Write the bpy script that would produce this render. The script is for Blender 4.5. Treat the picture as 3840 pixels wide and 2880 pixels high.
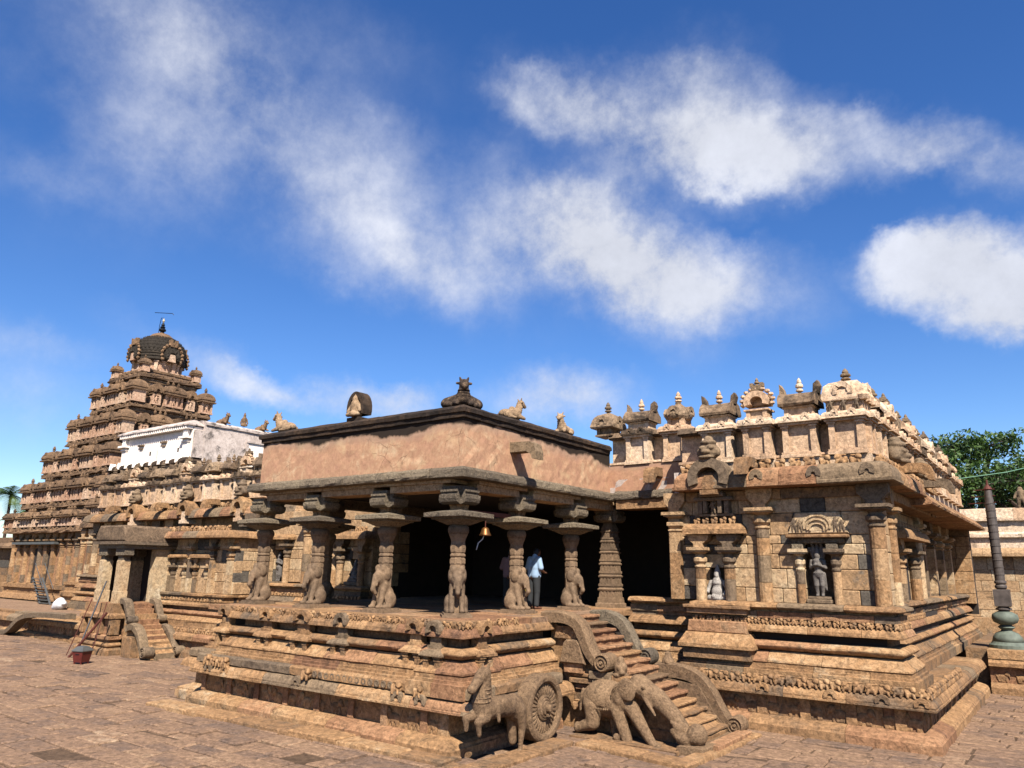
import bpy, math, random
import numpy as np
from mathutils import Vector, Matrix
for o in list(bpy.data.objects): bpy.data.objects.remove(o, do_unlink=True)
scene = bpy.context.scene
COL = scene.collection
R = math.radians

# ------------------------------------------------------------------ camera
CAM = np.array([11.273, -13.292, 3.507])
YAW, PITCH, ROLL, FPX = R(-36.583), R(13.886), R(0.991), 2802.755
fw = np.array([math.sin(YAW)*math.cos(PITCH), math.cos(YAW)*math.cos(PITCH), math.sin(PITCH)])
r0 = np.array([math.cos(YAW), -math.sin(YAW), 0.0]); u0 = np.cross(r0, fw)
rt = math.cos(ROLL)*r0 + math.sin(ROLL)*u0; up = -math.sin(ROLL)*r0 + math.cos(ROLL)*u0
cam = bpy.data.cameras.new('camera'); camo = bpy.data.objects.new('camera', cam); COL.objects.link(camo)
cam.sensor_width = 36.0; cam.lens = FPX/3840*36.0; cam.clip_end = 3000; cam.clip_start = 0.1
camo.matrix_world = Matrix(((rt[0], up[0], -fw[0], CAM[0]), (rt[1], up[1], -fw[1], CAM[1]), (rt[2], up[2], -fw[2], CAM[2]), (0, 0, 0, 1)))
scene.camera = camo

# ------------------------------------------------------------------ sky, sun, exposure
SUN = Vector((0.65, -0.64, 1.0)).normalized()
world = bpy.data.worlds.new('World'); scene.world = world; world.use_nodes = True
W = world.node_tree; W.nodes.clear()
def wn(t, **k):
    n = W.nodes.new(t)
    for a, b in k.items(): setattr(n, a, b)
    return n
sky = wn('ShaderNodeTexSky', sky_type='NISHITA', sun_disc=False)
sky.sun_elevation = math.asin(SUN.z); sky.sun_rotation = math.atan2(SUN.x, SUN.y)
sky.altitude = 300; sky.air_density = 1.0; sky.dust_density = 0.3; sky.ozone_density = 4.0
hs = wn('ShaderNodeHueSaturation'); hs.inputs['Saturation'].default_value = 1.25; hs.inputs['Hue'].default_value = 0.511; hs.inputs['Value'].default_value = 1.0
W.links.new(sky.outputs[0], hs.inputs['Color'])
tc = wn('ShaderNodeTexCoord')
def wmath(op, a, b=None):
    n = wn('ShaderNodeMath', operation=op)
    for i, q in enumerate((a, b)):
        if q is None: continue
        if isinstance(q, (int, float)): n.inputs[i].default_value = q
        else: W.links.new(q, n.inputs[i])
    return n.outputs[0]
def pixdir(u, v):
    d = fw + rt*(u-1920)/FPX - up*(v-1440)/FPX
    return d/np.linalg.norm(d)
# warp the lookup direction so that cloud edges are torn
wz = wn('ShaderNodeTexNoise'); wz.inputs['Scale'].default_value = 5.5; wz.inputs['Detail'].default_value = 6; wz.inputs['Roughness'].default_value = 0.66
W.links.new(tc.outputs['Generated'], wz.inputs['Vector'])
vs = wn('ShaderNodeVectorMath', operation='SUBTRACT'); W.links.new(wz.outputs['Color'], vs.inputs[0]); vs.inputs[1].default_value = (0.5, 0.5, 0.5)
vm = wn('ShaderNodeVectorMath', operation='SCALE'); W.links.new(vs.outputs[0], vm.inputs[0]); vm.inputs['Scale'].default_value = 0.13
va = wn('ShaderNodeVectorMath', operation='ADD'); W.links.new(tc.outputs['Generated'], va.inputs[0]); W.links.new(vm.outputs[0], va.inputs[1])
WD = va.outputs[0]
# cloud banks: place in the photograph's sky (pixel centre), size in pixels, turn, strength
CL = [(2560, 430, 420, 150, 8, 0.83), (2180, 400, 260, 80, 14, 0.48), (2900, 560, 330, 110, 6, 0.62), (2560, 220, 260, 110, 5, 0.3), (1930, 310, 110, 110, 60, 0.19), (2650, 640, 260, 90, 10, 0.35), (2280, 960, 380, 170, 14, 0.87), (2580, 1030, 400, 130, 10, 0.62), (2380, 1160, 280, 120, 30, 0.53), (2060, 740, 230, 190, 40, 0.37), (2300, 690, 260, 110, -20, 0.35), (3700, 1050, 330, 130, 8, 1.1), (3480, 950, 170, 100, -20, 0.65), (3800, 980, 220, 110, 10, 0.44), (3740, 1150, 300, 60, 2, 0.44), (3660, 600, 340, 90, 16, 0.54), (3450, 560, 170, 80, -30, 0.26), (620, 150, 420, 200, 42, 0.21), (900, 120, 300, 200, 30, 0.17), (280, 330, 360, 140, 32, 0.16), (640, 660, 440, 150, 18, 0.2), (760, 420, 400, 200, 30, 0.08), (1080, 600, 520, 170, 42, 0.18), (1330, 780, 380, 140, 40, 0.17), (1640, 790, 340, 180, 34, 0.25), (1340, 420, 260, 120, 40, 0.13), (1580, 1000, 340, 120, 22, 0.22), (1230, 1010, 150, 70, 20, 0.18), (1850, 1090, 300, 140, 26, 0.22), (40, 620, 180, 100, 24, 0.16), (1400, 130, 300, 90, 30, 0.1), (780, 1340, 280, 60, 24, 0.36), (150, 1260, 360, 60, 12, 0.22), (40, 1480, 280, 170, 10, 0.34), (1210, 1470, 340, 60, 10, 0.51), (2130, 1510, 260, 80, 10, 0.7), (1560, 1500, 220, 50, 0, 0.43), (850, 380, 800, 380, 32, 0.10), (250, 720, 520, 260, 20, 0.12), (1500, 640, 700, 330, 32, 0.07)]
tot = None
for (u, v, a, b, rot, st) in CL:
    c = pixdir(u, v); e1 = pixdir(u+40*math.cos(R(rot)), v+40*math.sin(R(rot)))-c; e1 -= c*np.dot(c, e1); e1 /= np.linalg.norm(e1)
    e2 = np.cross(c, e1)
    k = 1.0/math.sqrt(1+((u-1920)**2+(v-1440)**2)/FPX**2)
    mp = wn('ShaderNodeMapping', vector_type='TEXTURE'); W.links.new(WD, mp.inputs['Vector'])
    mp.inputs['Location'].default_value = tuple(c)
    mp.inputs['Rotation'].default_value = tuple(Matrix(((e1[0], e2[0], c[0]), (e1[1], e2[1], c[1]), (e1[2], e2[2], c[2]))).to_euler())
    mp.inputs['Scale'].default_value = (a/FPX*k*1.65, b/FPX*k*1.8, 0.6)
    gr = wn('ShaderNodeTexGradient', gradient_type='SPHERICAL'); W.links.new(mp.outputs[0], gr.inputs[0])
    n = wn('ShaderNodeMath', operation='MULTIPLY_ADD'); W.links.new(gr.outputs['Fac'], n.inputs[0]); n.inputs[1].default_value = st
    if tot is not None: W.links.new(tot, n.inputs[2])
    else: n.inputs[2].default_value = 0.0
    tot = n.outputs[0]
# wisps and a thin scatter of the same clouds over the rest of the sky
n2 = wn('ShaderNodeTexNoise'); n2.inputs['Scale'].default_value = 6.0; n2.inputs['Detail'].default_value = 7; n2.inputs['Roughness'].default_value = 0.66; n2.inputs['Distortion'].default_value = 0.0
W.links.new(tc.outputs['Generated'], n2.inputs['Vector'])
n3 = wn('ShaderNodeTexNoise'); n3.inputs['Scale'].default_value = 2.2; n3.inputs['Detail'].default_value = 4
W.links.new(tc.outputs['Generated'], n3.inputs['Vector'])
mod = wmath('MAXIMUM', wmath('ADD', wmath('MULTIPLY', wmath('SUBTRACT', n2.outputs['Fac'], 0.5), 2.8), 0.92), 0.0)
tot = wmath('MULTIPLY', tot, mod)
thin = wmath('MULTIPLY', wmath('MAXIMUM', wmath('SUBTRACT', n3.outputs['Fac'], 0.5), 0.0), 0.35)
tot = wmath('ADD', tot, wmath('MULTIPLY', thin, n2.outputs['Fac']))
cov = wn('ShaderNodeMapRange', interpolation_type='SMOOTHSTEP'); W.links.new(tot, cov.inputs['Value'])
cov.inputs['From Min'].default_value = 0.0; cov.inputs['From Max'].default_value = 0.95; cov.inputs['To Max'].default_value = 0.92
cc = wn('ShaderNodeVectorMath', operation='SCALE'); cc.inputs[0].default_value = (4.9, 5.05, 5.55); W.links.new(wmath('ADD', wmath('MULTIPLY', n2.outputs['Fac'], 0.75), 0.58), cc.inputs['Scale'])
mx = wn('ShaderNodeMix', data_type='RGBA'); W.links.new(cov.outputs[0], mx.inputs['Factor']); W.links.new(hs.outputs[0], mx.inputs[6]); W.links.new(cc.outputs[0], mx.inputs[7])
bg = wn('ShaderNodeBackground'); bg.inputs['Strength'].default_value = 0.07; W.links.new(mx.outputs[2], bg.inputs['Color'])
world.cycles.sampling_method = 'MANUAL'; world.cycles.sample_map_resolution = 256
wo = wn('ShaderNodeOutputWorld'); W.links.new(bg.outputs[0], wo.inputs['Surface'])

sl = bpy.data.lights.new('sun', 'SUN'); sl.energy = 5.0; sl.angle = R(0.53); sl.color = (1.0, 0.94, 0.84)
so = bpy.data.objects.new('sun', sl); COL.objects.link(so); so.location = SUN*60
so.rotation_euler = SUN.to_track_quat('Z', 'Y').to_euler()
scene.view_settings.view_transform = 'Standard'; scene.view_settings.look = 'None'
scene.view_settings.exposure = 1.24; scene.view_settings.gamma = 1.0; scene.view_settings.use_curve_mapping = False
scene.cycles.max_bounces = 4; scene.cycles.diffuse_bounces = 1; scene.cycles.use_denoising = True

# ------------------------------------------------------------------ materials
MATS = {}
ALB = 0.57
def new_mat(name):
    m = bpy.data.materials.new(name); m.use_nodes = True; m.node_tree.nodes.clear(); MATS[name] = m
    return m, m.node_tree
def lin(c): return tuple(((x/255)/12.92 if x/255 <= 0.04045 else ((x/255+0.055)/1.055)**2.4) for x in c)+(1.0,)
lin0 = lin
def stone(name, ramp, mott=0.5, dark=(0.016, 0.013, 0.011), stain=0.35, bump=0.5, scale=1.0, streak=False, rand=0.55, rough=0.92, pale=None, fine=1.0, crack=0.0, top=None, tint=(1.0, 1.04, 1.08), attr=False):
    """weathered stone: per-piece tone from Object Info, mottling, lichen stains, grain and relief"""
    m, N = new_mat(name); nd = N.nodes; L = N.links
    def add(t, **k):
        n = nd.new(t)
        for a, b in k.items(): setattr(n, a, b)
        return n
    def noise(sc, det, ro, vec, dis=0.0):
        n = add('ShaderNodeTexNoise'); n.inputs['Scale'].default_value = sc*scale; n.inputs['Detail'].default_value = det; n.inputs['Roughness'].default_value = ro; n.inputs['Distortion'].default_value = dis
        L.new(vec, n.inputs['Vector']); return n.outputs['Fac']
    def mth(op, a, b=None, c=None, clamp=False):
        n = add('ShaderNodeMath', operation=op); n.use_clamp = clamp
        for i, q in enumerate((a, b, c)):
            if q is None: continue
            if isinstance(q, (int, float)): n.inputs[i].default_value = q
            else: L.new(q, n.inputs[i])
        return n.outputs[0]
    def mix(f, a, b, bt='MIX'):
        n = add('ShaderNodeMix', data_type='RGBA', blend_type=bt)
        if isinstance(f, (int, float)): n.inputs['Factor'].default_value = f
        else: L.new(f, n.inputs['Factor'])
        for i, q in ((6, a), (7, b)):
            if isinstance(q, tuple): n.inputs[i].default_value = q if len(q) == 4 else q+(1,)
            else: L.new(q, n.inputs[i])
        return n.outputs[2]
    geo = add('ShaderNodeNewGeometry'); oi = add('ShaderNodeObjectInfo'); P = geo.outputs['Position']
    off = add('ShaderNodeVectorMath', operation='SCALE'); L.new(P, off.inputs[0]); off.inputs['Scale'].default_value = 1.0
    P = off.outputs[0]
    big = noise(0.55, 4, 0.6, P, 0.6); mid = noise(3.2, 5, 0.65, P, 0.3); fin = noise(26, 4, 0.7, P)
    t = mth('ADD', mth('MULTIPLY', mth('SUBTRACT', oi.outputs['Random'], 0.5), rand), 0.5)
    if attr:
        at_ = add('ShaderNodeAttribute'); at_.attribute_name = 'tone'; t = mth('ADD', t, mth('MULTIPLY', mth('SUBTRACT', at_.outputs['Fac'], 0.5), 0.5))
    t = mth('ADD', t, mth('MULTIPLY', mth('SUBTRACT', mid, 0.5), mott*1.5))
    t = mth('ADD', t, mth('MULTIPLY', mth('SUBTRACT', big, 0.5), mott), clamp=True)
    cr = add('ShaderNodeValToRGB'); L.new(t, cr.inputs[0])
    el = cr.color_ramp.elements
    while len(el) < len(ramp): el.new(0.5)
    for e, (p, c) in zip(el, ramp): q = lin(c); e.position = p; e.color = tuple(min(.9, q[i_]*ALB*tint[i_]) for i_ in range(3))+(1,)
    col = cr.outputs[0]
    d1 = noise(9.0, 6, 0.75, P, 0.6)
    dm = add('ShaderNodeMapRange'); L.new(d1, dm.inputs['Value']); dm.inputs['From Min'].default_value = 0.36; dm.inputs['From Max'].default_value = 0.60; dm.inputs['To Min'].default_value = 1-0.48*fine; dm.inputs['To Max'].default_value = 1.18
    dsc = add('ShaderNodeVectorMath', operation='SCALE'); L.new(col, dsc.inputs[0]); L.new(dm.outputs[0], dsc.inputs['Scale']); col = dsc.outputs[0]
    # fine light/dark speckle
    sp = add('ShaderNodeMapRange'); L.new(fin, sp.inputs['Value']); sp.inputs['From Min'].default_value = 0.25; sp.inputs['From Max'].default_value = 0.75
    sp.inputs['To Min'].default_value = 1-0.30*fine; sp.inputs['To Max'].default_value = 1+0.22*fine
    mulv = add('ShaderNodeVectorMath', operation='SCALE'); L.new(col, mulv.inputs[0]); L.new(sp.outputs[0], mulv.inputs['Scale']); col = mulv.outputs[0]
    if pale:
        pn = add('ShaderNodeMapRange'); L.new(noise(1.1, 6, 0.6, P, 0.3), pn.inputs['Value']); pn.inputs['From Min'].default_value = 0.56; pn.inputs['From Max'].default_value = 0.66; pn.inputs['To Max'].default_value = 0.75
        col = mix(pn.outputs[0], col, tuple(v*0.54 for v in lin(pale)[:3]))
    if stain > 0:
        if streak:
            mp = add('ShaderNodeMapping'); L.new(P, mp.inputs['Vector']); mp.inputs['Scale'].default_value = (1, 1, 0.18); sv = mp.outputs[0]
        else: sv = P
        s1 = noise(1.6, 7, 0.72, sv, 0.5)
        sn = add('ShaderNodeMapRange'); L.new(s1, sn.inputs['Value']); sn.inputs['From Min'].default_value = 0.66-stain*0.35; sn.inputs['From Max'].default_value = 0.80-stain*0.35
        sn.inputs['To Max'].default_value = 0.8
        col = mix(mth('MULTIPLY', sn.outputs[0], mth('ADD', 0.5, mid), clamp=True), col, tuple(dark))
    h = mth('ADD', mth('MULTIPLY', mid, 0.8), mth('ADD', mth('MULTIPLY', fin, 0.25), mth('MULTIPLY', d1, 0.7)))
    if crack > 0:
        vo = add('ShaderNodeTexVoronoi', feature='DISTANCE_TO_EDGE'); vo.inputs['Scale'].default_value = 2.1*scale
        wv = add('ShaderNodeMix', data_type='VECTOR'); wv.inputs[0].default_value = 0.22; L.new(P, wv.inputs[4])
        nc = add('ShaderNodeTexNoise'); nc.inputs['Scale'].default_value = 3.0; nc.inputs['Detail'].default_value = 5; L.new(P, nc.inputs['Vector']); L.new(nc.outputs['Color'], wv.inputs[5])
        L.new(wv.outputs[1], vo.inputs['Vector'])
        ck = add('ShaderNodeMapRange'); L.new(vo.outputs['Distance'], ck.inputs['Value']); ck.inputs['From Min'].default_value = 0.001; ck.inputs['From Max'].default_value = 0.022
        ck.inputs['To Min'].default_value = 1; ck.inputs['To Max'].default_value = 0
        gate = add('ShaderNodeMapRange'); L.new(big, gate.inputs['Value']); gate.inputs['From Min'].default_value = 0.5; gate.inputs['From Max'].default_value = 0.62
        cf = mth('MULTIPLY', mth('MULTIPLY', ck.outputs[0], gate.outputs[0]), crack)
        col = mix(cf, col, (0.045, 0.027, 0.018)); h = mth('SUBTRACT', h, mth('MULTIPLY', cf, 0.8))
    if top:    # black weathering that has run down from the coping, with a torn pale edge
        sx = add('ShaderNodeSeparateXYZ'); L.new(P, sx.inputs[0])
        mpt = add('ShaderNodeMapping'); L.new(P, mpt.inputs['Vector']); mpt.inputs['Scale'].default_value = (1, 1, 0.75)
        ed = mth('ADD', sx.outputs['Z'], mth('ADD', mth('MULTIPLY', mth('SUBTRACT', noise(0.33, 3, 0.5, mpt.outputs[0]), 0.5), 1.1), mth('MULTIPLY', mth('SUBTRACT', noise(4.0, 6, 0.6, mpt.outputs[0]), 0.5), 0.26)))
        t1 = add('ShaderNodeMapRange'); L.new(ed, t1.inputs['Value']); t1.inputs['From Min'].default_value = top-0.03; t1.inputs['From Max'].default_value = top+0.05
        t2 = add('ShaderNodeMapRange'); L.new(ed, t2.inputs['Value']); t2.inputs['From Min'].default_value = top-0.22; t2.inputs['From Max'].default_value = top-0.04; t2.inputs['To Max'].default_value = 0.55
        col = mix(t2.outputs[0], col, (0.24, 0.165, 0.12)); col = mix(t1.outputs[0], col, (0.022, 0.015, 0.011))
    bp = add('ShaderNodeBump'); bp.inputs['Strength'].default_value = bump; bp.inputs['Distance'].default_value = 0.05; L.new(h, bp.inputs['Height'])
    bs = add('ShaderNodeBsdfPrincipled'); L.new(col, bs.inputs['Base Color']); bs.inputs['Roughness'].default_value = rough
    bs.inputs['Specular IOR Level'].default_value = 0.15; L.new(bp.outputs[0], bs.inputs['Normal'])
    out = add('ShaderNodeOutputMaterial'); L.new(bs.outputs[0], out.inputs['Surface'])
    return m
def plain(name, c, rough=0.6, metal=0.0, spec=0.4, var=0.0, vscale=4.0, trans=0.0):
    lin = lambda q: tuple(v*0.58 for v in lin0(q)[:3])+(1.0,)
    m, N = new_mat(name); bs = N.nodes.new('ShaderNodeBsdfPrincipled'); out = N.nodes.new('ShaderNodeOutputMaterial'); N.links.new(bs.outputs[0], out.inputs['Surface'])
    bs.inputs['Base Color'].default_value = lin(c); bs.inputs['Roughness'].default_value = rough; bs.inputs['Metallic'].default_value = metal; bs.inputs['Specular IOR Level'].default_value = spec
    if var:
        no = N.nodes.new('ShaderNodeTexNoise'); no.inputs['Scale'].default_value = vscale; no.inputs['Detail'].default_value = 5
        g = N.nodes.new('ShaderNodeNewGeometry'); N.links.new(g.outputs['Position'], no.inputs['Vector'])
        mr = N.nodes.new('ShaderNodeMapRange'); N.links.new(no.outputs['Fac'], mr.inputs['Value']); mr.inputs['From Min'].default_value = 0.3; mr.inputs['From Max'].default_value = 0.7; mr.inputs['To Min'].default_value = 1-var; mr.inputs['To Max'].default_value = 1+var
        sc = N.nodes.new('ShaderNodeVectorMath'); sc.operation = 'SCALE'; sc.inputs[0].default_value = lin(c)[:3]; N.links.new(mr.outputs[0], sc.inputs['Scale']); N.links.new(sc.outputs[0], bs.inputs['Base Color'])
    return m
TAN = [(0.0, (112, 94, 78)), (0.16, (140, 112, 86)), (0.34, (166, 126, 90)), (0.62, (187, 142, 99)), (0.85, (199, 158, 116)), (1.0, (205, 176, 142))]
stone('stone', TAN, stain=0.27, bump=0.8, mott=0.65)
stone('stone_red', [(0.0, (122, 90, 72)), (0.3, (164, 118, 86)), (0.7, (188, 140, 102)), (1.0, (202, 164, 126))], stain=0.24, bump=0.8, mott=0.65)
stone('stone_wall', [(0.0, (112, 100, 88)), (0.10, (140, 120, 100)), (0.2, (186, 146, 106)), (0.5, (206, 166, 124)), (0.8, (218, 186, 146)), (1.0, (226, 204, 172))], mott=0.5, stain=0.20, bump=0.6)
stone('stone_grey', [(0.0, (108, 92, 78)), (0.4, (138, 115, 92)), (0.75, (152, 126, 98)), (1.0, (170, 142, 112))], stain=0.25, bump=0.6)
stone('stone_pillar', [(0.0, (104, 86, 70)), (0.5, (138, 112, 88)), (1.0, (162, 130, 100))], stain=0.12, bump=0.5, rand=0.5, fine=0.7)
stone('stone_eave', [(0.0, (116, 102, 88)), (0.5, (158, 138, 114)), (1.0, (186, 164, 132))], stain=0.3, bump=1.5, rand=0.6, scale=2.2)
stone('stone_tower', [(0.0, (92, 72, 58)), (0.35, (130, 102, 78)), (0.7, (156, 122, 92)), (1.0, (178, 142, 106))], stain=0.34, bump=0.7)
stone('stucco_tower', [(0.0, (172, 126, 100)), (0.4, (216, 170, 138)), (1.0, (244, 212, 180))], stain=0.22, bump=0.5)
stone('stucco_cream', [(0.0, (186, 146, 114)), (0.5, (222, 184, 148)), (1.0, (238, 212, 182))], stain=0.24, bump=0.4, tint=(1.16, 1.19, 1.22), dark=(0.014, 0.012, 0.010), streak=True)
stone('stucco_black', [(0.0, (92, 76, 62)), (0.5, (150, 122, 96)), (1.0, (196, 164, 130))], stain=0.46, bump=0.6, dark=(0.010, 0.009, 0.008))
stone('plaster_pink', [(0.0, (176, 130, 104)), (0.3, (190, 142, 112)), (0.6, (196, 150, 116)), (1.0, (220, 184, 146))], mott=1.1, stain=0.0, bump=0.06, crack=0.6, pale=(226, 190, 148), fine=0.22, streak=True, rand=0.1, top=6.78)
stone('plaster_white', [(0.0, (222, 206, 194)), (0.5, (240, 228, 218)), (1.0, (248, 240, 234))], mott=0.5, stain=0.20, bump=0.25, fine=0.3, streak=True, dark=(0.022, 0.02, 0.018), rand=0.2, tint=(1.45, 1.42, 1.38))
stone('plaster_grey', [(0.0, (150, 138, 132)), (0.5, (190, 176, 168)), (1.0, (222, 208, 200))], mott=0.9, stain=0.42, bump=0.35, fine=0.3, dark=(0.016, 0.015, 0.014), rand=0.2, tint=(1.3, 1.27, 1.23))
stone('coping_black', [(0.0, (46, 40, 36)), (0.4, (66, 54, 46)), (0.75, (92, 72, 56)), (1.0, (140, 110, 82))], mott=0.9, stain=0.34, bump=0.5, dark=(0.008, 0.007, 0.0065), rand=0.3)
stone('statue_pale', [(0.0, (120, 96, 76)), (0.5, (184, 150, 116)), (1.0, (214, 184, 148))], mott=0.8, stain=0.26, bump=0.5, scale=3.0, rand=0.3)
stone('statue_grey', [(0.0, (86, 80, 76)), (0.5, (122, 112, 104)), (1.0, (150, 138, 124))], mott=0.5, stain=0.12, bump=0.4, scale=3.0, rand=0.3, rough=0.7)
stone('statue_light', [(0.0, (150, 140, 132)), (0.5, (184, 172, 160)), (1.0, (206, 194, 180))], mott=0.5, stain=0.10, bump=0.4, scale=3.0, rand=0.3)
stone('statue_brown', [(0.0, (116, 92, 72)), (0.5, (156, 124, 94)), (1.0, (184, 148, 112))], mott=0.9, stain=0.22, bump=1.0, scale=2.4, rand=0.3)
PAV = [(0.0, (98, 82, 72)), (0.2, (132, 106, 88)), (0.5, (154, 120, 94)), (0.8, (168, 132, 102)), (1.0, (196, 164, 132))]
stone('paving_stone', PAV, tint=(1.04, 1.10, 1.17), mott=0.7, stain=0.16, bump=0.6, rand=0.5)
stone('paving_far', PAV, tint=(1.04, 1.10, 1.17), mott=0.7, stain=0.16, bump=0.6, rand=0.0, attr=True)
stone('earth', [(0.0, (86, 68, 54)), (1.0, (120, 94, 72))], stain=0.1, bump=0.4)
stone('block_dark', [(0.0, (92, 84, 76)), (1.0, (124, 112, 98))], mott=0.5, stain=0.1, bump=0.6)
plain('interior_dark', (52, 42, 35), 0.95, var=0.2)  # near-black base colour puts the unlit interior's shade into walls and openings
plain('bronze', (134, 92, 52), 0.45, 0.7, var=0.2)
plain('copper_pole', (100, 90, 84), 0.5, 0.25, var=0.3, vscale=7)
plain('verdigris', (104, 112, 100), 0.75, 0.0, var=0.3, vscale=6)
plain('rust', (104, 52, 40), 0.7, 0.3, var=0.25)
plain('red_paint', (104, 40, 34), 0.5, var=0.2, vscale=8)
plain('grey_metal', (128, 128, 124), 0.5, 0.6, var=0.15)
plain('black_iron', (30, 32, 40), 0.5, 0.5)
plain('white_cloth', (238, 238, 238), 0.8, var=0.05)
plain('wood_red', (92, 38, 30), 0.6, var=0.25)
plain('blue_shirt', (160, 186, 214), 0.85, var=0.05, vscale=14)
plain('mauve_shirt', (150, 118, 120), 0.85)
plain('dark_trousers', (44, 46, 48), 0.85, var=0.15)
plain('skin', (112, 74, 54), 0.6)
plain('hair', (18, 15, 14), 0.6)
plain('yellow_plastic', (226, 200, 60), 0.5)
plain('wire_green', (120, 170, 140), 0.6)
plain('gilt', (230, 214, 180), 0.3, 0.3)
plain('bark', (64, 48, 38), 0.9, var=0.3)
def leaf_mat(name, a, b):
    m, N = new_mat(name); oi = N.nodes.new('ShaderNodeNewGeometry'); cr = N.nodes.new('ShaderNodeValToRGB')
    no = N.nodes.new('ShaderNodeTexNoise'); no.inputs['Scale'].default_value = 0.9; no.inputs['Detail'].default_value = 6; N.links.new(oi.outputs['Position'], no.inputs['Vector'])
    N.links.new(no.outputs['Fac'], cr.inputs[0]); cr.color_ramp.elements[0].position = 0.35; cr.color_ramp.elements[1].position = 0.68
    cr.color_ramp.elements[0].color = tuple(v*0.6 for v in lin(a)); cr.color_ramp.elements[1].color = tuple(v*0.6 for v in lin(b))
    bs = N.nodes.new('ShaderNodeBsdfPrincipled'); bs.inputs['Roughness'].default_value = 0.6; N.links.new(cr.outputs[0], bs.inputs['Base Color'])
    tr = N.nodes.new('ShaderNodeBsdfTranslucent'); N.links.new(cr.outputs[0], tr.inputs['Color'])
    ms = N.nodes.new('ShaderNodeMixShader'); ms.inputs[0].default_value = 0.25; N.links.new(bs.outputs[0], ms.inputs[1]); N.links.new(tr.outputs[0], ms.inputs[2])
    out = N.nodes.new('ShaderNodeOutputMaterial'); N.links.new(ms.outputs[0], out.inputs['Surface'])
leaf_mat('leaf', (38, 66, 24), (92, 124, 44)); leaf_mat('palm_leaf', (52, 84, 28), (120, 140, 52))

# ------------------------------------------------------------------ helpers
rnd = random.Random(11); nrg = np.random.default_rng(5)
def link(name, me, mat=None, parent=None, loc=None, rot=None, scl=None):
    o = bpy.data.objects.new(name, me); COL.objects.link(o)
    if mat is not None and me is not None and not me.materials: me.materials.append(MATS[mat])
    if parent is not None: o.parent = parent
    if loc is not None: o.location = loc
    if rot is not None: o.rotation_euler = rot
    if scl is not None: o.scale = scl
    return o
def mesh(name, v, f, smooth=False):
    me = bpy.data.meshes.new(name); me.from_pydata([tuple(map(float, p)) for p in v], [], [tuple(map(int, q)) for q in f]); me.update()
    if smooth: me.polygons.foreach_set('use_smooth', [True]*len(me.polygons))
    return me
def tag(o, label=None, cat=None, group=None, kind=None):
    for k, q in (('label', label), ('category', cat), ('group', group), ('kind', kind)):
        if q: o[k] = q
    return o
def empty(name, loc=(0, 0, 0), parent=None, rz=0.0):
    o = bpy.data.objects.new(name, None); COL.objects.link(o); o.location = loc; o.rotation_euler = (0, 0, rz); o.empty_display_size = 0.1
    if parent is not None: o.parent = parent
    return o
def thing(name, label, cat, loc=(0, 0, 0), rz=0.0, group=None):
    return tag(empty(name, loc, None, rz), label, cat, group)
def FA(y0): return lambda p: np.stack([p[:, 0], y0-p[:, 1], p[:, 2]], 1)       # a wall that faces -y: (along, out, up)
def FB(x0): return lambda p: np.stack([x0+p[:, 1], p[:, 0], p[:, 2]], 1)       # a wall that faces +x
def AT(x, y, z=0.0, rz=0.0, s=1.0):
    c, q = math.cos(rz)*s, math.sin(rz)*s
    return lambda p: np.stack([x+p[:, 0]*c-p[:, 1]*q, y+p[:, 0]*q+p[:, 1]*c, z+p[:, 2]*s], 1)
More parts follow.
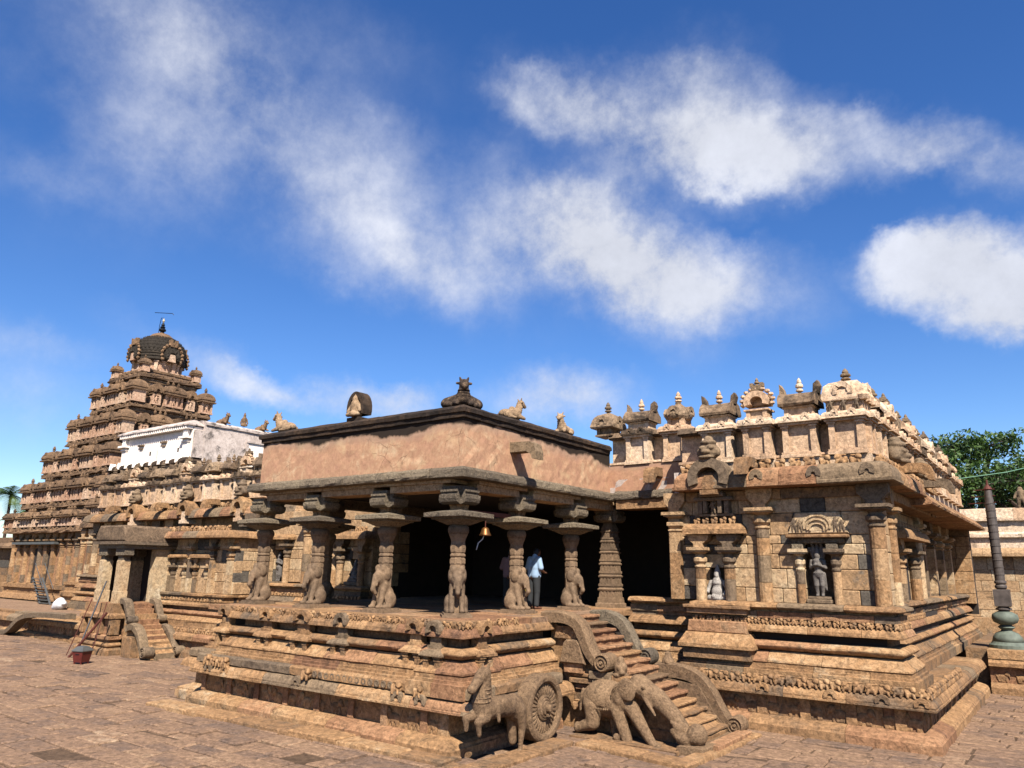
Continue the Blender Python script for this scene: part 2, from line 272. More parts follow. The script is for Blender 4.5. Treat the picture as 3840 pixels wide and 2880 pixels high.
class MB:
    def __init__(s, T=None): s.v = []; s.f = []; s.n = 0; s.T = T
    def add(s, v, f, T=None):
        v = np.asarray(v, float); T = T or s.T
        if T: v = T(v)
        s.v.append(v); s.f += [tuple(i+s.n for i in q) for q in f]; s.n += len(v); return s
    def box(s, a0, a1, b0, b1, z0, z1, c=0.0, T=None):
        if c > 0:   # chamfered top and sides
            return s.prism([(a0+c, z0), (a1-c, z0), (a1, z0+c), (a1, z1-c), (a1-c, z1), (a0+c, z1), (a0, z1-c), (a0, z0+c)], b0, b1, T, c)
        v = [(a, b, z) for z in (z0, z1) for a, b in ((a0, b0), (a1, b0), (a1, b1), (a0, b1))]
        return s.add(v, [(3, 2, 1, 0), (4, 5, 6, 7), (0, 1, 5, 4), (1, 2, 6, 5), (2, 3, 7, 6), (3, 0, 4, 7)], T)
    def prism(s, poly, b0, b1, T=None, c=0.0):       # polygon in (along, up), pushed through depth b0..b1 (b1 outer); c chamfers the outer rim
        n = len(poly); P = np.array(poly, float)
        if c > 0:
            m = P.mean(0); Q = m+(P-m)*(1-2*c/np.maximum(1e-6, np.ptp(P, 0)))
            v = [(p[0], b0, p[1]) for p in P]+[(p[0], b1-c, p[1]) for p in P]+[(p[0], b1, p[1]) for p in Q]; k = 3
        else: v = [(p[0], b0, p[1]) for p in P]+[(p[0], b1, p[1]) for p in P]; k = 2
        f = [tuple(range(n))[::-1], tuple(range((k-1)*n, k*n))]
        for r in range(k-1): f += [(r*n+i, r*n+(i+1) % n, (r+1)*n+(i+1) % n, (r+1)*n+i) for i in range(n)]
        return s.add(v, f, T)
    def lathe(s, prof, seg=12, cx=0.0, cy=0.0, ph=0.0, T=None, sx=1.0, sy=1.0):
        v = []; n = len(prof)
        for r, z in prof:
            for i in range(seg):
                a = ph+2*math.pi*i/seg; v.append((cx+r*sx*math.cos(a), cy+r*sy*math.sin(a), z))
        f = [(j*seg+i, j*seg+(i+1) % seg, (j+1)*seg+(i+1) % seg, (j+1)*seg+i) for j in range(n-1) for i in range(seg)]
        f += [tuple(range(seg))[::-1], tuple(range((n-1)*seg, n*seg))]
        return s.add(v, f, T)
    def sq(s, prof, cx=0.0, cy=0.0, T=None, hx=1.0, hy=1.0):      # square tower of (half width, z); hx, hy stretch
        return s.lathe([(w*math.sqrt(2), z) for w, z in prof], 4, cx, cy, math.pi/4, T, hx, hy)
    def tube(s, pts, rad, seg=8, T=None):
        pts = [Vector(p) for p in pts]; n = len(pts); rs = rad if isinstance(rad, (list, tuple)) else [rad]*n; v = []
        for i, p in enumerate(pts):
            d = (pts[min(i+1, n-1)]-pts[max(i-1, 0)]).normalized(); a = d.orthogonal().normalized() if abs(d.z) > 0.95 else d.cross(Vector((0, 0, 1))).normalized(); b = d.cross(a)
            for k in range(seg):
                t = 2*math.pi*k/seg; v.append(tuple(p+a*math.cos(t)*rs[i]+b*math.sin(t)*rs[i]))
        f = [(j*seg+i, j*seg+(i+1) % seg, (j+1)*seg+(i+1) % seg, (j+1)*seg+i) for j in range(n-1) for i in range(seg)]
        f += [tuple(range(seg))[::-1], tuple(range((n-1)*seg, n*seg))]
        return s.add(v, f, T)
    def mesh(s, name, smooth=False): return mesh(name, np.concatenate(s.v), s.f, smooth)
    def build(s, name, mat, parent=None, smooth=False, jit=0.0):
        V = np.concatenate(s.v)
        if jit: V = V+nrg.normal(0, jit, V.shape)
        return link(name, mesh(name, V, s.f, smooth), mat, parent)

# ---- courses of stone: a profile swept along a wall line and cut into blocks
def path_at(path):
    P = [np.array(p, float) for p in path]; segs = []
    L = [0.0]
    for a, b in zip(P[:-1], P[1:]): L.append(L[-1]+np.linalg.norm(b-a))
    N = []
    for a, b in zip(P[:-1], P[1:]):
        d = (b-a)/np.linalg.norm(b-a); N.append(np.array([d[1], -d[0]]))
    def at(s):
        for i in range(len(N)):
            if s <= L[i+1]+1e-9:
                t = (s-L[i])/(L[i+1]-L[i])
                if t < 1e-6 and i > 0: m = (N[i-1]+N[i])/(1+N[i-1]@N[i]); return P[i], m
                if t > 1-1e-6 and i < len(N)-1: m = (N[i]+N[i+1])/(1+N[i]@N[i+1]); return P[i+1], m
                return P[i]+(P[i+1]-P[i])*t, N[i]
        return P[-1], N[-1]
    return L, at
def sweep_mesh(name, at, ss, prof, back, jit=0.0, push=0.0):
    zb, zt = prof[0][1], prof[-1][1]
    poly = list(prof)+[(back, zt), (back, zb)]; n = len(poly); V = []; m = len(prof)
    for s in ss:
        p, nn = at(s); j = nrg.normal(0, jit, (m, 2)) if jit else np.zeros((m, 2))
        for k, (d, z) in enumerate(poly):
            dd, dz = (d-push+j[k, 0], j[k, 1]*0.6) if k < m else (d, 0)
            q = p-nn*dd; V.append((q[0], q[1], z+dz))
    F = [(i*n+k, i*n+(k+1) % n, (i+1)*n+(k+1) % n, (i+1)*n+k) for i in range(len(ss)-1) for k in range(n)]
    F += [tuple(range(n)), tuple(range((len(ss)-1)*n, len(ss)*n))[::-1]]
    return mesh(name, V, F)
def course(parent, name, path, prof, back, L=1.25, mat='stone', sub=0.35, jit=0.008, push=0.012, gap=0.006, stone_name='stone_block', rmats=None):
    """one course of a moulded base: an Empty part whose children are the stones"""
    Ls, at = path_at(path); T = Ls[-1]; part = empty(name, (0, 0, 0), parent)
    cuts = [0.0]; mg0 = max(0.25, back+0.06)
    while cuts[-1] < T-L*0.75:
        c = cuts[-1]+L*rnd.uniform(0.7, 1.35)
        mg = max(0.25, back+0.06)
        for q in Ls[1:-1]:
            if abs(c-q) < mg: c = q+mg+0.01
        if c > T-L*0.35: break
        cuts.append(c)
    cuts.append(T)
    for a, b in zip(cuts[:-1], cuts[1:]):
        a2, b2 = a+gap, b-gap
        k = max(1, int(math.ceil((b2-a2)/sub)))
        cn = [q for q in Ls[1:-1] if a2 < q < b2]
        ss = sorted(set([a2, b2]+[v for v in (a2+(b2-a2)*i/k for i in range(1, k)) if all(abs(v-q) > mg0 for q in cn)]+cn))
        me = sweep_mesh(stone_name, at, ss, prof, back, jit, rnd.uniform(-push, push))
        link(stone_name, me, rnd.choice(rmats) if rmats else mat, part)
    return part
def arc(d0, z0, d1, z1, bulge, n=6):
    """profile points from (d0,z0) to (d1,z1) bulging outwards (towards smaller d)"""
    out = []
    for i in range(n+1):
        t = i/n; out.append((d0+(d1-d0)*t-bulge*math.sin(math.pi*t), z0+(z1-z0)*t))
    return out
def kapota(d0, z0, d1, z1, lip=0.05, n=5):
    """curved eave: vertical lip then a quarter round back to d1 at the top"""
    out = [(d0, z0), (d0, z0+lip)]
    for i in range(1, n+1):
        a = math.pi/2*i/n; out.append((d0+(d1-d0)*(1-math.cos(a)), z0+lip+(z1-z0-lip)*math.sin(a)))
    return out

# ---- soft bodies: smooth union of round cones and ellipsoids, meshed with surface nets
def sdf_mesh(name, prims, vox, k=0.05, rough=0.0, cut=None, seed=1):
    lo = np.full(3, 1e9); hi = -lo
    for p in prims:
        if p[0] == 'c':
            a, b, r1, r2 = np.array(p[1]), np.array(p[2]), p[3], p[4]; lo = np.minimum(lo, np.minimum(a-r1, b-r2)); hi = np.maximum(hi, np.maximum(a+r1, b+r2))
        else:
            c, r = np.array(p[1]), max(p[2]); lo = np.minimum(lo, c-r); hi = np.maximum(hi, c+r)
    lo -= 3*vox; hi += 3*vox
    dim = np.ceil((hi-lo)/vox).astype(int)+1
    X, Y, Z = np.meshgrid(*[lo[i]+np.arange(dim[i])*vox for i in range(3)], indexing='ij'); G = np.stack([X, Y, Z], -1)
    D = None
    for p in prims:
        if p[0] == 'c':
            a, b, r1, r2 = np.array(p[1], float), np.array(p[2], float), p[3], p[4]; ba = b-a; t = np.clip(((G-a)@ba)/max(1e-9, ba@ba), 0, 1)
            d = np.linalg.norm(G-a-t[..., None]*ba, axis=-1)-(r1+(r2-r1)*t)
        else:
            c, r = np.array(p[1], float), np.array(p[2], float); q = G-c
            if len(p) > 3 and p[3]:
                M = np.array(Matrix.Rotation(p[3][1], 3, p[3][0])); q = q@M
            kk = np.linalg.norm(q/r, axis=-1); kg = np.linalg.norm(q/(r*r), axis=-1); d = kk*(kk-1)/np.maximum(kg, 1e-6)
        if D is None: D = d
        else:
            h = np.clip(0.5+0.5*(D-d)/k, 0, 1); D = D*(1-h)+d*h-k*h*(1-h)
    if rough:
        g = np.random.default_rng(seed)
        for sc in (6.0, 13.0, 27.0):
            ph = g.uniform(0, 6.28, 3); w = g.uniform(0.8, 1.2, 3)*sc
            D = D+rough*6/sc*np.sin(X*w[0]+ph[0])*np.sin(Y*w[1]+ph[1])*np.sin(Z*w[2]+ph[2])
    if cut is not None: D = cut(D, X, Y, Z)
    return nets(name, D, lo, vox)
def nets(name, D, lo, vox):
    ins = D < 0; S = np.stack([ins[i:D.shape[0]-1+i, j:D.shape[1]-1+j, k:D.shape[2]-1+k] for i in (0, 1) for j in (0, 1) for k in (0, 1)])
    act = S.any(0) & ~S.all(0); idx = np.argwhere(act); num = -np.ones(act.shape, int); num[tuple(idx.T)] = np.arange(len(idx))
    acc = np.zeros((len(idx), 3)); cnt = np.zeros(len(idx)); cor = [(i, j, k) for i in (0, 1) for j in (0, 1) for k in (0, 1)]
    for a in range(8):
        for b in range(a+1, 8):
            ca, cb = np.array(cor[a]), np.array(cor[b])
            if np.abs(ca-cb).sum() != 1: continue
            da = D[tuple((idx+ca).T)]; db = D[tuple((idx+cb).T)]; m = (da < 0) != (db < 0)
            t = np.where(m, da/np.where(m, da-db, 1), 0); acc += np.where(m[:, None], ca+t[:, None]*(cb-ca), 0); cnt += m
    V = lo+(idx+acc/cnt[:, None])*vox; F = []
    for ax in range(3):
        e = np.zeros(3, int); e[ax] = 1; u = np.zeros(3, int); u[(ax+1) % 3] = 1; w = np.zeros(3, int); w[(ax+2) % 3] = 1
        sh = [slice(None)]*3; sh2 = [slice(None)]*3; sh[ax] = slice(0, -1); sh2[ax] = slice(1, None)
        A, B = ins[tuple(sh)], ins[tuple(sh2)]
        E = np.argwhere(A != B); E = E[(E[:, (ax+1) % 3] > 0) & (E[:, (ax+2) % 3] > 0) & (E[:, (ax+1) % 3] < act.shape[(ax+1) % 3]) & (E[:, (ax+2) % 3] < act.shape[(ax+2) % 3])]
        q = [num[tuple((E-x).T)] for x in (0*u, u, u+w, w)]; q = np.stack(q, 1); q = q[(q >= 0).all(1)] if len(q) else q
        Ek = E[(np.stack([num[tuple((E-x).T)] for x in (0*u, u, u+w, w)], 1) >= 0).all(1)]
        flip = A[tuple(Ek.T)]
        q = np.where(flip[:, None], q[:, ::-1], q); F += q.tolist()
    return mesh(name, V, F, True)
def proj(p):
    d = np.array(p, float)-CAM; z = d@fw
    return 1920+FPX*(d@rt)/z, 1440-FPX*(d@up)/z, z
# ------------------------------------------------------------------ ground and paving
gm = MB().box(-400, 400, -300, 500, -0.6, -0.035)
ground = gm.build('ground', 'earth'); tag(ground, 'brown earth and stone paving of the temple court', 'ground', kind='structure')
slabs = []
y = -13.5
while y < 15.5:
    d = rnd.uniform(0.36, 0.66); x = -46+rnd.uniform(0, 1); kk = rnd.random()
    while x < 30:
        w = rnd.uniform(0.5, 1.5)*(1.0 if kk < 0.7 else 0.75)
        cx, cy = x+w/2, y+d/2
        inside = (-8.6 < cx < 1.0 and cy > -1.2) or (cx < 8.0 and cx > 1.0 and cy > 5.6) or (cx < -8 and cy > 6.2) or (cx < 8.0 and cy > 9)
        u, v, z = proj((cx, cy, 0))
        if not inside and z > 3 and -150 < u < 3990 and v < 3050: slabs.append((x, y, w, d, w*d/(z*z)*max(0.05, (CAM[2])/z)))
        x += w
    y += d
slabs.sort(key=lambda s: -s[4])
def slab_mesh(mb, x, y, w, d, far=False):
    g = 0.018; h = rnd.gauss(0, 0.014); j = lambda: rnd.gauss(0, 0.03); t = [rnd.gauss(0, 0.006) for _ in range(4)]
    c = [(x+g+j()*0.5, y+g+j()*0.6), (x+w-g+j()*0.5, y+g+j()*0.6), (x+w-g+j()*0.5, y+d-g+j()*0.6), (x+g+j()*0.5, y+d-g+j()*0.6)]
    m = (x+w/2, y+d/2); b = 0.022
    v = [(p[0], p[1], -0.10) for p in c]+[(p[0], p[1], h+t[i]-0.022) for i, p in enumerate(c)]+[(p[0]+(b if p[0] < m[0] else -b), p[1]+(b if p[1] < m[1] else -b), h+t[i]) for i, p in enumerate(c)]
    f = [(0, 1, 5, 4), (1, 2, 6, 5), (2, 3, 7, 6), (3, 0, 4, 7), (4, 5, 9, 8), (5, 6, 10, 9), (6, 7, 11, 10), (7, 4, 8, 11), (8, 9, 10, 11)]
    mb.add(v, f)
for s in slabs[:300]:
    mb = MB(); slab_mesh(mb, *s[:4]); mb.build('paving_slab', 'paving_stone', ground)
# the smaller, farther slabs, in a few tones
mb = MB()
for s in slabs[300:]: slab_mesh(mb, *s[:4])
pv = mb.build('paving', 'paving_far', ground); pv['kind'] = 'stuff'
ta = pv.data.attributes.new('tone', 'FLOAT', 'FACE'); ta.data.foreach_set('value', np.repeat(nrg.uniform(0, 1, len(slabs)-300), 9).astype(np.float32))
# raised kerb stones round the foot of the porch and the stairs
kerb = tag(empty('kerb'), 'low worn kerb stones along the foot of the porch', 'kerb', kind='structure')
def kerb_run(p, q, w, h=0.10, L=1.7):
    p, q = np.array(p, float), np.array(q, float); T = np.linalg.norm(q-p); d = (q-p)/T; n = np.array([d[1], -d[0]]); s = 0
    while s < T-0.2:
        e = min(T, s+L*rnd.uniform(0.7, 1.3)); e = T if T-e < 0.4 else e
        hh = h+rnd.gauss(0, 0.012); ww = w+rnd.gauss(0, 0.02)
        c = [p+d*(s+0.012), p+d*(e-0.012), p+d*(e-0.012)-n*ww, p+d*(s+0.012)-n*ww]; m = sum(c)/4; b = 0.03
        v = [(k[0], k[1], -0.1) for k in c]+[(k[0], k[1], hh-b) for k in c]+[(*(k+(m-k)*b/np.linalg.norm(m-k)*1.6), hh) for k in c]
        f = [(0, 1, 5, 4), (1, 2, 6, 5), (2, 3, 7, 6), (3, 0, 4, 7), (4, 5, 9, 8), (5, 6, 10, 9), (6, 7, 11, 10), (7, 4, 8, 11), (8, 9, 10, 11)]
        MB().add(v, f).build('kerb_stone', 'stone', kerb); s = e
kerb_run((-8.1, -2.45), (1.55, -2.12), 0.62)
kerb_run((1.55, -2.12), (2.42, -2.05), 0.3, 0.06)
kerb_run((2.42, -1.9), (2.42, 1.0), 0.5, 0.07)
kerb_run((2.44, 0.98), (5.05, 0.62), 0.5, 0.08)
kerb_run((5.05, 0.64), (5.15, 4.5), 0.34, 0.05)
# ------------------------------------------------------------------ pillared porch
porch = thing('pillared_porch', 'open stone porch with lion-based pillars under a cracked pink plaster parapet', 'porch', (-4, 3, 0))
porch.location = (0, 0, 0)
P0 = [(-9.0, 6.0), (-9.0, -1.15), (-7.68, -1.15), (-7.68, -1.64), (-1.0, -1.64), (-1.0, -1.74), (1.40, -1.74), (1.40, 2.2)]
P1 = [(-9.0, 6.0), (-9.0, -1.10), (-7.75, -1.10), (-7.75, -1.60), (1.72, -1.60), (1.72, 2.2)]
P2 = [(-8.35, 6.0), (-8.35, -0.50), (-7.0, -0.50), (-7.0, -1.11), (0.2, -1.11), (0.2, -1.31), (1.28, -1.31), (1.28, -0.3), (1.09, -0.3), (1.09, 2.3)]
RED = ['stone', 'stone', 'stone_red']; MIXG = ['stone', 'stone', 'stone', 'stone', 'stone_red', 'stone_grey']
def base_courses(th, p0, p1, p2, frieze_red=True):
    course(th, 'plinth_course', p0, [(0.0, -0.05), (0.0, 0.17), (0.03, 0.19), (0.05, 0.24), (0.13, 0.28), (0.24, 0.31), (0.30, 0.33)], 0.9, 1.7, rmats=RED, jit=0.006, push=0.006)
    course(th, 'frieze_course', p0, [(0.36, 0.33), (0.36, 0.80)], 0.9, 1.2, rmats=RED, jit=0.005, push=0.004)
    course(th, 'ledge_course', p1, [(0.30, 0.765), (0.03, 0.775), (0.0, 0.785), (0.0, 0.825), (0.02, 0.83), (0.02, 0.87), (0.05, 0.94), (0.11, 1.0), (0.22, 1.035)], 0.9, 1.15, rmats=MIXG, jit=0.004, push=0.006)
    o = lambda pr: [(d-0.65, z) for d, z in pr]
    course(th, 'upper_plinth_course', p2, o([(0.43, 1.03), (0.43, 1.29), (0.50, 1.30), (0.50, 1.355), (0.55, 1.36), (0.55, 1.43)]), 0.40, 1.2, rmats=MIXG, jit=0.004, push=0.006)
    course(th, 'lotus_course', p2, o([(0.66, 1.42), (0.56, 1.43), (0.53, 1.46), (0.54, 1.50), (0.60, 1.54), (0.66, 1.60), (0.70, 1.65), (0.74, 1.70)]), 0.40, 1.3, rmats=RED, jit=0.006, push=0.006)
    course(th, 'roll_course', p2, o([(0.86, 1.70), (0.80, 1.715)]+arc(0.74, 1.73, 0.74, 1.93, 0.12, 8)+[(0.82, 1.945)]), 0.40, 1.4, rmats=RED+['stone'], jit=0.004, push=0.006)
    course(th, 'recess_course', p2, o([(0.98, 1.94), (0.98, 2.13)]), 0.48, 2.0, 'stone_red', jit=0.004)
    course(th, 'cornice_course', p2, o([(0.92, 2.115), (0.67, 2.125), (0.64, 2.135), (0.64, 2.17), (0.66, 2.175), (0.67, 2.22), (0.71, 2.28), (0.77, 2.32), (0.86, 2.35)]), 0.48, 1.25, rmats=MIXG, jit=0.004, push=0.006)
base_courses(porch, P0, P1, P2)
# inscribed beam that lies on the ledge of the porch front
course(porch, 'inscribed_course', [(-8.9, 0.5), (-8.9, -1.08), (-7.7, -1.08), (-7.7, -1.56), (1.66, -1.56), (1.66, 1.9)], [(0.14, 1.03), (0.09, 1.05), (0.09, 1.20), (0.13, 1.245)], 0.9, 1.5, rmats=['stone_grey', 'stone', 'stone_grey'], jit=0.008)
course(porch, 'top_course', P2, [(0.19, 2.35), (0.19, 2.425)], 0.45, 1.3, 'stone', jit=0.004)
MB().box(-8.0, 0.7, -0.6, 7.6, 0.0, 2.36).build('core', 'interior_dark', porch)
# floor slabs of the porch
fl = empty('floor', (0, 0, 0), porch)
yy = -1.0
while yy < 7.4:
    d = rnd.uniform(0.7, 1.0); xx = -8.1
    if yy+d > 7.4: d = 7.5-yy
    while xx < 0.95:
        w = min(rnd.uniform(0.9, 1.9), 1.0-xx)
        if not (xx+w < -6.8 and yy < -0.45):
            MB().box(xx+0.006, xx+w-0.006, yy+0.006, yy+d-0.006, 2.30, 2.42+rnd.uniform(0, 0.008), 0.0).build('floor_slab', rnd.choice(['stone', 'stone_red', 'paving_stone']), fl)
        xx += w
    yy += d

# --- little carved creatures used in the friezes
def beast_mesh(name, seed, vox=0.05):
    g = random.Random(seed); p = []
    p.append(('e', (0, 0, 0.42), (0.40, 0.20, 0.22)))
    p.append(('e', (0.40, -0.08, 0.66), (0.19, 0.20, 0.21))); p.append(('c', (0.52, -0.14, 0.62), (0.62, -0.16, 0.30+g.uniform(0, 0.2)), 0.08, 0.05))
    for x in (-0.30, -0.12, 0.16, 0.32): p.append(('c', (x, -0.06, 0.36), (x+g.uniform(-0.1, 0.14), -0.08, 0.04), 0.10, 0.07))
    p.append(('c', (-0.38, -0.04, 0.5), (-0.5, -0.06, 0.8), 0.06, 0.04))
    return sdf_mesh(name, p, vox, 0.06)
def paw_mesh(name, seed, vox=0.05):     # a crouching beast, worn to rounded lumps
    g = random.Random(seed)
    p = [('e', (-0.05, 0, 0.34), (0.47, 0.30, 0.30)), ('e', (0.22, -0.10, 0.66), (0.26, 0.26, 0.24)), ('e', (0.36, -0.26, 0.56), (0.13, 0.13, 0.12)), ('e', (-0.34, -0.08, 0.5), (0.17, 0.2, 0.2)), ('c', (0.25, -0.24, 0.34), (0.34, -0.30, 0.08), 0.13, 0.11), ('c', (-0.25, -0.22, 0.3), (-0.22, -0.28, 0.08), 0.13, 0.11), ('e', (-0.1, 0.0, 0.80), (0.36, 0.12, 0.08))]
    return sdf_mesh(name, p, vox, 0.07, 0.02, seed=seed)
BEASTS = [beast_mesh('frieze_beast', s) for s in (1, 2, 3)]; PAWS = [paw_mesh('frieze_beast', s) for s in (4, 5, 6)]
for m_ in BEASTS+PAWS: m_.materials.append(MATS['stone'])
def frieze(part, path, d, z, size, step, kinds, name='carved_beast', skip=(), depth=1.0, flip=False, smin=0.0, smax=1e9):
    Ls, at = path_at(path); s = step*0.6
    while s < Ls[-1]-step*0.4:
        p, n = at(s)
        if smin <= s <= smax and all(abs(s-q_) > (0.34 if d > 0.3 else 0.1) for q_ in Ls[1:-1]) and not any(a < s < b for a, b in skip):
            q = p-n*d; rz = math.atan2(n[1], n[0])+math.pi/2
            o = link(name, rnd.choice(kinds), None, part, (q[0], q[1], z+rnd.uniform(-0.005, 0.005)), (0, 0, rz), (size*rnd.choice((-1, 1))*rnd.uniform(0.9, 1.08), size*depth, size*rnd.uniform(0.94, 1.05)))
        s += step*rnd.uniform(0.9, 1.1)
# yali row under the floor edge (front and stair side) and animal panels at the foot
yal = empty('beast_frieze', (0, 0, 0), porch)
frieze(yal, P2[3:], 0.12, 2.30, 0.175, 0.185, PAWS+PAWS+BEASTS, flip=True, smax=11.0)
low = empty('animal_frieze', (0, 0, 0), porch)
frieze(low, [(-7.68, -1.64), (-1.0, -1.64), (-1.0, -1.74), (1.40, -1.74), (1.4, 2.2)], 0.37, 0.33, 0.40, 0.50, BEASTS, flip=True, depth=0.5)
lowp = empty('frieze_pilasters', (0, 0, 0), porch)
for x in np.arange(-7.4, 1.3, 1.12):
    yb = -1.64 if x < -1.0 else -1.74
    MB().box(x-0.09, x+0.09, yb+0.30, yb+0.42, 0.335, 0.785).build('strip', 'stone_red', lowp)

# --- small aedicules with arch, standing before the roll and lotus courses
def nasi(mb, T, s, n, z, w, h, thick=0.16, seg=10, inner=0.52, off=0.0):
    """horseshoe arch: ring with a dark opening, in a wall frame (along, out, up)"""
    o = []; i = []
    for k in range(seg+1):
        a = math.pi*(1.12-1.24*k/seg); o.append((s+w/2*math.cos(a), z+h*0.42+h*0.58*math.sin(a))); i.append((s+w/2*inner*math.cos(a), z+h*0.40+h*0.58*inner*math.sin(a)))
    V = [(p[0], n, p[1]) for p in o]+[(p[0], n, p[1]) for p in i]+[(p[0], n-thick, p[1]) for p in o]+[(p[0], n-thick*0.7, p[1]) for p in i]
    m = seg+1; F = []
    for k in range(seg): F += [(k, k+1, m+k+1, m+k), (2*m+k+1, 2*m+k, k, k+1)[::-1], (m+k, m+k+1, 3*m+k+1, 3*m+k)]
    F.append(tuple(range(3*m, 4*m))); F.append(tuple(range(2*m, 3*m))[::-1]); F.append((0, m, 3*m, 2*m)); F.append((m-1, 2*m-1, 4*m-1, 3*m-1))
    mb.add(V, F, T); return mb
fig_me = sdf_mesh('figure', [('e', (0, 0, 0.86), (0.10, 0.09, 0.12)), ('c', (0, 0, 0.74), (0, 0, 0.44), 0.13, 0.11), ('c', (-0.08, 0, 0.42), (-0.12, 0, 0.02), 0.09, 0.06), ('c', (0.08, 0, 0.42), (0.14, -0.03, 0.02), 0.09, 0.06),
                             ('c', (-0.14, 0, 0.7), (-0.24, -0.05, 0.45), 0.06, 0.05), ('c', (0.14, 0, 0.7), (0.24, -0.05, 0.86), 0.06, 0.045)], 0.04, 0.04)
fig_me.materials.append(MATS['stone_grey'])
def aedicule(th, T, s, wd=0.46, fig=True, zb=1.43, mat='stone_grey'):
    """small framed shrine let into the lotus and roll courses; n = -0.65 is the cornice face"""
    part = empty('wall_shrine', (0, 0, 0), th)
    for q in (-1, 1):
        mb = MB(T); c = s+q*wd*0.34
        mb.box(c-0.07, c+0.07, -0.86, -0.60, zb, zb+0.24); mb.box(c-0.085, c+0.085, -0.86, -0.585, zb+0.24, zb+0.27); mb.box(c-0.06, c+0.06, -0.86, -0.61, zb+0.27, zb+0.30); mb.box(c-0.10, c+0.10, -0.86, -0.57, zb+0.30, zb+0.335)
        mb.box(c-0.09, c+0.09, -0.86, -0.56, zb-0.05, zb); mb.build('pilaster', 'stone', part, jit=0.004)
    w = wd*0.64; mb = MB(T); V = []; pr = [(0, 0.335), (0, 0.375), (0.03, 0.41), (0.09, 0.45), (0.15, 0.47)]
    for (d, z) in pr: V += [(s-w+d, -0.9, zb+z), (s-w+d, -0.54-d, zb+z), (s+w-d, -0.54-d, zb+z), (s+w-d, -0.9, zb+z)]
    m = len(pr); mb.add(V, [(r*4+k, r*4+(k+1) % 4, (r+1)*4+(k+1) % 4, (r+1)*4+k) for r in range(m-1) for k in range(4)]+[(3, 2, 1, 0), tuple(range(4*m-4, 4*m))])
    mb.box(s-w*0.62, s+w*0.62, -0.9, -0.68, zb+0.47, zb+0.53); mb.box(s-w*0.5, s+w*0.5, -0.9, -0.72, zb+0.53, zb+0.70); mb.build('roof', mat, part, jit=0.005)
    MB(T).box(s-wd*0.28, s+wd*0.28, -0.95, -0.80, zb-0.01, zb+0.34).build('back', 'stone_red', part)
    if fig:
        q = T(np.array([[s, -0.72, zb+0.0]]))[0]; o = link('figure', fig_me, None, part, tuple(q), (0, 0, 0 if abs(T(np.array([[1., 0, 0]]))[0][0]-T(np.array([[0., 0, 0]]))[0][0]) > 0.5 else math.pi/2), (0.34, 0.34, 0.34))
    mb = MB(); nasi(mb, T, s, -0.60, 2.12, wd*0.86, 0.34); mb.build('arch', mat, part, jit=0.003)
for x in (-7.15, -5.35, -3.95, -2.55, -0.25): aedicule(porch, FA(-1.76), x, 0.5 if x != -3.95 else 0.66, mat=rnd.choice(['stone', 'stone_grey', 'stone_red']))
aedicule(porch, FA(-1.96), 0.50, 0.46); aedicule(porch, FB(1.93), -0.60, 0.44, mat='stone')

# --- relief discs and heads on the inscribed course, arches on the ledge
rel = empty('ledge_carvings', (0, 0, 0), porch)
for x in (-6.9, -6.2, -3.4, -0.2, 0.45):
    mb = MB(); nasi(mb, FA(-1.60), x, 0.0, 0.80, 0.3, 0.26, 0.1, inner=0.4); mb.build('arch', rnd.choice(['stone', 'stone_grey']), rel)
for x in np.concatenate([np.arange(-2.9, -0.3, 0.2)]):
    MB(lambda p: np.stack([p[:, 0]+x, -1.47-p[:, 2], p[:, 1]+1.125], 1)).lathe([(0.075, 0.0), (0.075, 0.015), (0.05, 0.022), (0.03, 0.012)], 10).build('roundel', 'stone_grey', rel)
for x0, sc in ((-7.0, 0.3), (-6.75, 0.26), (-6.5, 0.26), (-6.25, 0.28), (-3.1, 0.3), (-0.25, 0.28), (0.35, 0.24)):
    link('beast_head', rnd.choice(PAWS), None, rel, (x0, -1.52, 0.99), (0, 0, 0), (sc, sc, sc))

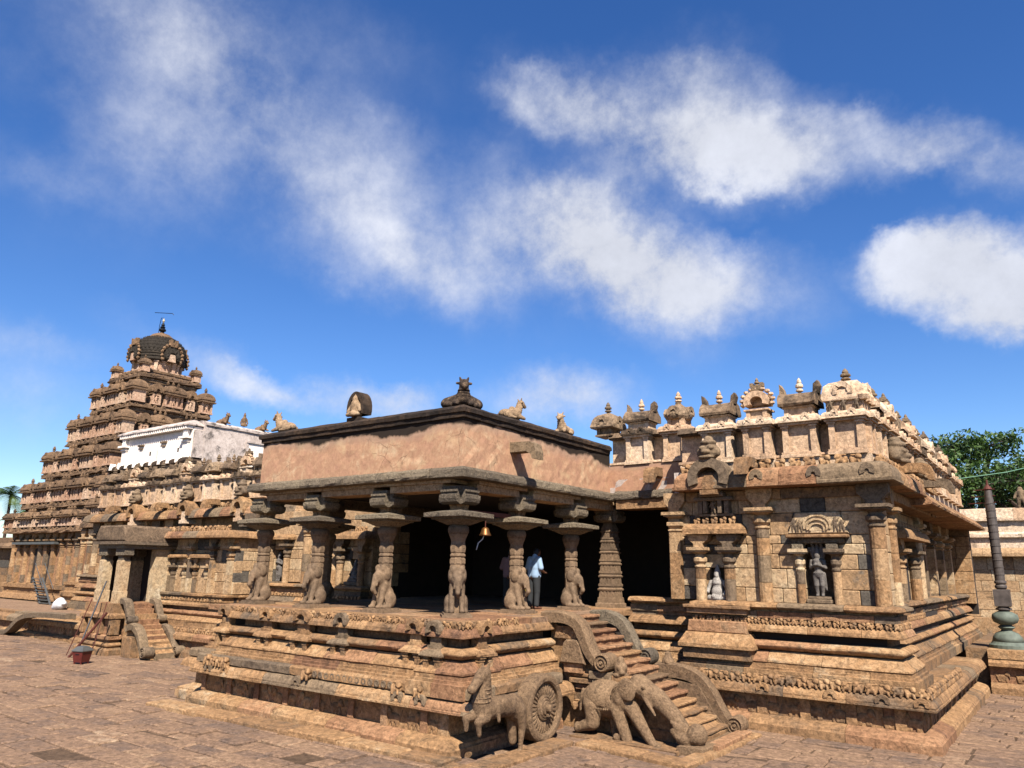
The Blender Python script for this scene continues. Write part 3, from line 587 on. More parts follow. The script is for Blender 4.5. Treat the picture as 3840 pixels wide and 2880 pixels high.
# --- pillars
def octp(prof, ph=math.pi/8): return MB().lathe(prof, 8, 0, 0, ph)
def lion_mesh():
    """seated elephant-headed lion, chest pressed against the shaft, facing -y"""
    p = [('e', (0, 0.06, 0.30), (0.23, 0.24, 0.24)), ('c', (0, 0.02, 0.35), (0, -0.10, 0.68), 0.21, 0.17),
         ('e', (0, -0.20, 0.72), (0.17, 0.18, 0.18)), ('e', (-0.10, -0.16, 0.92), (0.10, 0.10, 0.10)), ('e', (0.10, -0.16, 0.92), (0.10, 0.10, 0.10)),
         ('c', (0, -0.34, 0.68), (0, -0.42, 0.45), 0.095, 0.06), ('c', (0, -0.42, 0.45), (0.02, -0.34, 0.36), 0.06, 0.05),
         ('c', (-0.12, -0.10, 0.55), (-0.14, -0.26, 0.06), 0.095, 0.065), ('c', (0.12, -0.10, 0.55), (0.14, -0.26, 0.06), 0.095, 0.065),
         ('e', (-0.14, -0.31, 0.05), (0.075, 0.10, 0.05)), ('e', (0.14, -0.31, 0.05), (0.075, 0.10, 0.05)),
         ('e', (-0.22, 0.05, 0.20), (0.10, 0.19, 0.19)), ('e', (0.22, 0.05, 0.20), (0.10, 0.19, 0.19)), ('c', (-0.25, -0.02, 0.06), (-0.25, -0.22, 0.05), 0.07, 0.055), ('c', (0.25, -0.02, 0.06), (0.25, -0.22, 0.05), 0.07, 0.055),
         ('e', (-0.19, -0.08, 0.80), (0.06, 0.13, 0.15)), ('e', (0.19, -0.08, 0.80), (0.06, 0.13, 0.15)), ('c', (-0.08, -0.34, 0.64), (-0.11, -0.38, 0.52), 0.035, 0.02), ('c', (0.08, -0.34, 0.64), (0.11, -0.38, 0.52), 0.035, 0.02),
         ('e', (-0.07, -0.34, 0.76), (0.035, 0.04, 0.035)), ('e', (0.07, -0.34, 0.76), (0.035, 0.04, 0.035))]
    return sdf_mesh('seated_beast', p, 0.026, 0.035, 0.004)
LION = lion_mesh(); LION.materials.append(MATS['stone_pillar'])
def meshof(mb, name, mat, smooth=False):
    me = mb.mesh(name, smooth); me.materials.append(MATS[mat]); return me
PM = {}
PM['pedestal'] = meshof(MB().box(-0.34, 0.34, -0.44, 0.30, 0.0, 0.06).box(-0.30, 0.30, -0.40, 0.26, 0.06, 0.10), 'pedestal', 'stone_pillar')
PM['shaft'] = meshof(octp([(0.175, 0.10), (0.175, 1.16), (0.182, 1.17), (0.182, 1.30), (0.165, 1.31), (0.175, 1.33), (0.19, 1.35), (0.19, 1.385), (0.165, 1.40), (0.165, 1.42), (0.18, 1.44), (0.19, 1.50), (0.175, 1.62), (0.168, 1.68), (0.185, 1.74), (0.225, 1.83), (0.23, 1.85)]), 'shaft', 'stone_pillar')
sm = MB().lathe([(0.175, 0.10), (0.175, 1.16), (0.182, 1.17), (0.182, 1.30), (0.165, 1.31), (0.165, 1.33), (0.19, 1.35), (0.19, 1.385), (0.165, 1.40), (0.165, 1.42), (0.18, 1.44), (0.19, 1.50), (0.175, 1.62), (0.168, 1.68), (0.185, 1.74), (0.225, 1.83), (0.23, 1.85)], 8, 0, 0, math.pi/8)
for k_ in range(8):
    for z0_, z1_, w_, r_ in ((1.185, 1.285, 0.05, 0.178), (1.04, 1.13, 0.045, 0.172), (0.86, 1.01, 0.03, 0.172), (1.52, 1.60, 0.045, 0.178)): sm.box(-w_, w_, -r_, -r_+0.03, z0_, z1_, 0, AT(0, 0, 0, k_*math.pi/4))
PM['shaft'] = meshof(sm, 'shaft', 'stone_pillar')
PM['cushion'] = meshof(MB().lathe([(0.20, 1.845), (0.225, 1.86), (0.245, 1.90), (0.25, 1.96), (0.238, 2.02), (0.20, 2.05), (0.18, 2.07)], 16), 'cushion', 'stone_pillar', True)
ab = MB(); ab.sq([(0.20, 2.06), (0.40, 2.17), (0.46, 2.175), (0.46, 2.215), (0.50, 2.22)]); ab.sq([(0.575, 2.22), (0.585, 2.235), (0.585, 2.325), (0.44, 2.355), (0.22, 2.40), (0.17, 2.41)])
PM['abacus'] = meshof(ab, 'abacus', 'stone_eave')
lt = MB(); lt.sq([(0.16, 2.40), (0.15, 2.45), (0.17, 2.53)])
for a in range(4): lt.add([(-0.1, -0.2, 2.37), (0.1, -0.2, 2.37), (0.0, -0.17, 2.54), (-0.1, -0.12, 2.37), (0.1, -0.12, 2.37), (0.0, -0.12, 2.54)], [(0, 1, 2), (3, 5, 4), (0, 2, 5, 3), (1, 4, 5, 2), (0, 3, 4, 1)], AT(0, 0, 0, a*math.pi/2))
PM['lotus_neck'] = meshof(lt, 'lotus_neck', 'stone')
bk = MB()
for a in (0, math.pi/2):
    T = AT(0, 0, 0, a); w = 0.255+0.004*(a > 0)
    pol = [(-0.29, 2.53), (0.29, 2.53), (0.40, 2.58), (0.43, 2.66), (0.43, 2.74), (0.37, 2.755), (0.37, 2.80), (0.40, 2.81), (0.40, 2.86), (0.34, 2.87), (0.34, 2.94+0.004*(a > 0)), (-0.34, 2.94+0.004*(a > 0)), (-0.34, 2.87), (-0.40, 2.86), (-0.40, 2.81), (-0.37, 2.80), (-0.37, 2.755), (-0.43, 2.74), (-0.43, 2.66), (-0.40, 2.58)]
    bk.prism(pol, -w, w, T)
PM['bracket'] = meshof(bk, 'bracket', 'stone_eave')
def pillar(x, y, rz, beast=True, parent=None):
    c = empty('pillar', (x, y, 2.42), parent or porch, 0.0); 
    for k in ('pedestal', 'shaft', 'cushion', 'abacus', 'lotus_neck', 'bracket'):
        o = link(k, PM[k], None, c)
        if k == 'pedestal': o.rotation_euler = (0, 0, rz)
        if k == 'abacus': o.rotation_euler = (0, 0, rnd.gauss(0, 0.015))
    if beast: link('seated_beast', LION, None, c, (0, 0, 0.08), (0, 0, rz), (0.86*rnd.choice((-1, 1)), 0.92, 1.04))
    return c
AX, BX = [-0.3, -2.647, -5.254, -7.641], [0.3, 2.615, 5.251, 7.533]
pillar(AX[0], BX[0], R(45))
for x in AX[1:]: pillar(x, BX[0], 0.0)
for yv in BX[1:3]: pillar(AX[0], yv, R(90))
for yv in BX[1:2]: pillar(AX[3], yv, R(-90), True)
# tall carved pillar at the hall end of the stair side
cp = empty('carved_pillar', (AX[0], BX[3], 2.42), porch)
pr_ = []; z = 0.0
mb = MB(); mb.sq([(0.34, 0), (0.34, 0.12), (0.30, 0.14), (0.30, 0.22)]); mb.build('pedestal', 'stone_pillar', cp)
z = 0.22; w = 0.29
for i in range(6):
    h = 0.40-0.02*i; mb = MB()
    mb.sq([(w, z), (w, z+h*0.18), (w*0.9, z+h*0.2), (w*0.86, z+h*0.66), (w*0.98, z+h*0.7), (w*1.02, z+h*0.8), (w*0.9, z+h*0.86), (w*0.86, z+h)])
    for a in range(4):
        T = AT(0, 0, 0, a*math.pi/2)
        for q in (-0.62, -0.2, 0.2, 0.62): mb.box(w*q-0.03, w*q+0.03, -w*0.93, -w*0.8, z+h*0.22, z+h*0.66, 0, T)
    mb.build('carved_tier', 'stone_pillar', cp); z += h; w *= 0.945
mb = MB(); mb.sq([(w, z), (w*0.8, z+0.1), (0.08, z+0.34), (0.05, z+0.40)]); mb.build('spire', 'stone_pillar', cp)
link('bracket', PM['bracket'], None, cp)
# --- beams, eave slabs, ceiling
beams = empty('beams', (0, 0, 0), porch)
pts = AX[::-1]
for a, b in zip(pts[:-1], pts[1:]):
    MB().box(a+0.30, b-0.30, 0.02, 0.56, 5.29, 5.45).box(a+0.005, b-0.005, -0.03, 0.58, 5.452, 5.545).build('beam', 'stone_wall', beams, jit=0.005)
for a, b in zip(BX[:-1], BX[1:]):
    MB().box(-0.56, -0.02, a+0.30, b-0.30, 5.29, 5.45).box(-0.58, 0.03, a+0.3, b-0.005, 5.452, 5.545).build('beam', 'stone_wall', beams, jit=0.005)
for a, b in zip(BX[:-1], BX[1:]): MB().box(-7.9, -7.36, a+0.3, b-0.3, 5.29, 5.45).box(-7.93, -7.34, a+0.3, b, 5.452, 5.53).build('beam', 'stone_eave', beams)
course(porch, 'eave_course', [(-7.95, 7.0), (-7.95, -0.25), (0.25, -0.25), (0.25, 7.0)], [(0.12, 5.53), (0.0, 5.55), (-0.02, 5.60), (0.0, 5.72), (0.08, 5.79)], 0.7, 1.55, 'stone_eave', sub=0.2, jit=0.007, push=0.012)
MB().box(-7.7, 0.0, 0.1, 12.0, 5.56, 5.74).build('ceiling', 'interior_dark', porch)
# --- plaster parapet and black coping
pw = MB()
def plaster_face(mb, T, s0, s1, z0, z1, n=24, m=6):
    V = []; 
    for j in range(m+1):
        for i in range(n+1):
            e = 0 if j in (0, m) or i in (0, n) else 1
            V.append((s0+(s1-s0)*i/n, e*nrg.normal(0, 0.006), z0+(z1-z0)*j/m))
    mb.add(V, [(j*(n+1)+i, j*(n+1)+i+1, (j+1)*(n+1)+i+1, (j+1)*(n+1)+i) for j in range(m) for i in range(n)], T)
plaster_face(pw, FA(0.0), -7.72, 0.0, 5.76, 7.03, 40, 7); plaster_face(pw, FB(0.0), 0.0, 7.05, 5.76, 7.03, 36, 7)
pw.box(-7.72, -0.012, 0.012, 0.45, 5.76, 7.02).box(-0.45, -0.012, 0.452, 7.0, 5.76, 7.02).box(-7.72, -7.3, 0.452, 7.0, 5.76, 7.02)
pw.build('plaster_wall', 'plaster_pink', porch)
course(porch, 'coping', [(-7.72, 7.0), (-7.72, 0.0), (0.0, 0.0), (0.0, 7.02)], [(0.02, 6.98), (-0.05, 6.985), (-0.06, 7.10), (-0.10, 7.105), (-0.11, 7.20), (-0.02, 7.27), (0.14, 7.325), (0.26, 7.335)], 0.5, 2.6, 'coping_black', jit=0.007, gap=0.002, stone_name='coping_stone')
MB().box(-7.3, -0.4, 0.4, 7.0, 5.75, 6.2).build('roof', 'plaster_grey', porch)
# --- stone water spouts
def spout(th, T, s, z, L=0.72, mat='stone', w=0.17):
    mb = MB(T); pol = [(-0.05, z-0.14), (L*0.62, z-0.14), (L*0.80, z-0.22), (L*0.86, z-0.34), (L, z-0.36), (L, z-0.16), (L*0.92, z+0.03), (L*0.75, z+0.10), (-0.05, z+0.12)]
    V = [(s-w, p[0], p[1]) for p in pol]+[(s+w, p[0], p[1]) for p in pol]; n = len(pol)
    mb.add(V, [tuple(range(n)), tuple(range(n, 2*n))[::-1]]+[(i, (i+1) % n, n+(i+1) % n, n+i) for i in range(n)])
    mb.build('water_spout', mat, th)
spout(porch, FB(0.0), 2.02, 6.52, 0.8, 'stone_grey')
# ------------------------------------------------------------------ hall wing right of the porch
hall = thing('hall_wing', 'carved stone hall wing with statue niches and shrine-topped parapet beside the stairs', 'temple hall')
H0 = [(2.4, 5.0), (8.6, 5.0), (8.6, 15.39)]
H1 = [(2.4, 5.09), (8.57, 5.09), (8.57, 15.39)]
H2 = [(0.95, 6.25), (3.05, 6.25), (3.05, 5.64), (8.0, 5.64), (8.0, 7.3), (7.5, 7.3), (7.5, 24.5)]
base_courses(hall, H0, H1, H2)
def upper_courses(th, p2):
    course(th, 'top_course', p2, [(0.19, 2.35), (0.19, 2.44), (0.14, 2.45), (0.14, 2.60)], 0.5, 1.1, rmats=['stone', 'stone_red', 'stone_grey'], jit=0.008)
    course(th, 'wall_foot_course', p2, [(0.20, 2.60), (0.20, 2.66), (0.03, 2.68), (0.0, 2.71), (0.02, 2.77), (0.14, 2.81)], 0.6, 1.5, rmats=['stone', 'stone_grey'], jit=0.008)
upper_courses(hall, H2)
yl = empty('beast_frieze', (0, 0, 0), hall)
frieze(yl, H1, 0.17, 1.00, 0.255, 0.255, PAWS, smin=0.6, smax=11.5)
frieze(yl, H2[2:], 0.12, 2.31, 0.165, 0.18, PAWS, smax=12.5)
an = empty('animal_frieze', (0, 0, 0), hall)
frieze(an, H0, 0.37, 0.33, 0.42, 0.50, BEASTS, flip=True, depth=0.55, smin=1.5, smax=11.0)
for x in np.arange(4.9, 8.5, 0.98):
    mb = MB(FA(5.0)); mb.box(x-0.11, x+0.11, -0.42, -0.30, 0.335, 0.785); mb.build('rosette_panel', 'stone', an)
for y in np.arange(6.2, 15, 1.0): MB(FB(8.6)).box(y-0.1, y+0.1, -0.42, -0.30, 0.335, 0.785).build('rosette_panel', 'stone', an)
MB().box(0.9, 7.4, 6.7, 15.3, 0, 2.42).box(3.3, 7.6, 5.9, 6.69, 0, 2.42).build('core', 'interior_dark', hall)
# ledge rosettes (arched) at the corner
for x, T in ((6.5, FA(5.09)), (7.55, FA(5.09)), (8.3, FA(5.09)), (5.0, FA(5.09))):
    mb = MB(); nasi(mb, T, x, 0.0, 0.80, 0.30, 0.24, 0.08, inner=0.4); mb.build('arch', 'stone', an)

def wall_blocks(th, T, s0, s1, z0, z1, holes=(), rowh=0.42, L=0.75, mat='stone_wall', depth=0.35, name='wall', rows=None, grey=0.08):
    part = empty(name, (0, 0, 0), th); z = z0; zs = [z0]
    if rows: zs = rows
    else:
        while zs[-1] < z1-rowh*0.6: zs.append(min(z1, zs[-1]+rowh*rnd.uniform(0.75, 1.25)))
        zs[-1] = z1
    cutz = sorted(set(zs+[h[2] for h in holes if z0 < h[2] < z1]+[h[3] for h in holes if z0 < h[3] < z1]))
    cz = [cutz[0]]
    for q in cutz[1:]:
        if q-cz[-1] > 0.06: cz.append(q)
        else: cz[-1] = q if q in [h[2] for h in holes]+[h[3] for h in holes] else cz[-1]
    for a, b in zip(cz[:-1], cz[1:]):
        hs_ = sorted([(h[0], h[1]) for h in holes if h[2] < (a+b)/2 < h[3]]); runs = []; s = s0
        for h in hs_:
            if h[0] > s: runs.append((s, h[0]))
            s = max(s, h[1])
        if s < s1: runs.append((s, s1))
        for (p, q) in runs:
            s = p
            while s < q-1e-4:
                e = s+L*rnd.uniform(0.6, 1.5)
                if q-e < 0.25: e = q
                g = 0.005; n = rnd.uniform(-0.006, 0.012)
                mb = MB(T); mb.box(s+g, e-g, -depth, n, a+g, b-g, 0.016); mb.build('wall_block', 'block_dark' if rnd.random() < grey else mat, part); s = e
    return part
N1 = (3.46, 3.92, 2.70, 3.62); N2 = (5.87, 6.51, 2.72, 4.22)
WA = FA(6.1)
wall_blocks(hall, WA, 2.32, 7.66, 2.80, 5.62, [N1, N2], grey=0.17, rowh=0.46, L=0.7)
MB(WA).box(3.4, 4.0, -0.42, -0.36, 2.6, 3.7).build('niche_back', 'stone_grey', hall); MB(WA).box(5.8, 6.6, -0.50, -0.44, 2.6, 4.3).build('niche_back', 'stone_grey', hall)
wall_blocks(hall, FB(7.66), 6.1+0.01, 7.5, 2.80, 5.62)
wall_blocks(hall, FB(7.14), 7.5, 14.6, 2.80, 5.62)
def wpil(th, T, s, n, r, z0, zc, z1, rnd_=True, mat='stone_wall', plate=2.0, br=True):
    """pilaster: shaft, bulb capital, broad plate and corbel"""
    p = empty('pilaster', (0, 0, 0), th); mb = MB(T); seg = 14 if rnd_ else 4; ph = 0 if rnd_ else math.pi/4; k = 1 if rnd_ else math.sqrt(2)
    zz = z0; i = 0
    while zz < zc-0.42:
        e = min(zc-0.42, zz+rnd.uniform(0.42, 0.75)); e = zc-0.42 if zc-0.42-e < 0.2 else e
        m2 = MB(T); m2.lathe([(r*k*0.985, zz+0.004), (r*k, zz+0.02), (r*k, e-0.02), (r*k*0.985, e-0.004)], seg, s, n, ph); m2.build('shaft_block', rnd.choice([mat, mat, 'stone', 'stone_grey']), p); zz = e
    b = zc-0.42
    mb.lathe([(r*k*0.9, b), (r*k*1.12, b+0.04), (r*k*1.12, b+0.07), (r*k*0.85, b+0.09), (r*k*0.9, b+0.12), (r*k*1.28, b+0.18), (r*k*1.3, b+0.26), (r*k*0.9, b+0.32), (r*k*0.8, b+0.36), (r*k*1.5, b+0.42)], seg, s, n, ph)
    w = r*plate; mb.box(s-w*0.86, s+w*0.86, -0.1, n+w*0.86, b+0.42, b+0.455); mb.box(s-w, s+w, -0.1, n+w, b+0.46, b+0.54)
    mb.box(s-r*0.9, s+r*0.9, -0.1, n+r*0.9, b+0.54, b+0.64)
    if br:
        h = z1-(b+0.64); mb.prism([(s-r, b+0.64), (s+r, b+0.64), (s+r*1.9, b+0.64+h*0.45), (s+r*2.0, z1), (s-r*2.0, z1), (s-r*1.9, b+0.64+h*0.45)], -0.05, n+r*0.85)
    mb.build('capital', mat if rnd.random() < 0.6 else 'stone_grey', p); return p
wpil(hall, WA, 2.58, 0.02, 0.155, 2.8, 4.96, 5.6, False)
wpil(hall, WA, 4.92, 0.04, 0.17, 2.8, 5.0, 5.6)
wpil(hall, WA, 7.60, 0.04, 0.18, 2.8, 5.0, 5.6)
for s in (5.78, 6.62): wpil(hall, WA, s, 0.0, 0.10, 2.8, 3.98, 4.22, True, plate=2.2)
for s in (3.30, 4.08): wpil(hall, WA, s, 0.22, 0.14, 2.72, 4.02, 4.46, True, plate=1.9)
wpil(hall, FB(7.66), 7.25, 0.02, 0.13, 2.8, 5.0, 5.6); wpil(hall, FB(7.14), 8.3, 0.02, 0.14, 2.8, 5.0, 5.6, True)
wpil(hall, FB(7.14), 10.2, 0.16, 0.15, 2.8, 4.1, 4.5); wpil(hall, FB(7.14), 12.6, 0.16, 0.15, 2.8, 4.1, 4.5); wpil(hall, FB(7.14), 14.4, 0.02, 0.15, 2.8, 5.0, 5.6)
# niche frames
fr = empty('niche_frame', (0, 0, 0), hall)
MB(WA).box(5.55, 6.98, -0.05, 0.30, 4.36, 4.44, 0.02).build('lintel', 'stone', fr); MB(WA).box(5.66, 6.86, -0.05, 0.16, 4.23, 4.355, 0.02).build('lintel', 'stone_eave', fr)
mb = MB(WA); mb.prism([(5.56, 4.47), (6.98, 4.47), (6.78, 4.98), (5.76, 4.98)], -0.05, 0.07, None, 0.02); mb.build('relief_panel', 'stone_wall', fr)
mb = MB()
for rr in (0.34, 0.26, 0.18): nasi(mb, WA, 6.27, 0.10+(0.34-rr)*0.12, 4.48, rr*2, rr*1.35, 0.06, inner=0.84)
mb.build('relief_arch', 'stone_wall', fr)
for q in np.linspace(5.72, 6.84, 9):
    if abs(q-6.27) > 0.3: link('relief_figure', fig_me, None, fr, (q, 6.02, 4.5+0.02), (0, 0, 0), (0.34, 0.16, 0.34*rnd.uniform(0.7, 1.1)))
for s in (-1, 1): MB(WA).box(6.19+s*0.40-0.14, 6.19+s*0.40+0.14, -0.05, 0.20, 4.02, 4.225, 0.02).build('corbel', 'stone_eave', fr)
MB(WA).box(5.90, 6.48, -0.4, 0.12, 2.82, 2.92, 0.02).box(5.93, 6.45, -0.4, 0.08, 2.92, 2.985, 0.01).box(5.83, 6.56, -0.4, 0.17, 2.64, 2.82, 0.02).build('statue_base', 'stone_grey', fr)
fr1 = empty('niche_frame', (0, 0, 0), hall)
def canopy(th, T, s0, s1, n, z, h, mat='stone', beasts=True):
    mb = MB(T); V = []; pr = kapota(0.0, z, 0.22, z+h, 0.06, 5); m = len(pr)
    for (d, q) in pr: V += [(s0+d*0.7, -0.1, q), (s0+d*0.7, n-d, q), (s1-d*0.7, n-d, q), (s1-d*0.7, -0.1, q)]
    F = [(i*4+k, i*4+(k+1) % 4, (i+1)*4+(k+1) % 4, (i+1)*4+k) for i in range(m-1) for k in range(4)]+[(3, 2, 1, 0), tuple(range(4*m-4, 4*m))]
    mb.add(V, F); mb.build('canopy', mat, th, jit=0.006)
    if beasts:
        L = s1-s0-0.4; k = int(L/0.2)
        for i in range(k):
            p = T(np.array([[s0+0.2+L*(i+0.5)/k, n-0.3, z+h-0.02]]))[0]; r = 0 if abs(T(np.array([[1., 0, 0]]))[0][0]-T(np.array([[0., 0, 0]]))[0][0]) > 0.5 else math.pi/2
            link('carved_beast', rnd.choice(PAWS), None, th, tuple(p), (0, 0, r), (0.20, 0.2, 0.22))
canopy(fr1, WA, 2.92, 4.52, 0.46, 4.47, 0.28)
mb = MB(WA); mb.box(3.2, 4.25, -0.05, 0.22, 4.94, 5.0); mb.box(3.3, 3.42, -0.05, 0.24, 5.0, 5.34); mb.box(4.02, 4.14, -0.05, 0.24, 5.0, 5.34); mb.box(3.46, 3.56, -0.05, 0.28, 5.02, 5.34); mb.box(3.86, 3.96, -0.05, 0.28, 5.02, 5.34); mb.box(3.2, 4.25, -0.05, 0.30, 5.34, 5.44, 0.02); mb.box(3.4, 4.05, -0.05, 0.4, 5.44, 5.56, 0.02); mb.build('mini_shrine', 'stone_grey', fr1)
link('figure', fig_me, None, fr1, (3.72, 5.88, 5.01), (0, 0, 0), (0.36, 0.36, 0.36))
mb = MB(); nasi(mb, FA(5.54), 3.75, 0.06, 5.52, 1.12, 0.92, 0.5, 16, inner=0.56); mb.build('great_arch', 'stone_grey', fr1, jit=0.004)
mb = MB(FA(5.54)); mb.box(3.58, 3.92, -0.3, 0.0, 5.62, 5.80); mb.box(3.52, 3.98, -0.3, 0.04, 5.48, 5.60); mb.prism([(3.56, 5.80), (3.94, 5.80), (3.86, 5.98), (3.64, 5.98)], -0.3, -0.02); mb.build('arch_shrine', 'stone', fr1)
kirti = sdf_mesh('lion_face', [('e', (0, 0, 0.28), (0.27, 0.24, 0.26)), ('e', (-0.12, -0.20, 0.36), (0.08, 0.08, 0.07)), ('e', (0.12, -0.20, 0.36), (0.08, 0.08, 0.07)), ('e', (0, -0.24, 0.24), (0.13, 0.12, 0.08)), ('e', (0, -0.2, 0.10), (0.22, 0.12, 0.06)), ('e', (0, -0.05, 0.52), (0.22, 0.2, 0.10)), ('e', (0, 0, 0.64), (0.12, 0.14, 0.09)), ('e', (-0.24, -0.02, 0.26), (0.08, 0.12, 0.14)), ('e', (0.24, -0.02, 0.26), (0.08, 0.12, 0.14))], 0.03, 0.035, 0.01)
kirti.materials.append(MATS['stone_grey'])
link('lion_face', kirti, None, fr1, (3.74, 5.72, 6.36), (0, 0, 0), (1, 1, 0.95))
# pedestal under niche 1
mb = MB(FA(5.64)); mb.prism([(2.9, 2.62), (4.62, 2.62), (4.62, 2.70), (2.9, 2.70)], -0.5, 0.10, None, 0.015); mb.build('pedestal_top', 'stone', fr1)
mb = MB(FA(5.64)); mb.box(2.98, 4.54, -0.4, 0.02, 2.50, 2.618); mb.build('pedestal_band', 'stone_red', fr1)
mb = MB(FA(5.64)); mb.prism([(3.02, 2.05), (4.56, 2.05), (4.52, 2.33), (3.06, 2.33)], -0.4, 0.13, None, 0.02); mb.build('pedestal_block', 'stone_red', fr1)
mb = MB(FA(5.64)); mb.add([(2.86, -0.4, 1.70), (4.76, -0.4, 1.70), (4.76, 0.36, 1.70), (2.86, 0.36, 1.70), (2.86, -0.4, 1.78), (4.76, -0.4, 1.78), (4.76, 0.36, 1.78), (2.86, 0.36, 1.78), (3.0, -0.4, 2.045), (4.6, -0.4, 2.045), (4.6, 0.15, 2.045), (3.0, 0.15, 2.045)], [(3, 2, 1, 0), (0, 1, 5, 4), (1, 2, 6, 5), (2, 3, 7, 6), (3, 0, 4, 7), (4, 5, 9, 8), (5, 6, 10, 9), (6, 7, 11, 10), (7, 4, 8, 11), (8, 9, 10, 11)]); mb.build('pedestal_lip', 'stone', fr1)
mb = MB(FA(5.64)); mb.box(2.95, 4.68, -0.4, 0.26, 1.44, 1.70); mb.build('pedestal_foot', 'stone', fr1)
# stair-side shrine on the east face
fb = empty('niche_frame', (0, 0, 0), hall); canopy(fb, FB(7.14), 9.4, 13.4, 0.55, 4.5, 0.30); canopy(fb, FB(7.14), 7.75, 9.0, 0.35, 4.6, 0.24, beasts=False)
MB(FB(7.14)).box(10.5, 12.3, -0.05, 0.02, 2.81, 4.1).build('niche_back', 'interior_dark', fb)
# opening jamb, hall interior, roof
MB().box(2.30, 2.44, 6.5, 8.4, 2.42, 5.6).build('jamb', 'stone', hall)
MB().box(-9.4, 7.0, 12.0, 12.3, 2.4, 5.7).box(2.46, 2.9, 6.46, 12.0, 2.42, 5.6).box(-9.6, -9.4, 6.6, 12, 2.4, 5.7).build('inner_wall', 'interior_dark', hall)
MB().box(-9.4, 2.4, 7.65, 12.0, 2.2, 2.41).build('inner_floor', 'paving_stone', hall)
MB().box(-0.1, 2.46, 7.05, 24.0, 5.76, 6.2).box(2.462, 7.05, 6.3, 24.0, 5.64, 6.2).box(-9.5, -0.102, 7.2, 24, 5.80, 6.2).build('roof', 'plaster_grey', hall)
MB().box(7.0, 7.13, 6.2, 14.5, 2.4, 5.6).box(2.5, 7.0, 14.6, 14.8, 2.4, 5.6).box(2.5, 7.7, 24.3, 24.6, 2.0, 5.6).box(3.0, 3.2, 14.9, 24, 2, 5.6).build('inner_wall', 'interior_dark', hall)
MB().box(3, 7.2, 15.5, 24.2, 0, 2.42).build('floor', 'stone', hall)
for yq in (16.4, 18.6, 20.8, 23.0): wpil(hall, FB(6.7), yq, 0.2, 0.2, 2.45, 4.9, 5.62, False, plate=1.9)
wall_blocks(hall, FA(24.0), 5.2, 7.7, 2.42, 5.6, (), 0.5, 0.8, 'stone', 0.28, 'end_wall')
# lintel over the opening beside the carved pillar
lb = empty('lintels', (0, 0, 0), hall)
MB(FA(7.0)).box(0.32, 2.32, -0.6, 0.18, 5.30, 5.45).box(0.3, 2.6, -0.6, 0.14, 5.452, 5.56).build('beam', 'stone', lb, jit=0.005)
course(hall, 'eave_course', [(0.26, 6.78), (2.62, 6.78)], [(0.12, 5.56), (0.0, 5.58), (-0.02, 5.62), (0.0, 5.75), (0.1, 5.83)], 0.6, 1.4, 'stone_eave', sub=0.16, jit=0.015)
mb = MB(); plaster_face(mb, FA(7.05), -0.02, 2.72, 5.80, 6.62, 14, 5); mb.box(-0.02, 2.72, 7.062, 7.4, 5.8, 6.62); mb.build('plaster_wall', 'plaster_pink', hall)
spout(hall, FA(7.05), 1.60, 6.35, 0.62)
# great cornice
CP = [(2.71, 7.0), (2.71, 5.54), (8.15, 5.54), (8.15, 10.2)]
course(hall, 'great_cornice', CP, [(0.55, 5.60), (0.03, 5.61), (0.0, 5.63), (0.0, 5.70), (0.025, 5.71), (0.03, 5.80), (0.05, 5.90), (0.10, 6.0), (0.18, 6.07), (0.32, 6.12)], 1.1, 0.85, rmats=['stone', 'stone_grey', 'stone_red'], jit=0.007, push=0.012)
course(hall, 'drooping_eave', [(8.15, 10.25), (8.15, 25.0)], [(0.15, 5.42), (-0.10, 5.44), (-0.12, 5.50), (-0.02, 5.62), (0.16, 5.80), (0.38, 5.95), (0.7, 6.08)], 1.1, 0.7, rmats=['stone', 'stone_red', 'stone'], jit=0.006, push=0.006)
course(hall, 'corbel_course', [(2.9, 6.02), (7.74, 6.02), (7.74, 14.8)], [(0, 5.34), (0, 5.58)], 0.5, 1.4, 'stone', jit=0.006)
bf = empty('beast_frieze', (0, 0, 0), hall)
frieze(bf, [(2.75, 5.96), (7.73, 5.96), (7.73, 24.0)], 0.0, 6.07, 0.31, 0.36, PAWS, skip=((0.55, 1.45),), smax=14)
for x in (5.0, 6.4, 7.6): 
    mb = MB(); nasi(mb, FA(5.56), x, 0.02, 5.72, 0.34, 0.34, 0.2, inner=0.3); mb.build('arch', 'stone_grey', bf)
spout(hall, FA(6.0), 4.72, 6.28, 0.75, 'stone'); spout(hall, FB(7.7), 8.6, 6.25, 0.9, 'stone'); spout(hall, FB(7.7), 12.5, 6.25, 0.9, 'stone_grey')
for y, k in ((8.6, 1.1), (12.5, 1.0)): link('lion_face', kirti, None, bf, (7.75, y, 6.3), (0, 0, R(90)), (k, k, k))
MB(FA(6.16)).box(2.72, 7.6, -0.6, 0.0, 6.05, 6.36).build('parapet_foot', 'stucco_cream', hall); MB(FB(7.5)).box(6.2, 24.0, -0.6, 0.0, 6.05, 6.36).build('parapet_foot', 'stucco_cream', hall)
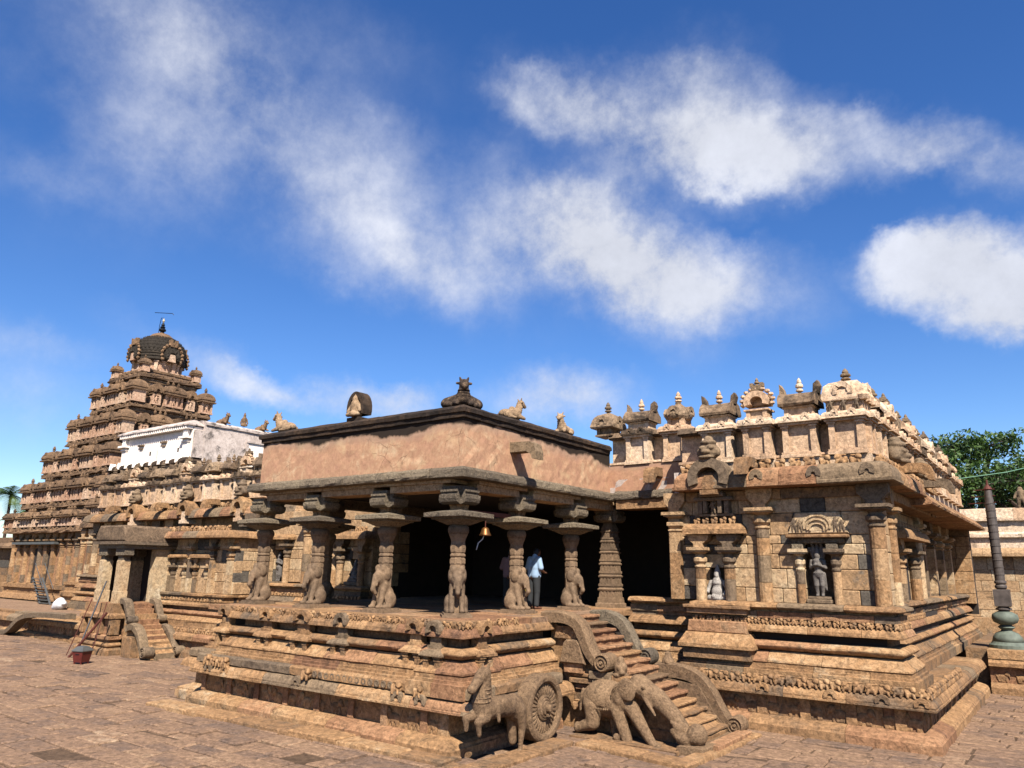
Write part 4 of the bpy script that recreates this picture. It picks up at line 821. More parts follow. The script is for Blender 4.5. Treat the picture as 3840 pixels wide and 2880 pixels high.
# --- stucco parapet with its bays
def parapet(th, T, s0, s1, z0, z1, bays, mat='stucco_cream', dk='stucco_black', name='parapet', sk=0.0):
    part = empty(name, (0, 0, 0), th)
    MB(T).box(s0, s1, -0.45, -0.22, z0, z1).build('back_wall', mat, part)
    mb = MB(T); mb.box(s0, s1, -0.35, -0.02, z0, z0+0.07); mb.box(s0, s1, -0.35, 0.03, z0+0.072, z0+0.13); mb.build('base_moulding', dk if rnd.random() < 0.4 else mat, part, jit=0.004)
    for i, (c, w, out) in enumerate(bays):
        mb = MB(T); a, b = c-w/2, c+w/2; zt = z1
        mb.box(a, b, -0.2, out-0.05, z0+0.13, zt-0.11)
        for q in (a+0.075, b-0.075): mb.box(q-0.07, q+0.07, -0.2, out+0.03, z0+0.14, zt-0.18); mb.box(q-0.1, q+0.1, -0.2, out+0.055, zt-0.18, zt-0.13)
        mb.box(a-0.05, b+0.05, -0.2, out+0.06, z0+0.02, z0+0.10); mb.box(a-0.03, b+0.03, -0.2, out+0.03, z0+0.105, z0+0.16)
        mb.box(a-0.07, b+0.07, -0.2, out+0.09, zt-0.12, zt-0.06); mb.build('bay', mat, part, jit=0.003)
        mb = MB(T); V = []; pr = kapota(0.0, zt-0.055, 0.14, zt+0.13, 0.04, 4)
        for (d, q) in pr: V += [(a-0.12+d*0.6, -0.3, q), (a-0.12+d*0.6, out+0.16-d, q), (b+0.12-d*0.6, out+0.16-d, q), (b+0.12-d*0.6, -0.3, q)]
        m = len(pr); mb.add(V, [(r*4+k, r*4+(k+1) % 4, (r+1)*4+(k+1) % 4, (r+1)*4+k) for r in range(m-1) for k in range(4)]+[(3, 2, 1, 0), tuple(range(4*m-4, 4*m))])
        for q in ((a+b)/2-w*0.25, (a+b)/2+w*0.25): nasi(mb, T, q, out+0.17, zt-0.05, 0.2, 0.22, 0.12, 8, inner=0.35)
        mb.build('bay_cornice', mat if rnd.random() > 0.25+sk else dk, part, jit=0.004)
    mb = MB(T); mb.box(s0, s1, -0.35, 0.02, z1-0.10, z1-0.05); mb.add([(s0, -0.4, z1-0.048), (s1, -0.4, z1-0.048), (s1, 0.09, z1-0.048), (s0, 0.09, z1-0.048), (s0, -0.4, z1+0.11), (s1, -0.4, z1+0.11), (s1, -0.04, z1+0.11), (s0, -0.04, z1+0.11)], [(3, 2, 1, 0), (4, 5, 6, 7), (0, 1, 5, 4), (1, 2, 6, 5), (2, 3, 7, 6), (3, 0, 4, 7)])
    mb.build('top_moulding', dk, part, jit=0.006); return part
# --- miniature roof shrines; local frame: front faces -y
def finial(z, r=0.09, h=0.34): return [(r*0.5, z), (r*0.45, z+h*0.12), (r*1.05, z+h*0.2), (r*1.0, z+h*0.28), (r*0.5, z+h*0.36), (r*1.1, z+h*0.44), (r*1.05, z+h*0.56), (r*0.6, z+h*0.66), (r*0.7, z+h*0.72), (r*0.5, z+h*0.86), (0.01, z+h)]
def shrine(th, T, kind, mat='stucco_cream', roofmat=None, name='roof_shrine', rz=0.0, sc=1.0, loc=(0, 0, 0)):
    c = empty(name, loc, th, rz); c.scale = (sc*1.1, sc*1.2, sc*1.06); rm = roofmat or mat
    if kind == 'square' or kind == 'round':
        mb = MB(); mb.sq([(0.27, 0), (0.27, 0.05), (0.22, 0.06), (0.22, 0.22), (0.25, 0.24)])
        for a in range(4):
            A = AT(0, 0, 0, a*math.pi/2)
            for q in (-1, 1): mb.box(q*0.17-0.05, q*0.17+0.05, -0.245, -0.2, 0.06, 0.24, 0, A)
        mb.build('body', mat, c)
        mb = MB(); prof = [(0.36, 0.23), (0.375, 0.26), (0.36, 0.34), (0.335, 0.46), (0.29, 0.57), (0.21, 0.65), (0.10, 0.70), (0.05, 0.72)]
        if kind == 'round': prof = [(0.33, 0.23), (0.37, 0.30), (0.38, 0.36), (0.34, 0.46), (0.25, 0.55), (0.14, 0.63), (0.08, 0.68), (0.07, 0.74)]; mb.lathe(prof, 16)
        else: mb.sq(prof)
        for a in range(4): nasi(mb, lambda p, a=a: AT(0, 0, 0, a*math.pi/2)(np.stack([p[:, 0], -p[:, 1], p[:, 2]], 1)), 0, 0.375, 0.25, 0.34, 0.34, 0.12, 8, inner=0.45)
        mb.build('roof', rm, c, jit=0.006)
        MB().lathe(finial(0.70, 0.09, 0.36), 10).build('finial', 'stone_grey' if kind == 'square' else mat, c)
    elif kind == 'barrel':
        mb = MB(); mb.box(-0.34, 0.34, -0.24, 0.24, 0, 0.05); mb.box(-0.3, 0.3, -0.2, 0.2, 0.05, 0.24)
        for q in (-0.26, 0.26): mb.box(q-0.05, q+0.05, -0.225, 0.225, 0.05, 0.22)
        mb.box(-0.34, 0.34, -0.25, 0.25, 0.22, 0.26); mb.build('body', mat, c)
        sec = [(-0.31, 0.26), (-0.33, 0.32), (-0.30, 0.42), (-0.22, 0.52), (-0.12, 0.585), (0, 0.60), (0.12, 0.585), (0.22, 0.52), (0.30, 0.42), (0.33, 0.32), (0.31, 0.26)]; n = len(sec); mb = MB()
        xs = (-0.40, -0.30, 0.30, 0.40); V = []
        for i, x in enumerate(xs):
            k = 1.12 if i in (0, 3) else 1.0
            for y, z in sec: V.append((x, y*k, 0.26+(z-0.26)*k))
        mb.add(V, [(i*n+k, i*n+k+1, (i+1)*n+k+1, (i+1)*n+k) for i in range(3) for k in range(n-1)]+[tuple(range(n))[::-1], tuple(range(3*n, 4*n))]); mb.build('roof', rm, c, jit=0.007)
        for q in (-1, 1):
            mb = MB(); mb.prism([(q*0.36-0.06, 0.55), (q*0.36+0.06, 0.55), (q*0.40+0.06, 0.74), (q*0.42, 0.86), (q*0.38-0.05, 0.78)], -0.09, 0.09); mb.build('horn', rm, c, jit=0.006)
        MB().lathe(finial(0.58, 0.08, 0.40), 10).build('finial', mat, c)
    elif kind == 'arch':
        mb = MB(); mb.box(-0.28, 0.28, -0.22, 0.22, 0, 0.05); mb.box(-0.24, 0.24, -0.18, 0.2, 0.05, 0.28); mb.box(-0.3, 0.3, -0.25, 0.22, 0.26, 0.30)
        for q in (-0.2, 0.2): mb.box(q-0.05, q+0.05, -0.22, 0, 0.05, 0.26)
        mb.build('body', mat, c)
        mb = MB(); flipT = lambda p: np.stack([p[:, 0], -p[:, 1], p[:, 2]], 1)
        nasi(mb, flipT, 0, 0.2, 0.30, 0.62, 0.48, 0.34, 14, inner=0.5); mb.build('gable', mat, c)
        mb = MB()
        for k in range(11):
            a = math.pi*(1.10-1.2*k/10); mb.lathe([(0.005, -0.05), (0.075, 0.0), (0.07, 0.05), (0.005, 0.07)], 7, 0, 0, 0, lambda p, a=a: np.stack([0.37*math.cos(a)+p[:, 0]*0.9, -0.1+p[:, 1]*0.9, 0.52+0.31*math.sin(a)+p[:, 2]], 1))
        mb.build('flame_lobes', mat, c)
        mb = MB(); mb.box(-0.12, 0.12, -0.16, 0.06, 0.80, 0.92); mb.lathe(finial(0.88, 0.06, 0.26), 8, 0, -0.05); mb.box(-0.16, -0.08, -0.12, 0.02, 0.9, 1.0); mb.box(0.08, 0.16, -0.12, 0.02, 0.9, 1.0); mb.build('crest', 'stone_grey', c)
    elif kind == 'corner':
        mb = MB(); mb.sq([(0.46, 0), (0.46, 0.06), (0.40, 0.07), (0.40, 0.32), (0.46, 0.36)]); mb.build('body', mat, c)
        mb = MB(); mb.sq([(0.46, 0.34), (0.48, 0.40), (0.46, 0.56), (0.42, 0.70), (0.32, 0.80), (0.15, 0.86), (0.08, 0.88)])
        nasi(mb, flip2, 0, 0.49, 0.36, 0.46, 0.42, 0.14, 10, inner=0.5); nasi(mb, FB(0.0), 0, 0.49, 0.36, 0.46, 0.42, 0.14, 10, inner=0.5); mb.build('roof', mat, c, jit=0.012)
        for q in (-0.28, 0, 0.28): link('figure', fig_me, None, c, (q, -0.44, 0.06), (0, 0, 0), (0.3, 0.3, 0.3))
        for q in (-0.4, -0.15, 0.1, 0.35): mb = MB(); mb.lathe([(0.09, 0.30), (0.11, 0.42), (0.07, 0.5), (0.02, 0.56)], 8, 0.44, q); mb.build('lobe', mat, c, jit=0.01)
        MB().lathe(finial(0.86, 0.11, 0.36), 12).build('finial', 'stone_grey', c)
    return c
flip2 = lambda p: np.stack([p[:, 0], -p[:, 1], p[:, 2]], 1)
S1, S2 = FA(7.22), FA(6.32)
parapet(hall, S1, -0.1, 2.62, 6.62, 7.58, [(0.95, 0.75, 0.16), (2.18, 0.72, 0.16)])
parapet(hall, S2, 2.62, 7.5, 6.35, 7.32, [(3.80, 0.82, 0.16), (4.92, 0.70, 0.28), (5.98, 0.84, 0.16), (7.10, 0.80, 0.18)])
parapet(hall, FB(7.46), 6.4, 24.0, 6.35, 7.32, [(6.75, 0.6, 0.12)]+[(y, 0.8, 0.14) for y in np.arange(7.9, 24, 1.2)])
shrine(hall, None, 'square', 'stucco_black', loc=(-0.25, 7.45, 7.62), sc=1.02)
shrine(hall, None, 'barrel', 'stucco_cream', 'stucco_black', loc=(0.95, 7.42, 7.68))
shrine(hall, None, 'round', 'stucco_cream', 'stucco_black', loc=(2.18, 7.42, 7.68))
shrine(hall, None, 'barrel', 'stucco_cream', 'stucco_black', loc=(3.80, 6.5, 7.42), sc=1.0)
shrine(hall, None, 'arch', 'stucco_cream', loc=(4.92, 6.42, 7.42))
shrine(hall, None, 'barrel', 'stucco_cream', 'stucco_black', loc=(5.98, 6.5, 7.42), sc=1.05)
shrine(hall, None, 'corner', 'stucco_cream', loc=(7.08, 6.75, 7.40), sc=0.98)
for i, y in enumerate(np.arange(7.9, 23.5, 1.2)):
    shrine(hall, None, ['barrel', 'square', 'arch'][i % 3], 'stucco_cream', loc=(7.25, y, 7.42), rz=R(90), sc=1.05)
    for q in (0.5, -0.1): link('figure', fig_me, None, hall, (7.55, y+q, 7.44), (0, 0, R(90)), (0.55, 0.55, 0.6))
fig2 = fig_me
# ------------------------------------------------------------------ stairs, elephant, wheel, horse
stair = thing('staircase', 'steep worn stone stairs with curling side walls climbing to the porch', 'stairs')
NS = 16; X0, X1 = 1.02, 4.72
for i in range(NS):
    zt = 2.42*(NS-i)/NS-0.006*i; xa = X0+(X1-X0)*i/NS; xb = X0+(X1-X0)*(i+1)/NS
    mb = MB(lambda p: p); 
    V = []
    n = 8
    for k in range(n+1):
        y = 2.58+(4.14-2.58)*k/n; w = 0.012*nrg.normal(); sag = -0.018*math.sin(math.pi*k/n)
        V += [(xa-0.1, y, zt-0.25), (xb-0.03, y, zt-0.25), (xb-0.03, y, zt-0.07), (xb+0.02+w, y, zt-0.06), (xb+0.02+w, y, zt-0.015+sag), (xb-0.01+w, y, zt+sag), (xa-0.1, y, zt+sag)]
    m = 7; F = [(k*m+j, k*m+(j+1) % m, (k+1)*m+(j+1) % m, (k+1)*m+j) for k in range(n) for j in range(m)]+[tuple(range(m)), tuple(range(n*m, n*m+m))[::-1]]
    mb.add(V, F); mb.build('step', rnd.choice(['stone', 'stone', 'stone_red', 'statue_brown']), stair)
MB().box(4.70, 5.0, 2.3, 4.3, -0.05, 0.12, 0.02).build('step', 'stone_red', stair)
XZ = lambda y0: (lambda p: np.stack([p[:, 0], y0-p[:, 1], p[:, 2]], 1))
body = [(0.9, 0.0), (4.5, 0.0), (4.5, 0.12), (2.55, 1.30), (1.85, 1.75), (1.2, 2.2), (0.9, 2.3)]
mb = MB(XZ(2.58)); mb.prism(body, -1.5, 0.16); mb.build('side_wall', 'stone', stair, jit=0.004)
mb = MB(XZ(4.14)); mb.prism(body, -0.3, 0.02); mb.build('side_wall', 'stone', stair)
# blocks that face the lower left flank
wb = wall_blocks(stair, XZ(2.40), 1.55, 2.5, 0.0, 1.30, (), 0.34, 0.5, 'stone', 0.3, 'flank'); 
wall_blocks(stair, XZ(2.40), 2.5, 3.4, 0.0, 0.75, (), 0.3, 0.6, 'stone', 0.3, 'flank'); wall_blocks(stair, XZ(2.40), 3.4, 4.3, 0.0, 0.26, (), 0.26, 0.6, 'stone', 0.3, 'flank')
def band(th, pts, th0, th1, y0, y1, name='balustrade', mat='stone_grey', vol=None):
    pts = [Vector((p[0], 0, p[1])) for p in pts]; P = []
    for a, b, c, d in zip([pts[0]]+pts[:-2], pts[:-1], pts[1:], pts[2:]+[pts[-1]]):      # catmull-rom
        for k in range(5):
            t = k/5; P.append(0.5*((2*b)+(c-a)*t+(2*a-5*b+4*c-d)*t*t+(3*b-a-3*c+d)*t**3))
    P.append(pts[-1]); n = len(P); V = []
    for i, p in enumerate(P):
        d = (P[min(i+1, n-1)]-P[max(i-1, 0)]).normalized(); nn = Vector((d.z, 0, -d.x)); 
        if nn.z < 0: nn = -nn
        h = th0+(th1-th0)*i/(n-1); a = p+nn*h/2; b = p-nn*h/2; ym = (y0+y1)/2
        V += [(b.x, y0+0.02, b.z), (a.x, y0, a.z-0.02), (a.x, y0+0.05, a.z), (a.x, ym, a.z+0.025), (a.x, y1-0.05, a.z), (a.x, y1, a.z-0.02), (b.x, y1-0.02, b.z)]
    m = 7; mb = MB(); mb.add(V, [(i*m+j, i*m+(j+1) % m, (i+1)*m+(j+1) % m, (i+1)*m+j) for i in range(n-1) for j in range(m)]+[tuple(range(m)), tuple(range((n-1)*m, n*m))[::-1]])
    o = mb.build(name, mat, th)
    if vol:
        x, z, r = vol; mb = MB(lambda p: np.stack([x+p[:, 0], (y0+y1)/2-p[:, 2], z+p[:, 1]], 1)); w = (y1-y0)/2+0.03
        mb.lathe([(r*0.55, -w-0.01), (r*0.92, -w), (r, -w+0.04), (r, w-0.04), (r*0.92, w), (r*0.84, w+0.015), (r*0.78, w-0.02), (r*0.55, w-0.02), (r*0.5, w+0.015), (r*0.42, w+0.015), (r*0.38, w-0.015), (r*0.2, w-0.015), (r*0.15, w+0.02), (0.005, w+0.02)], 20); mb.build('volute', mat, th)
    return o
band(stair, [(0.80, 2.40), (1.35, 2.42), (1.72, 2.30), (1.90, 2.02), (2.02, 1.76), (2.18, 1.55), (2.40, 1.38)], 0.26, 0.17, 2.14, 2.56, 'balustrade', 'statue_brown', (2.44, 1.50, 0.20))
band(stair, [(0.95, 2.34), (1.45, 2.36), (1.80, 2.22), (1.98, 1.98), (2.12, 1.75), (2.28, 1.52), (2.48, 1.34)], 0.30, 0.15, 4.16, 4.52, 'balustrade', 'stone_eave', (2.50, 1.48, 0.20))
band(stair, [(2.75, 1.18), (3.25, 1.22), (3.72, 1.12), (4.02, 0.86), (4.22, 0.55), (4.42, 0.28), (4.6, 0.12)], 0.34, 0.14, 4.16, 4.52, 'balustrade', 'statue_brown', (4.66, 0.20, 0.19))
mb = MB(XZ(4.14)); mb.prism([(2.6, 0.0), (4.6, 0.0), (4.2, 0.4), (3.85, 0.95), (2.6, 1.1)], -0.36, 0.0); mb.build('side_wall', 'statue_brown', stair)
# small finials on the landing and ledges of the flank
hd = sdf_mesh('carved_head', [('e', (0, 0, 0.18), (0.15, 0.15, 0.17)), ('e', (-0.06, -0.12, 0.2), (0.05, 0.05, 0.05)), ('e', (0.06, -0.12, 0.2), (0.05, 0.05, 0.05)), ('e', (0, -0.13, 0.1), (0.07, 0.07, 0.05)), ('e', (0, 0, 0.36), (0.08, 0.08, 0.08)), ('e', (0, 0.03, 0.04), (0.19, 0.17, 0.06))], 0.026, 0.03, 0.004); hd.materials.append(MATS['statue_brown'])
link('carved_head', hd, None, stair, (2.80, 2.36, 1.22), (0, 0, R(40))); link('carved_head', hd, None, stair, (3.02, 4.34, 1.20), (0, 0, R(40)))
for a, b, z0, z1, n, m_ in ((1.55, 2.05, 1.14, 1.22, 0.10, 'stone'), (1.5, 2.1, 1.00, 1.11, 0.14, 'stone'), (2.06, 2.62, 1.13, 1.30, 0.20, 'stone_grey'), (2.62, 3.05, 1.10, 1.25, 0.16, 'stone'), (1.62, 2.0, 0.86, 0.98, 0.06, 'stone_red')):
    MB(XZ(2.40)).box(a, b, -0.1, n, z0, z1, 0.015).build('ledge', m_, stair)
mb = MB(XZ(2.40)); mb.prism([(1.30, 1.42), (1.98, 1.42), (1.94, 1.52), (1.84, 1.86), (1.76, 1.94), (1.48, 1.94), (1.40, 1.86), (1.32, 1.52)], -0.1, 0.24, None, 0.03); mb.build('barrel_roof', 'statue_brown', stair)
mb = MB(XZ(2.40)); mb.box(1.38, 1.88, -0.1, 0.16, 1.22, 1.41); mb.build('shrine_front', 'stone_red', stair)
mb = MB(XZ(2.40)); mb.prism([(1.08, 1.95), (1.75, 1.95), (1.68, 2.22), (1.15, 2.22)], -0.1, 0.10); mb.build('carved_panel', 'stone', stair)
for i in range(10): link('relief_figure', rnd.choice(BEASTS), None, stair, (1.18+0.06*i, 2.31, 1.97+0.1*(i % 2)), (0, 0, 0), (0.12, 0.1, 0.13))
mb = MB(XZ(2.40)); mb.prism([(2.14, 0.62), (2.42, 0.62), (2.52, 0.98), (2.52, 1.12), (2.14, 1.12)], -0.1, 0.17); mb.build('corbel', 'stone_eave', stair)
MB(XZ(2.40)).box(2.16, 2.4, -0.1, 0.09, 0.30, 0.61).build('post', 'stone', stair); link('carved_beast', PAWS[0], None, stair, (1.75, 2.32, 0.44), (0, 0, 0), (0.34, 0.3, 0.24)); link('carved_beast', PAWS[1], None, stair, (2.02, 2.32, 0.44), (0, 0, 0), (0.28, 0.3, 0.24))

elp = [('e', (2.62, 2.24, 0.74), (0.66, 0.40, 0.37)), ('e', (2.28, 2.22, 0.70), (0.34, 0.36, 0.38)), ('e', (3.02, 2.18, 0.84), (0.34, 0.38, 0.36)), ('e', (3.40, 2.10, 1.12), (0.24, 0.27, 0.23)), ('e', (3.36, 2.02, 1.24), (0.11, 0.12, 0.11)), ('e', (3.36, 2.22, 1.24), (0.11, 0.12, 0.11)),
       ('c', (3.46, 2.08, 1.10), (3.80, 2.08, 0.92), 0.23, 0.20), ('c', (3.80, 2.08, 0.92), (4.14, 2.12, 0.62), 0.20, 0.165), ('c', (4.14, 2.12, 0.62), (4.40, 2.14, 0.30), 0.165, 0.14), ('c', (4.40, 2.14, 0.30), (4.50, 2.14, 0.12), 0.14, 0.13),
       ('c', (3.60, 1.90, 0.92), (3.86, 1.84, 0.62), 0.05, 0.025), ('e', (3.52, 1.86, 1.08), (0.04, 0.03, 0.035)),
       ('e', (3.10, 1.84, 1.00), (0.17, 0.05, 0.20), ('Y', -0.35)), ('e', (3.02, 1.83, 0.86), (0.11, 0.045, 0.11)),
       ('c', (2.30, 2.02, 0.60), (2.30, 1.96, 0.30), 0.24, 0.15), ('c', (2.30, 1.96, 0.28), (1.98, 1.94, 0.15), 0.14, 0.105), ('e', (1.93, 1.94, 0.15), (0.08, 0.11, 0.12)),
       ('c', (2.92, 2.00, 0.62), (3.02, 1.96, 0.32), 0.19, 0.135), ('c', (3.02, 1.96, 0.32), (3.14, 1.94, 0.05), 0.13, 0.115),
       ('c', (3.24, 2.00, 0.68), (3.50, 1.94, 0.36), 0.17, 0.12), ('c', (3.50, 1.94, 0.36), (3.74, 1.92, 0.07), 0.115, 0.10), ('e', (3.82, 1.92, 0.045), (0.13, 0.11, 0.06)),
       ('c', (2.66, 2.25, 0.5), (2.74, 2.20, 0.05), 0.11, 0.085), ('e', (2.92, 1.92, 0.07), (0.10, 0.09, 0.09)),
       ('c', (2.02, 2.04, 0.92), (1.98, 1.98, 0.5), 0.04, 0.025)]
elephant = link('elephant_carving', sdf_mesh('elephant_carving', elp+[('e', (3.24, 1.80, 1.06), (0.20, 0.045, 0.24), ('Y', -0.3)), ('e', (3.60, 1.85, 1.14), (0.045, 0.04, 0.04))], 0.026, 0.03, 0.010), 'statue_brown'); tag(elephant, 'carved stone elephant striding down the flank of the stairs', 'sculpture')
el_v = sdf_mesh('trunk_scroll', [('e', (4.64, 2.12, 0.30), (0.21, 0.20, 0.22)), ('c', (4.30, 2.0, 0.42), (4.18, 1.94, 0.52), 0.10, 0.05), ('e', (4.42, 1.98, 0.22), (0.16, 0.12, 0.12)), ('c', (4.2, 2.0, 0.34), (4.5, 2.0, 0.12), 0.09, 0.10), ('e', (4.62, 1.95, 0.3), (0.13, 0.08, 0.14))], 0.03, 0.04, 0.012)
link('trunk_scroll', el_v, 'statue_brown', elephant)
mb = MB()
for k in range(22):       # beaded neck cord and saddle edge
    a = -0.4+1.9*k/21; mb.lathe([(0.004, -0.02), (0.022, 0), (0.004, 0.02)], 6, 0, 0, 0, AT(3.12+0.30*math.cos(a+2.2), 1.79+0.10*abs(math.sin(a)), 0.80+0.34*math.sin(a+2.2)))
mb.build('bead_cord', 'statue_brown', elephant)
cl_ = sdf_mesh('saddle_cloth', [('e', (2.52, 2.24, 0.78), (0.56, 0.425, 0.385))], 0.026, 0.02, 0.0, cut=lambda D, X, Y, Z: np.maximum(np.maximum(D, 0.62+0.02*np.sin(X*40)-Z), np.maximum(X-2.86, 2.12-X)))
link('saddle_cloth', cl_, 'statue_brown', elephant)
mb = MB()
for k in range(18): mb.lathe([(0.004, -0.03), (0.02, 0), (0.004, 0.03)], 5, 0, 0, 0, AT(2.16+0.04*k, 1.84+0.10*abs((k-9)/9)**2, 0.60))
mb.build('cloth_fringe', 'statue_brown', elephant)
MB().box(1.9, 4.4, 1.62, 2.4, -0.05, 0.035).build('base_slab', 'stone', elephant, jit=0.006)
MB().box(4.35, 4.9, 1.75, 2.5, -0.05, 0.13, 0.02).build('scroll_base', 'statue_brown', elephant)

wheel = thing('stone_wheel', 'big stone chariot wheel with petal spokes between horse and elephant', 'wheel', (0, 0, 0))
WT = lambda x0: (lambda p: np.stack([x0+p[:, 2], 0.705+p[:, 0], 0.69+p[:, 1]], 1))
mb = MB(WT(1.93)); seg = 48; V = []
pr_ = [(0.50, -0.10), (0.50, -0.02), (0.53, 0.01), (0.60, 0.015), (0.63, 0.0), (0.665, -0.03), (0.672, -0.16), (0.66, -0.34), (0.50, -0.34)]
for r, n in pr_:
    for k in range(seg): a = 2*math.pi*k/seg; V.append((r*math.cos(a), r*math.sin(a), n))
m = len(pr_); mb.add(V, [(j*seg+k, j*seg+(k+1) % seg, ((j+1) % m)*seg+(k+1) % seg, ((j+1) % m)*seg+k) for j in range(m) for k in range(seg)]); mb.build('rim', 'statue_brown', wheel, smooth=False)
mb = MB(WT(1.93)); mb.lathe([(0.51, -0.3), (0.51, -0.085), (0.10, -0.085)], 40); mb.build('disc', 'statue_brown', wheel)
sp = MB(); 
pet = []; 
for i in range(5):
    t = i/4; r = 0.25+0.23*t; w = 0.014+0.024*math.sin(math.pi*(0.15+0.7*t)); h = 0.045*math.sin(math.pi*(0.12+0.72*t)); pet += [(r, -w, -0.09), (r, -w*0.5, -0.09+h), (r, w*0.5, -0.09+h), (r, w, -0.09)]
pf = [(i*4+j, i*4+j+1, (i+1)*4+j+1, (i+1)*4+j) for i in range(4) for j in range(3)]+[(0, 1, 2, 3), (16, 17, 18, 19)[::-1]]
for k in range(30):
    a = 2*math.pi*k/30; c, s_ = math.cos(a), math.sin(a)
    V = [(q[0]*c-q[1]*s_, q[0]*s_+q[1]*c, q[2]) for q in pet]; MB(WT(1.93)).add(V, pf).build('spoke', 'statue_brown', wheel)
mb = MB(WT(1.93)); mb.lathe([(0.25, -0.10), (0.25, -0.04), (0.22, -0.02), (0.205, -0.035), (0.19, -0.01), (0.165, 0.0), (0.15, -0.015), (0.13, 0.02), (0.085, 0.03), (0.08, 0.10), (0.065, 0.13), (0.03, 0.14)], 28); mb.build('hub', 'statue_brown', wheel)
MB(WT(1.93)).box(-0.03, 0.03, -0.16, -0.08, 0.02, 0.07).build('linchpin', 'statue_brown', wheel)

hx = 1.88
hp = [('c', (hx, -0.45, 0.88), (hx, -1.25, 0.93), 0.21, 0.20), ('e', (hx, -0.42, 0.86), (0.21, 0.22, 0.25)), ('e', (hx, -1.36, 0.94), (0.20, 0.22, 0.25)), ('c', (hx, -1.42, 1.05), (hx, -1.36, 1.46), 0.18, 0.13), ('e', (hx, -1.40, 1.54), (0.12, 0.15, 0.13)), ('c', (hx, -1.46, 1.52), (hx+0.02, -1.74, 1.32), 0.115, 0.075), ('e', (hx+0.02, -1.75, 1.31), (0.085, 0.08, 0.075)), ('e', (hx+0.11, -1.46, 1.56), (0.03, 0.035, 0.03)),
      ('c', (hx+0.06, -1.34, 1.62), (hx+0.07, -1.32, 1.72), 0.035, 0.015), ('c', (hx-0.06, -1.34, 1.62), (hx-0.07, -1.32, 1.72), 0.035, 0.015), ('c', (hx, -1.26, 1.58), (hx, -1.22, 1.12), 0.06, 0.08),
      ('c', (hx+0.10, -1.42, 0.80), (hx+0.10, -1.64, 0.74), 0.10, 0.07), ('c', (hx+0.10, -1.64, 0.74), (hx+0.10, -1.60, 0.52), 0.065, 0.045), ('c', (hx-0.10, -1.42, 0.82), (hx-0.10, -1.74, 0.80), 0.10, 0.07), ('c', (hx-0.10, -1.74, 0.80), (hx-0.10, -1.74, 0.60), 0.065, 0.045),
      ('c', (hx+0.10, -0.36, 0.80), (hx+0.11, -0.26, 0.48), 0.15, 0.08), ('c', (hx+0.11, -0.26, 0.48), (hx+0.11, -0.30, 0.06), 0.072, 0.05), ('e', (hx+0.11, -0.34, 0.045), (0.06, 0.09, 0.05)), ('c', (hx-0.10, -0.36, 0.78), (hx-0.08, -0.30, 0.2), 0.13, 0.08),
      ('c', (hx+0.03, -0.22, 0.98), (hx+0.05, -0.10, 0.74), 0.05, 0.03), ('e', (hx+0.16, -0.9, 0.98), (0.06, 0.22, 0.10)), ('c', (hx+0.16, -1.12, 1.02), (hx+0.19, -1.12, 0.70), 0.045, 0.03)]
horse = link('horse_carving', sdf_mesh('horse_carving', hp, 0.024, 0.03, 0.010), 'statue_brown'); tag(horse, 'carved stone horse leaping from the porch corner before the wheel', 'sculpture')
mb = MB()
for (y, z, ry, r) in ((-1.43, 1.08, 0.1, 0.18), (-1.42, 1.15, 0.1, 0.165), (-1.405, 1.22, 0.1, 0.15), (-1.39, 1.29, 0.1, 0.14)):
    pts = [(hx+r*math.cos(a), y+0.9*r*math.sin(a)*math.cos(ry), z+r*math.sin(a)*math.sin(ry)) for a in np.linspace(0, 2*math.pi, 17)]; mb.tube(pts, 0.018, 6)
mb.build('collar', 'statue_brown', horse)
mb = MB(); mb.prism([(-1.62, 0.80), (-0.95, 0.80), (-0.85, 1.02), (-1.5, 1.0)], -0.2, 0.08, FB(1.72)); mb.build('shaft_stub', 'stone_grey', horse)
stone('statue_dark', [(0.0, (50, 44, 40)), (0.5, (84, 68, 56)), (1.0, (168, 138, 108))], mott=1.2, stain=0.2, bump=0.5, scale=3.0, rand=0.2)
# ------------------------------------------------------------------ statues on the roof
def bull_mesh(seed=1):
    p = [('e', (0, 0.16, 0.20), (0.23, 0.42, 0.20)), ('e', (0, -0.18, 0.24), (0.22, 0.22, 0.24)), ('e', (0, -0.02, 0.42), (0.11, 0.14, 0.11)), ('c', (0, -0.26, 0.30), (0, -0.36, 0.58), 0.17, 0.13), ('e', (0, -0.42, 0.68), (0.13, 0.16, 0.14)), ('c', (0, -0.50, 0.64), (0, -0.60, 0.58), 0.10, 0.075),
         ('c', (-0.08, -0.38, 0.78), (-0.13, -0.37, 0.88), 0.04, 0.025), ('c', (0.08, -0.38, 0.78), (0.13, -0.37, 0.88), 0.04, 0.025), ('e', (-0.17, -0.38, 0.70), (0.07, 0.03, 0.04)), ('e', (0.17, -0.38, 0.70), (0.07, 0.03, 0.04)),
         ('c', (-0.16, -0.30, 0.12), (-0.20, -0.46, 0.06), 0.09, 0.06), ('c', (0.16, -0.30, 0.12), (0.20, -0.46, 0.06), 0.09, 0.06), ('e', (-0.22, 0.30, 0.14), (0.10, 0.22, 0.15)), ('e', (0.22, 0.30, 0.14), (0.10, 0.22, 0.15)), ('c', (-0.26, 0.25, 0.06), (-0.27, 0.0, 0.05), 0.07, 0.05), ('c', (0.26, 0.25, 0.06), (0.27, 0.0, 0.05), 0.07, 0.05)]
    for k in range(3): p.append(('e', (0, -0.27-0.035*k, 0.34+0.08*k), (0.19-0.012*k, 0.17-0.01*k, 0.028)))
    return sdf_mesh('bull_statue', p, 0.03, 0.035, 0.006, seed=seed)
BULL = bull_mesh()
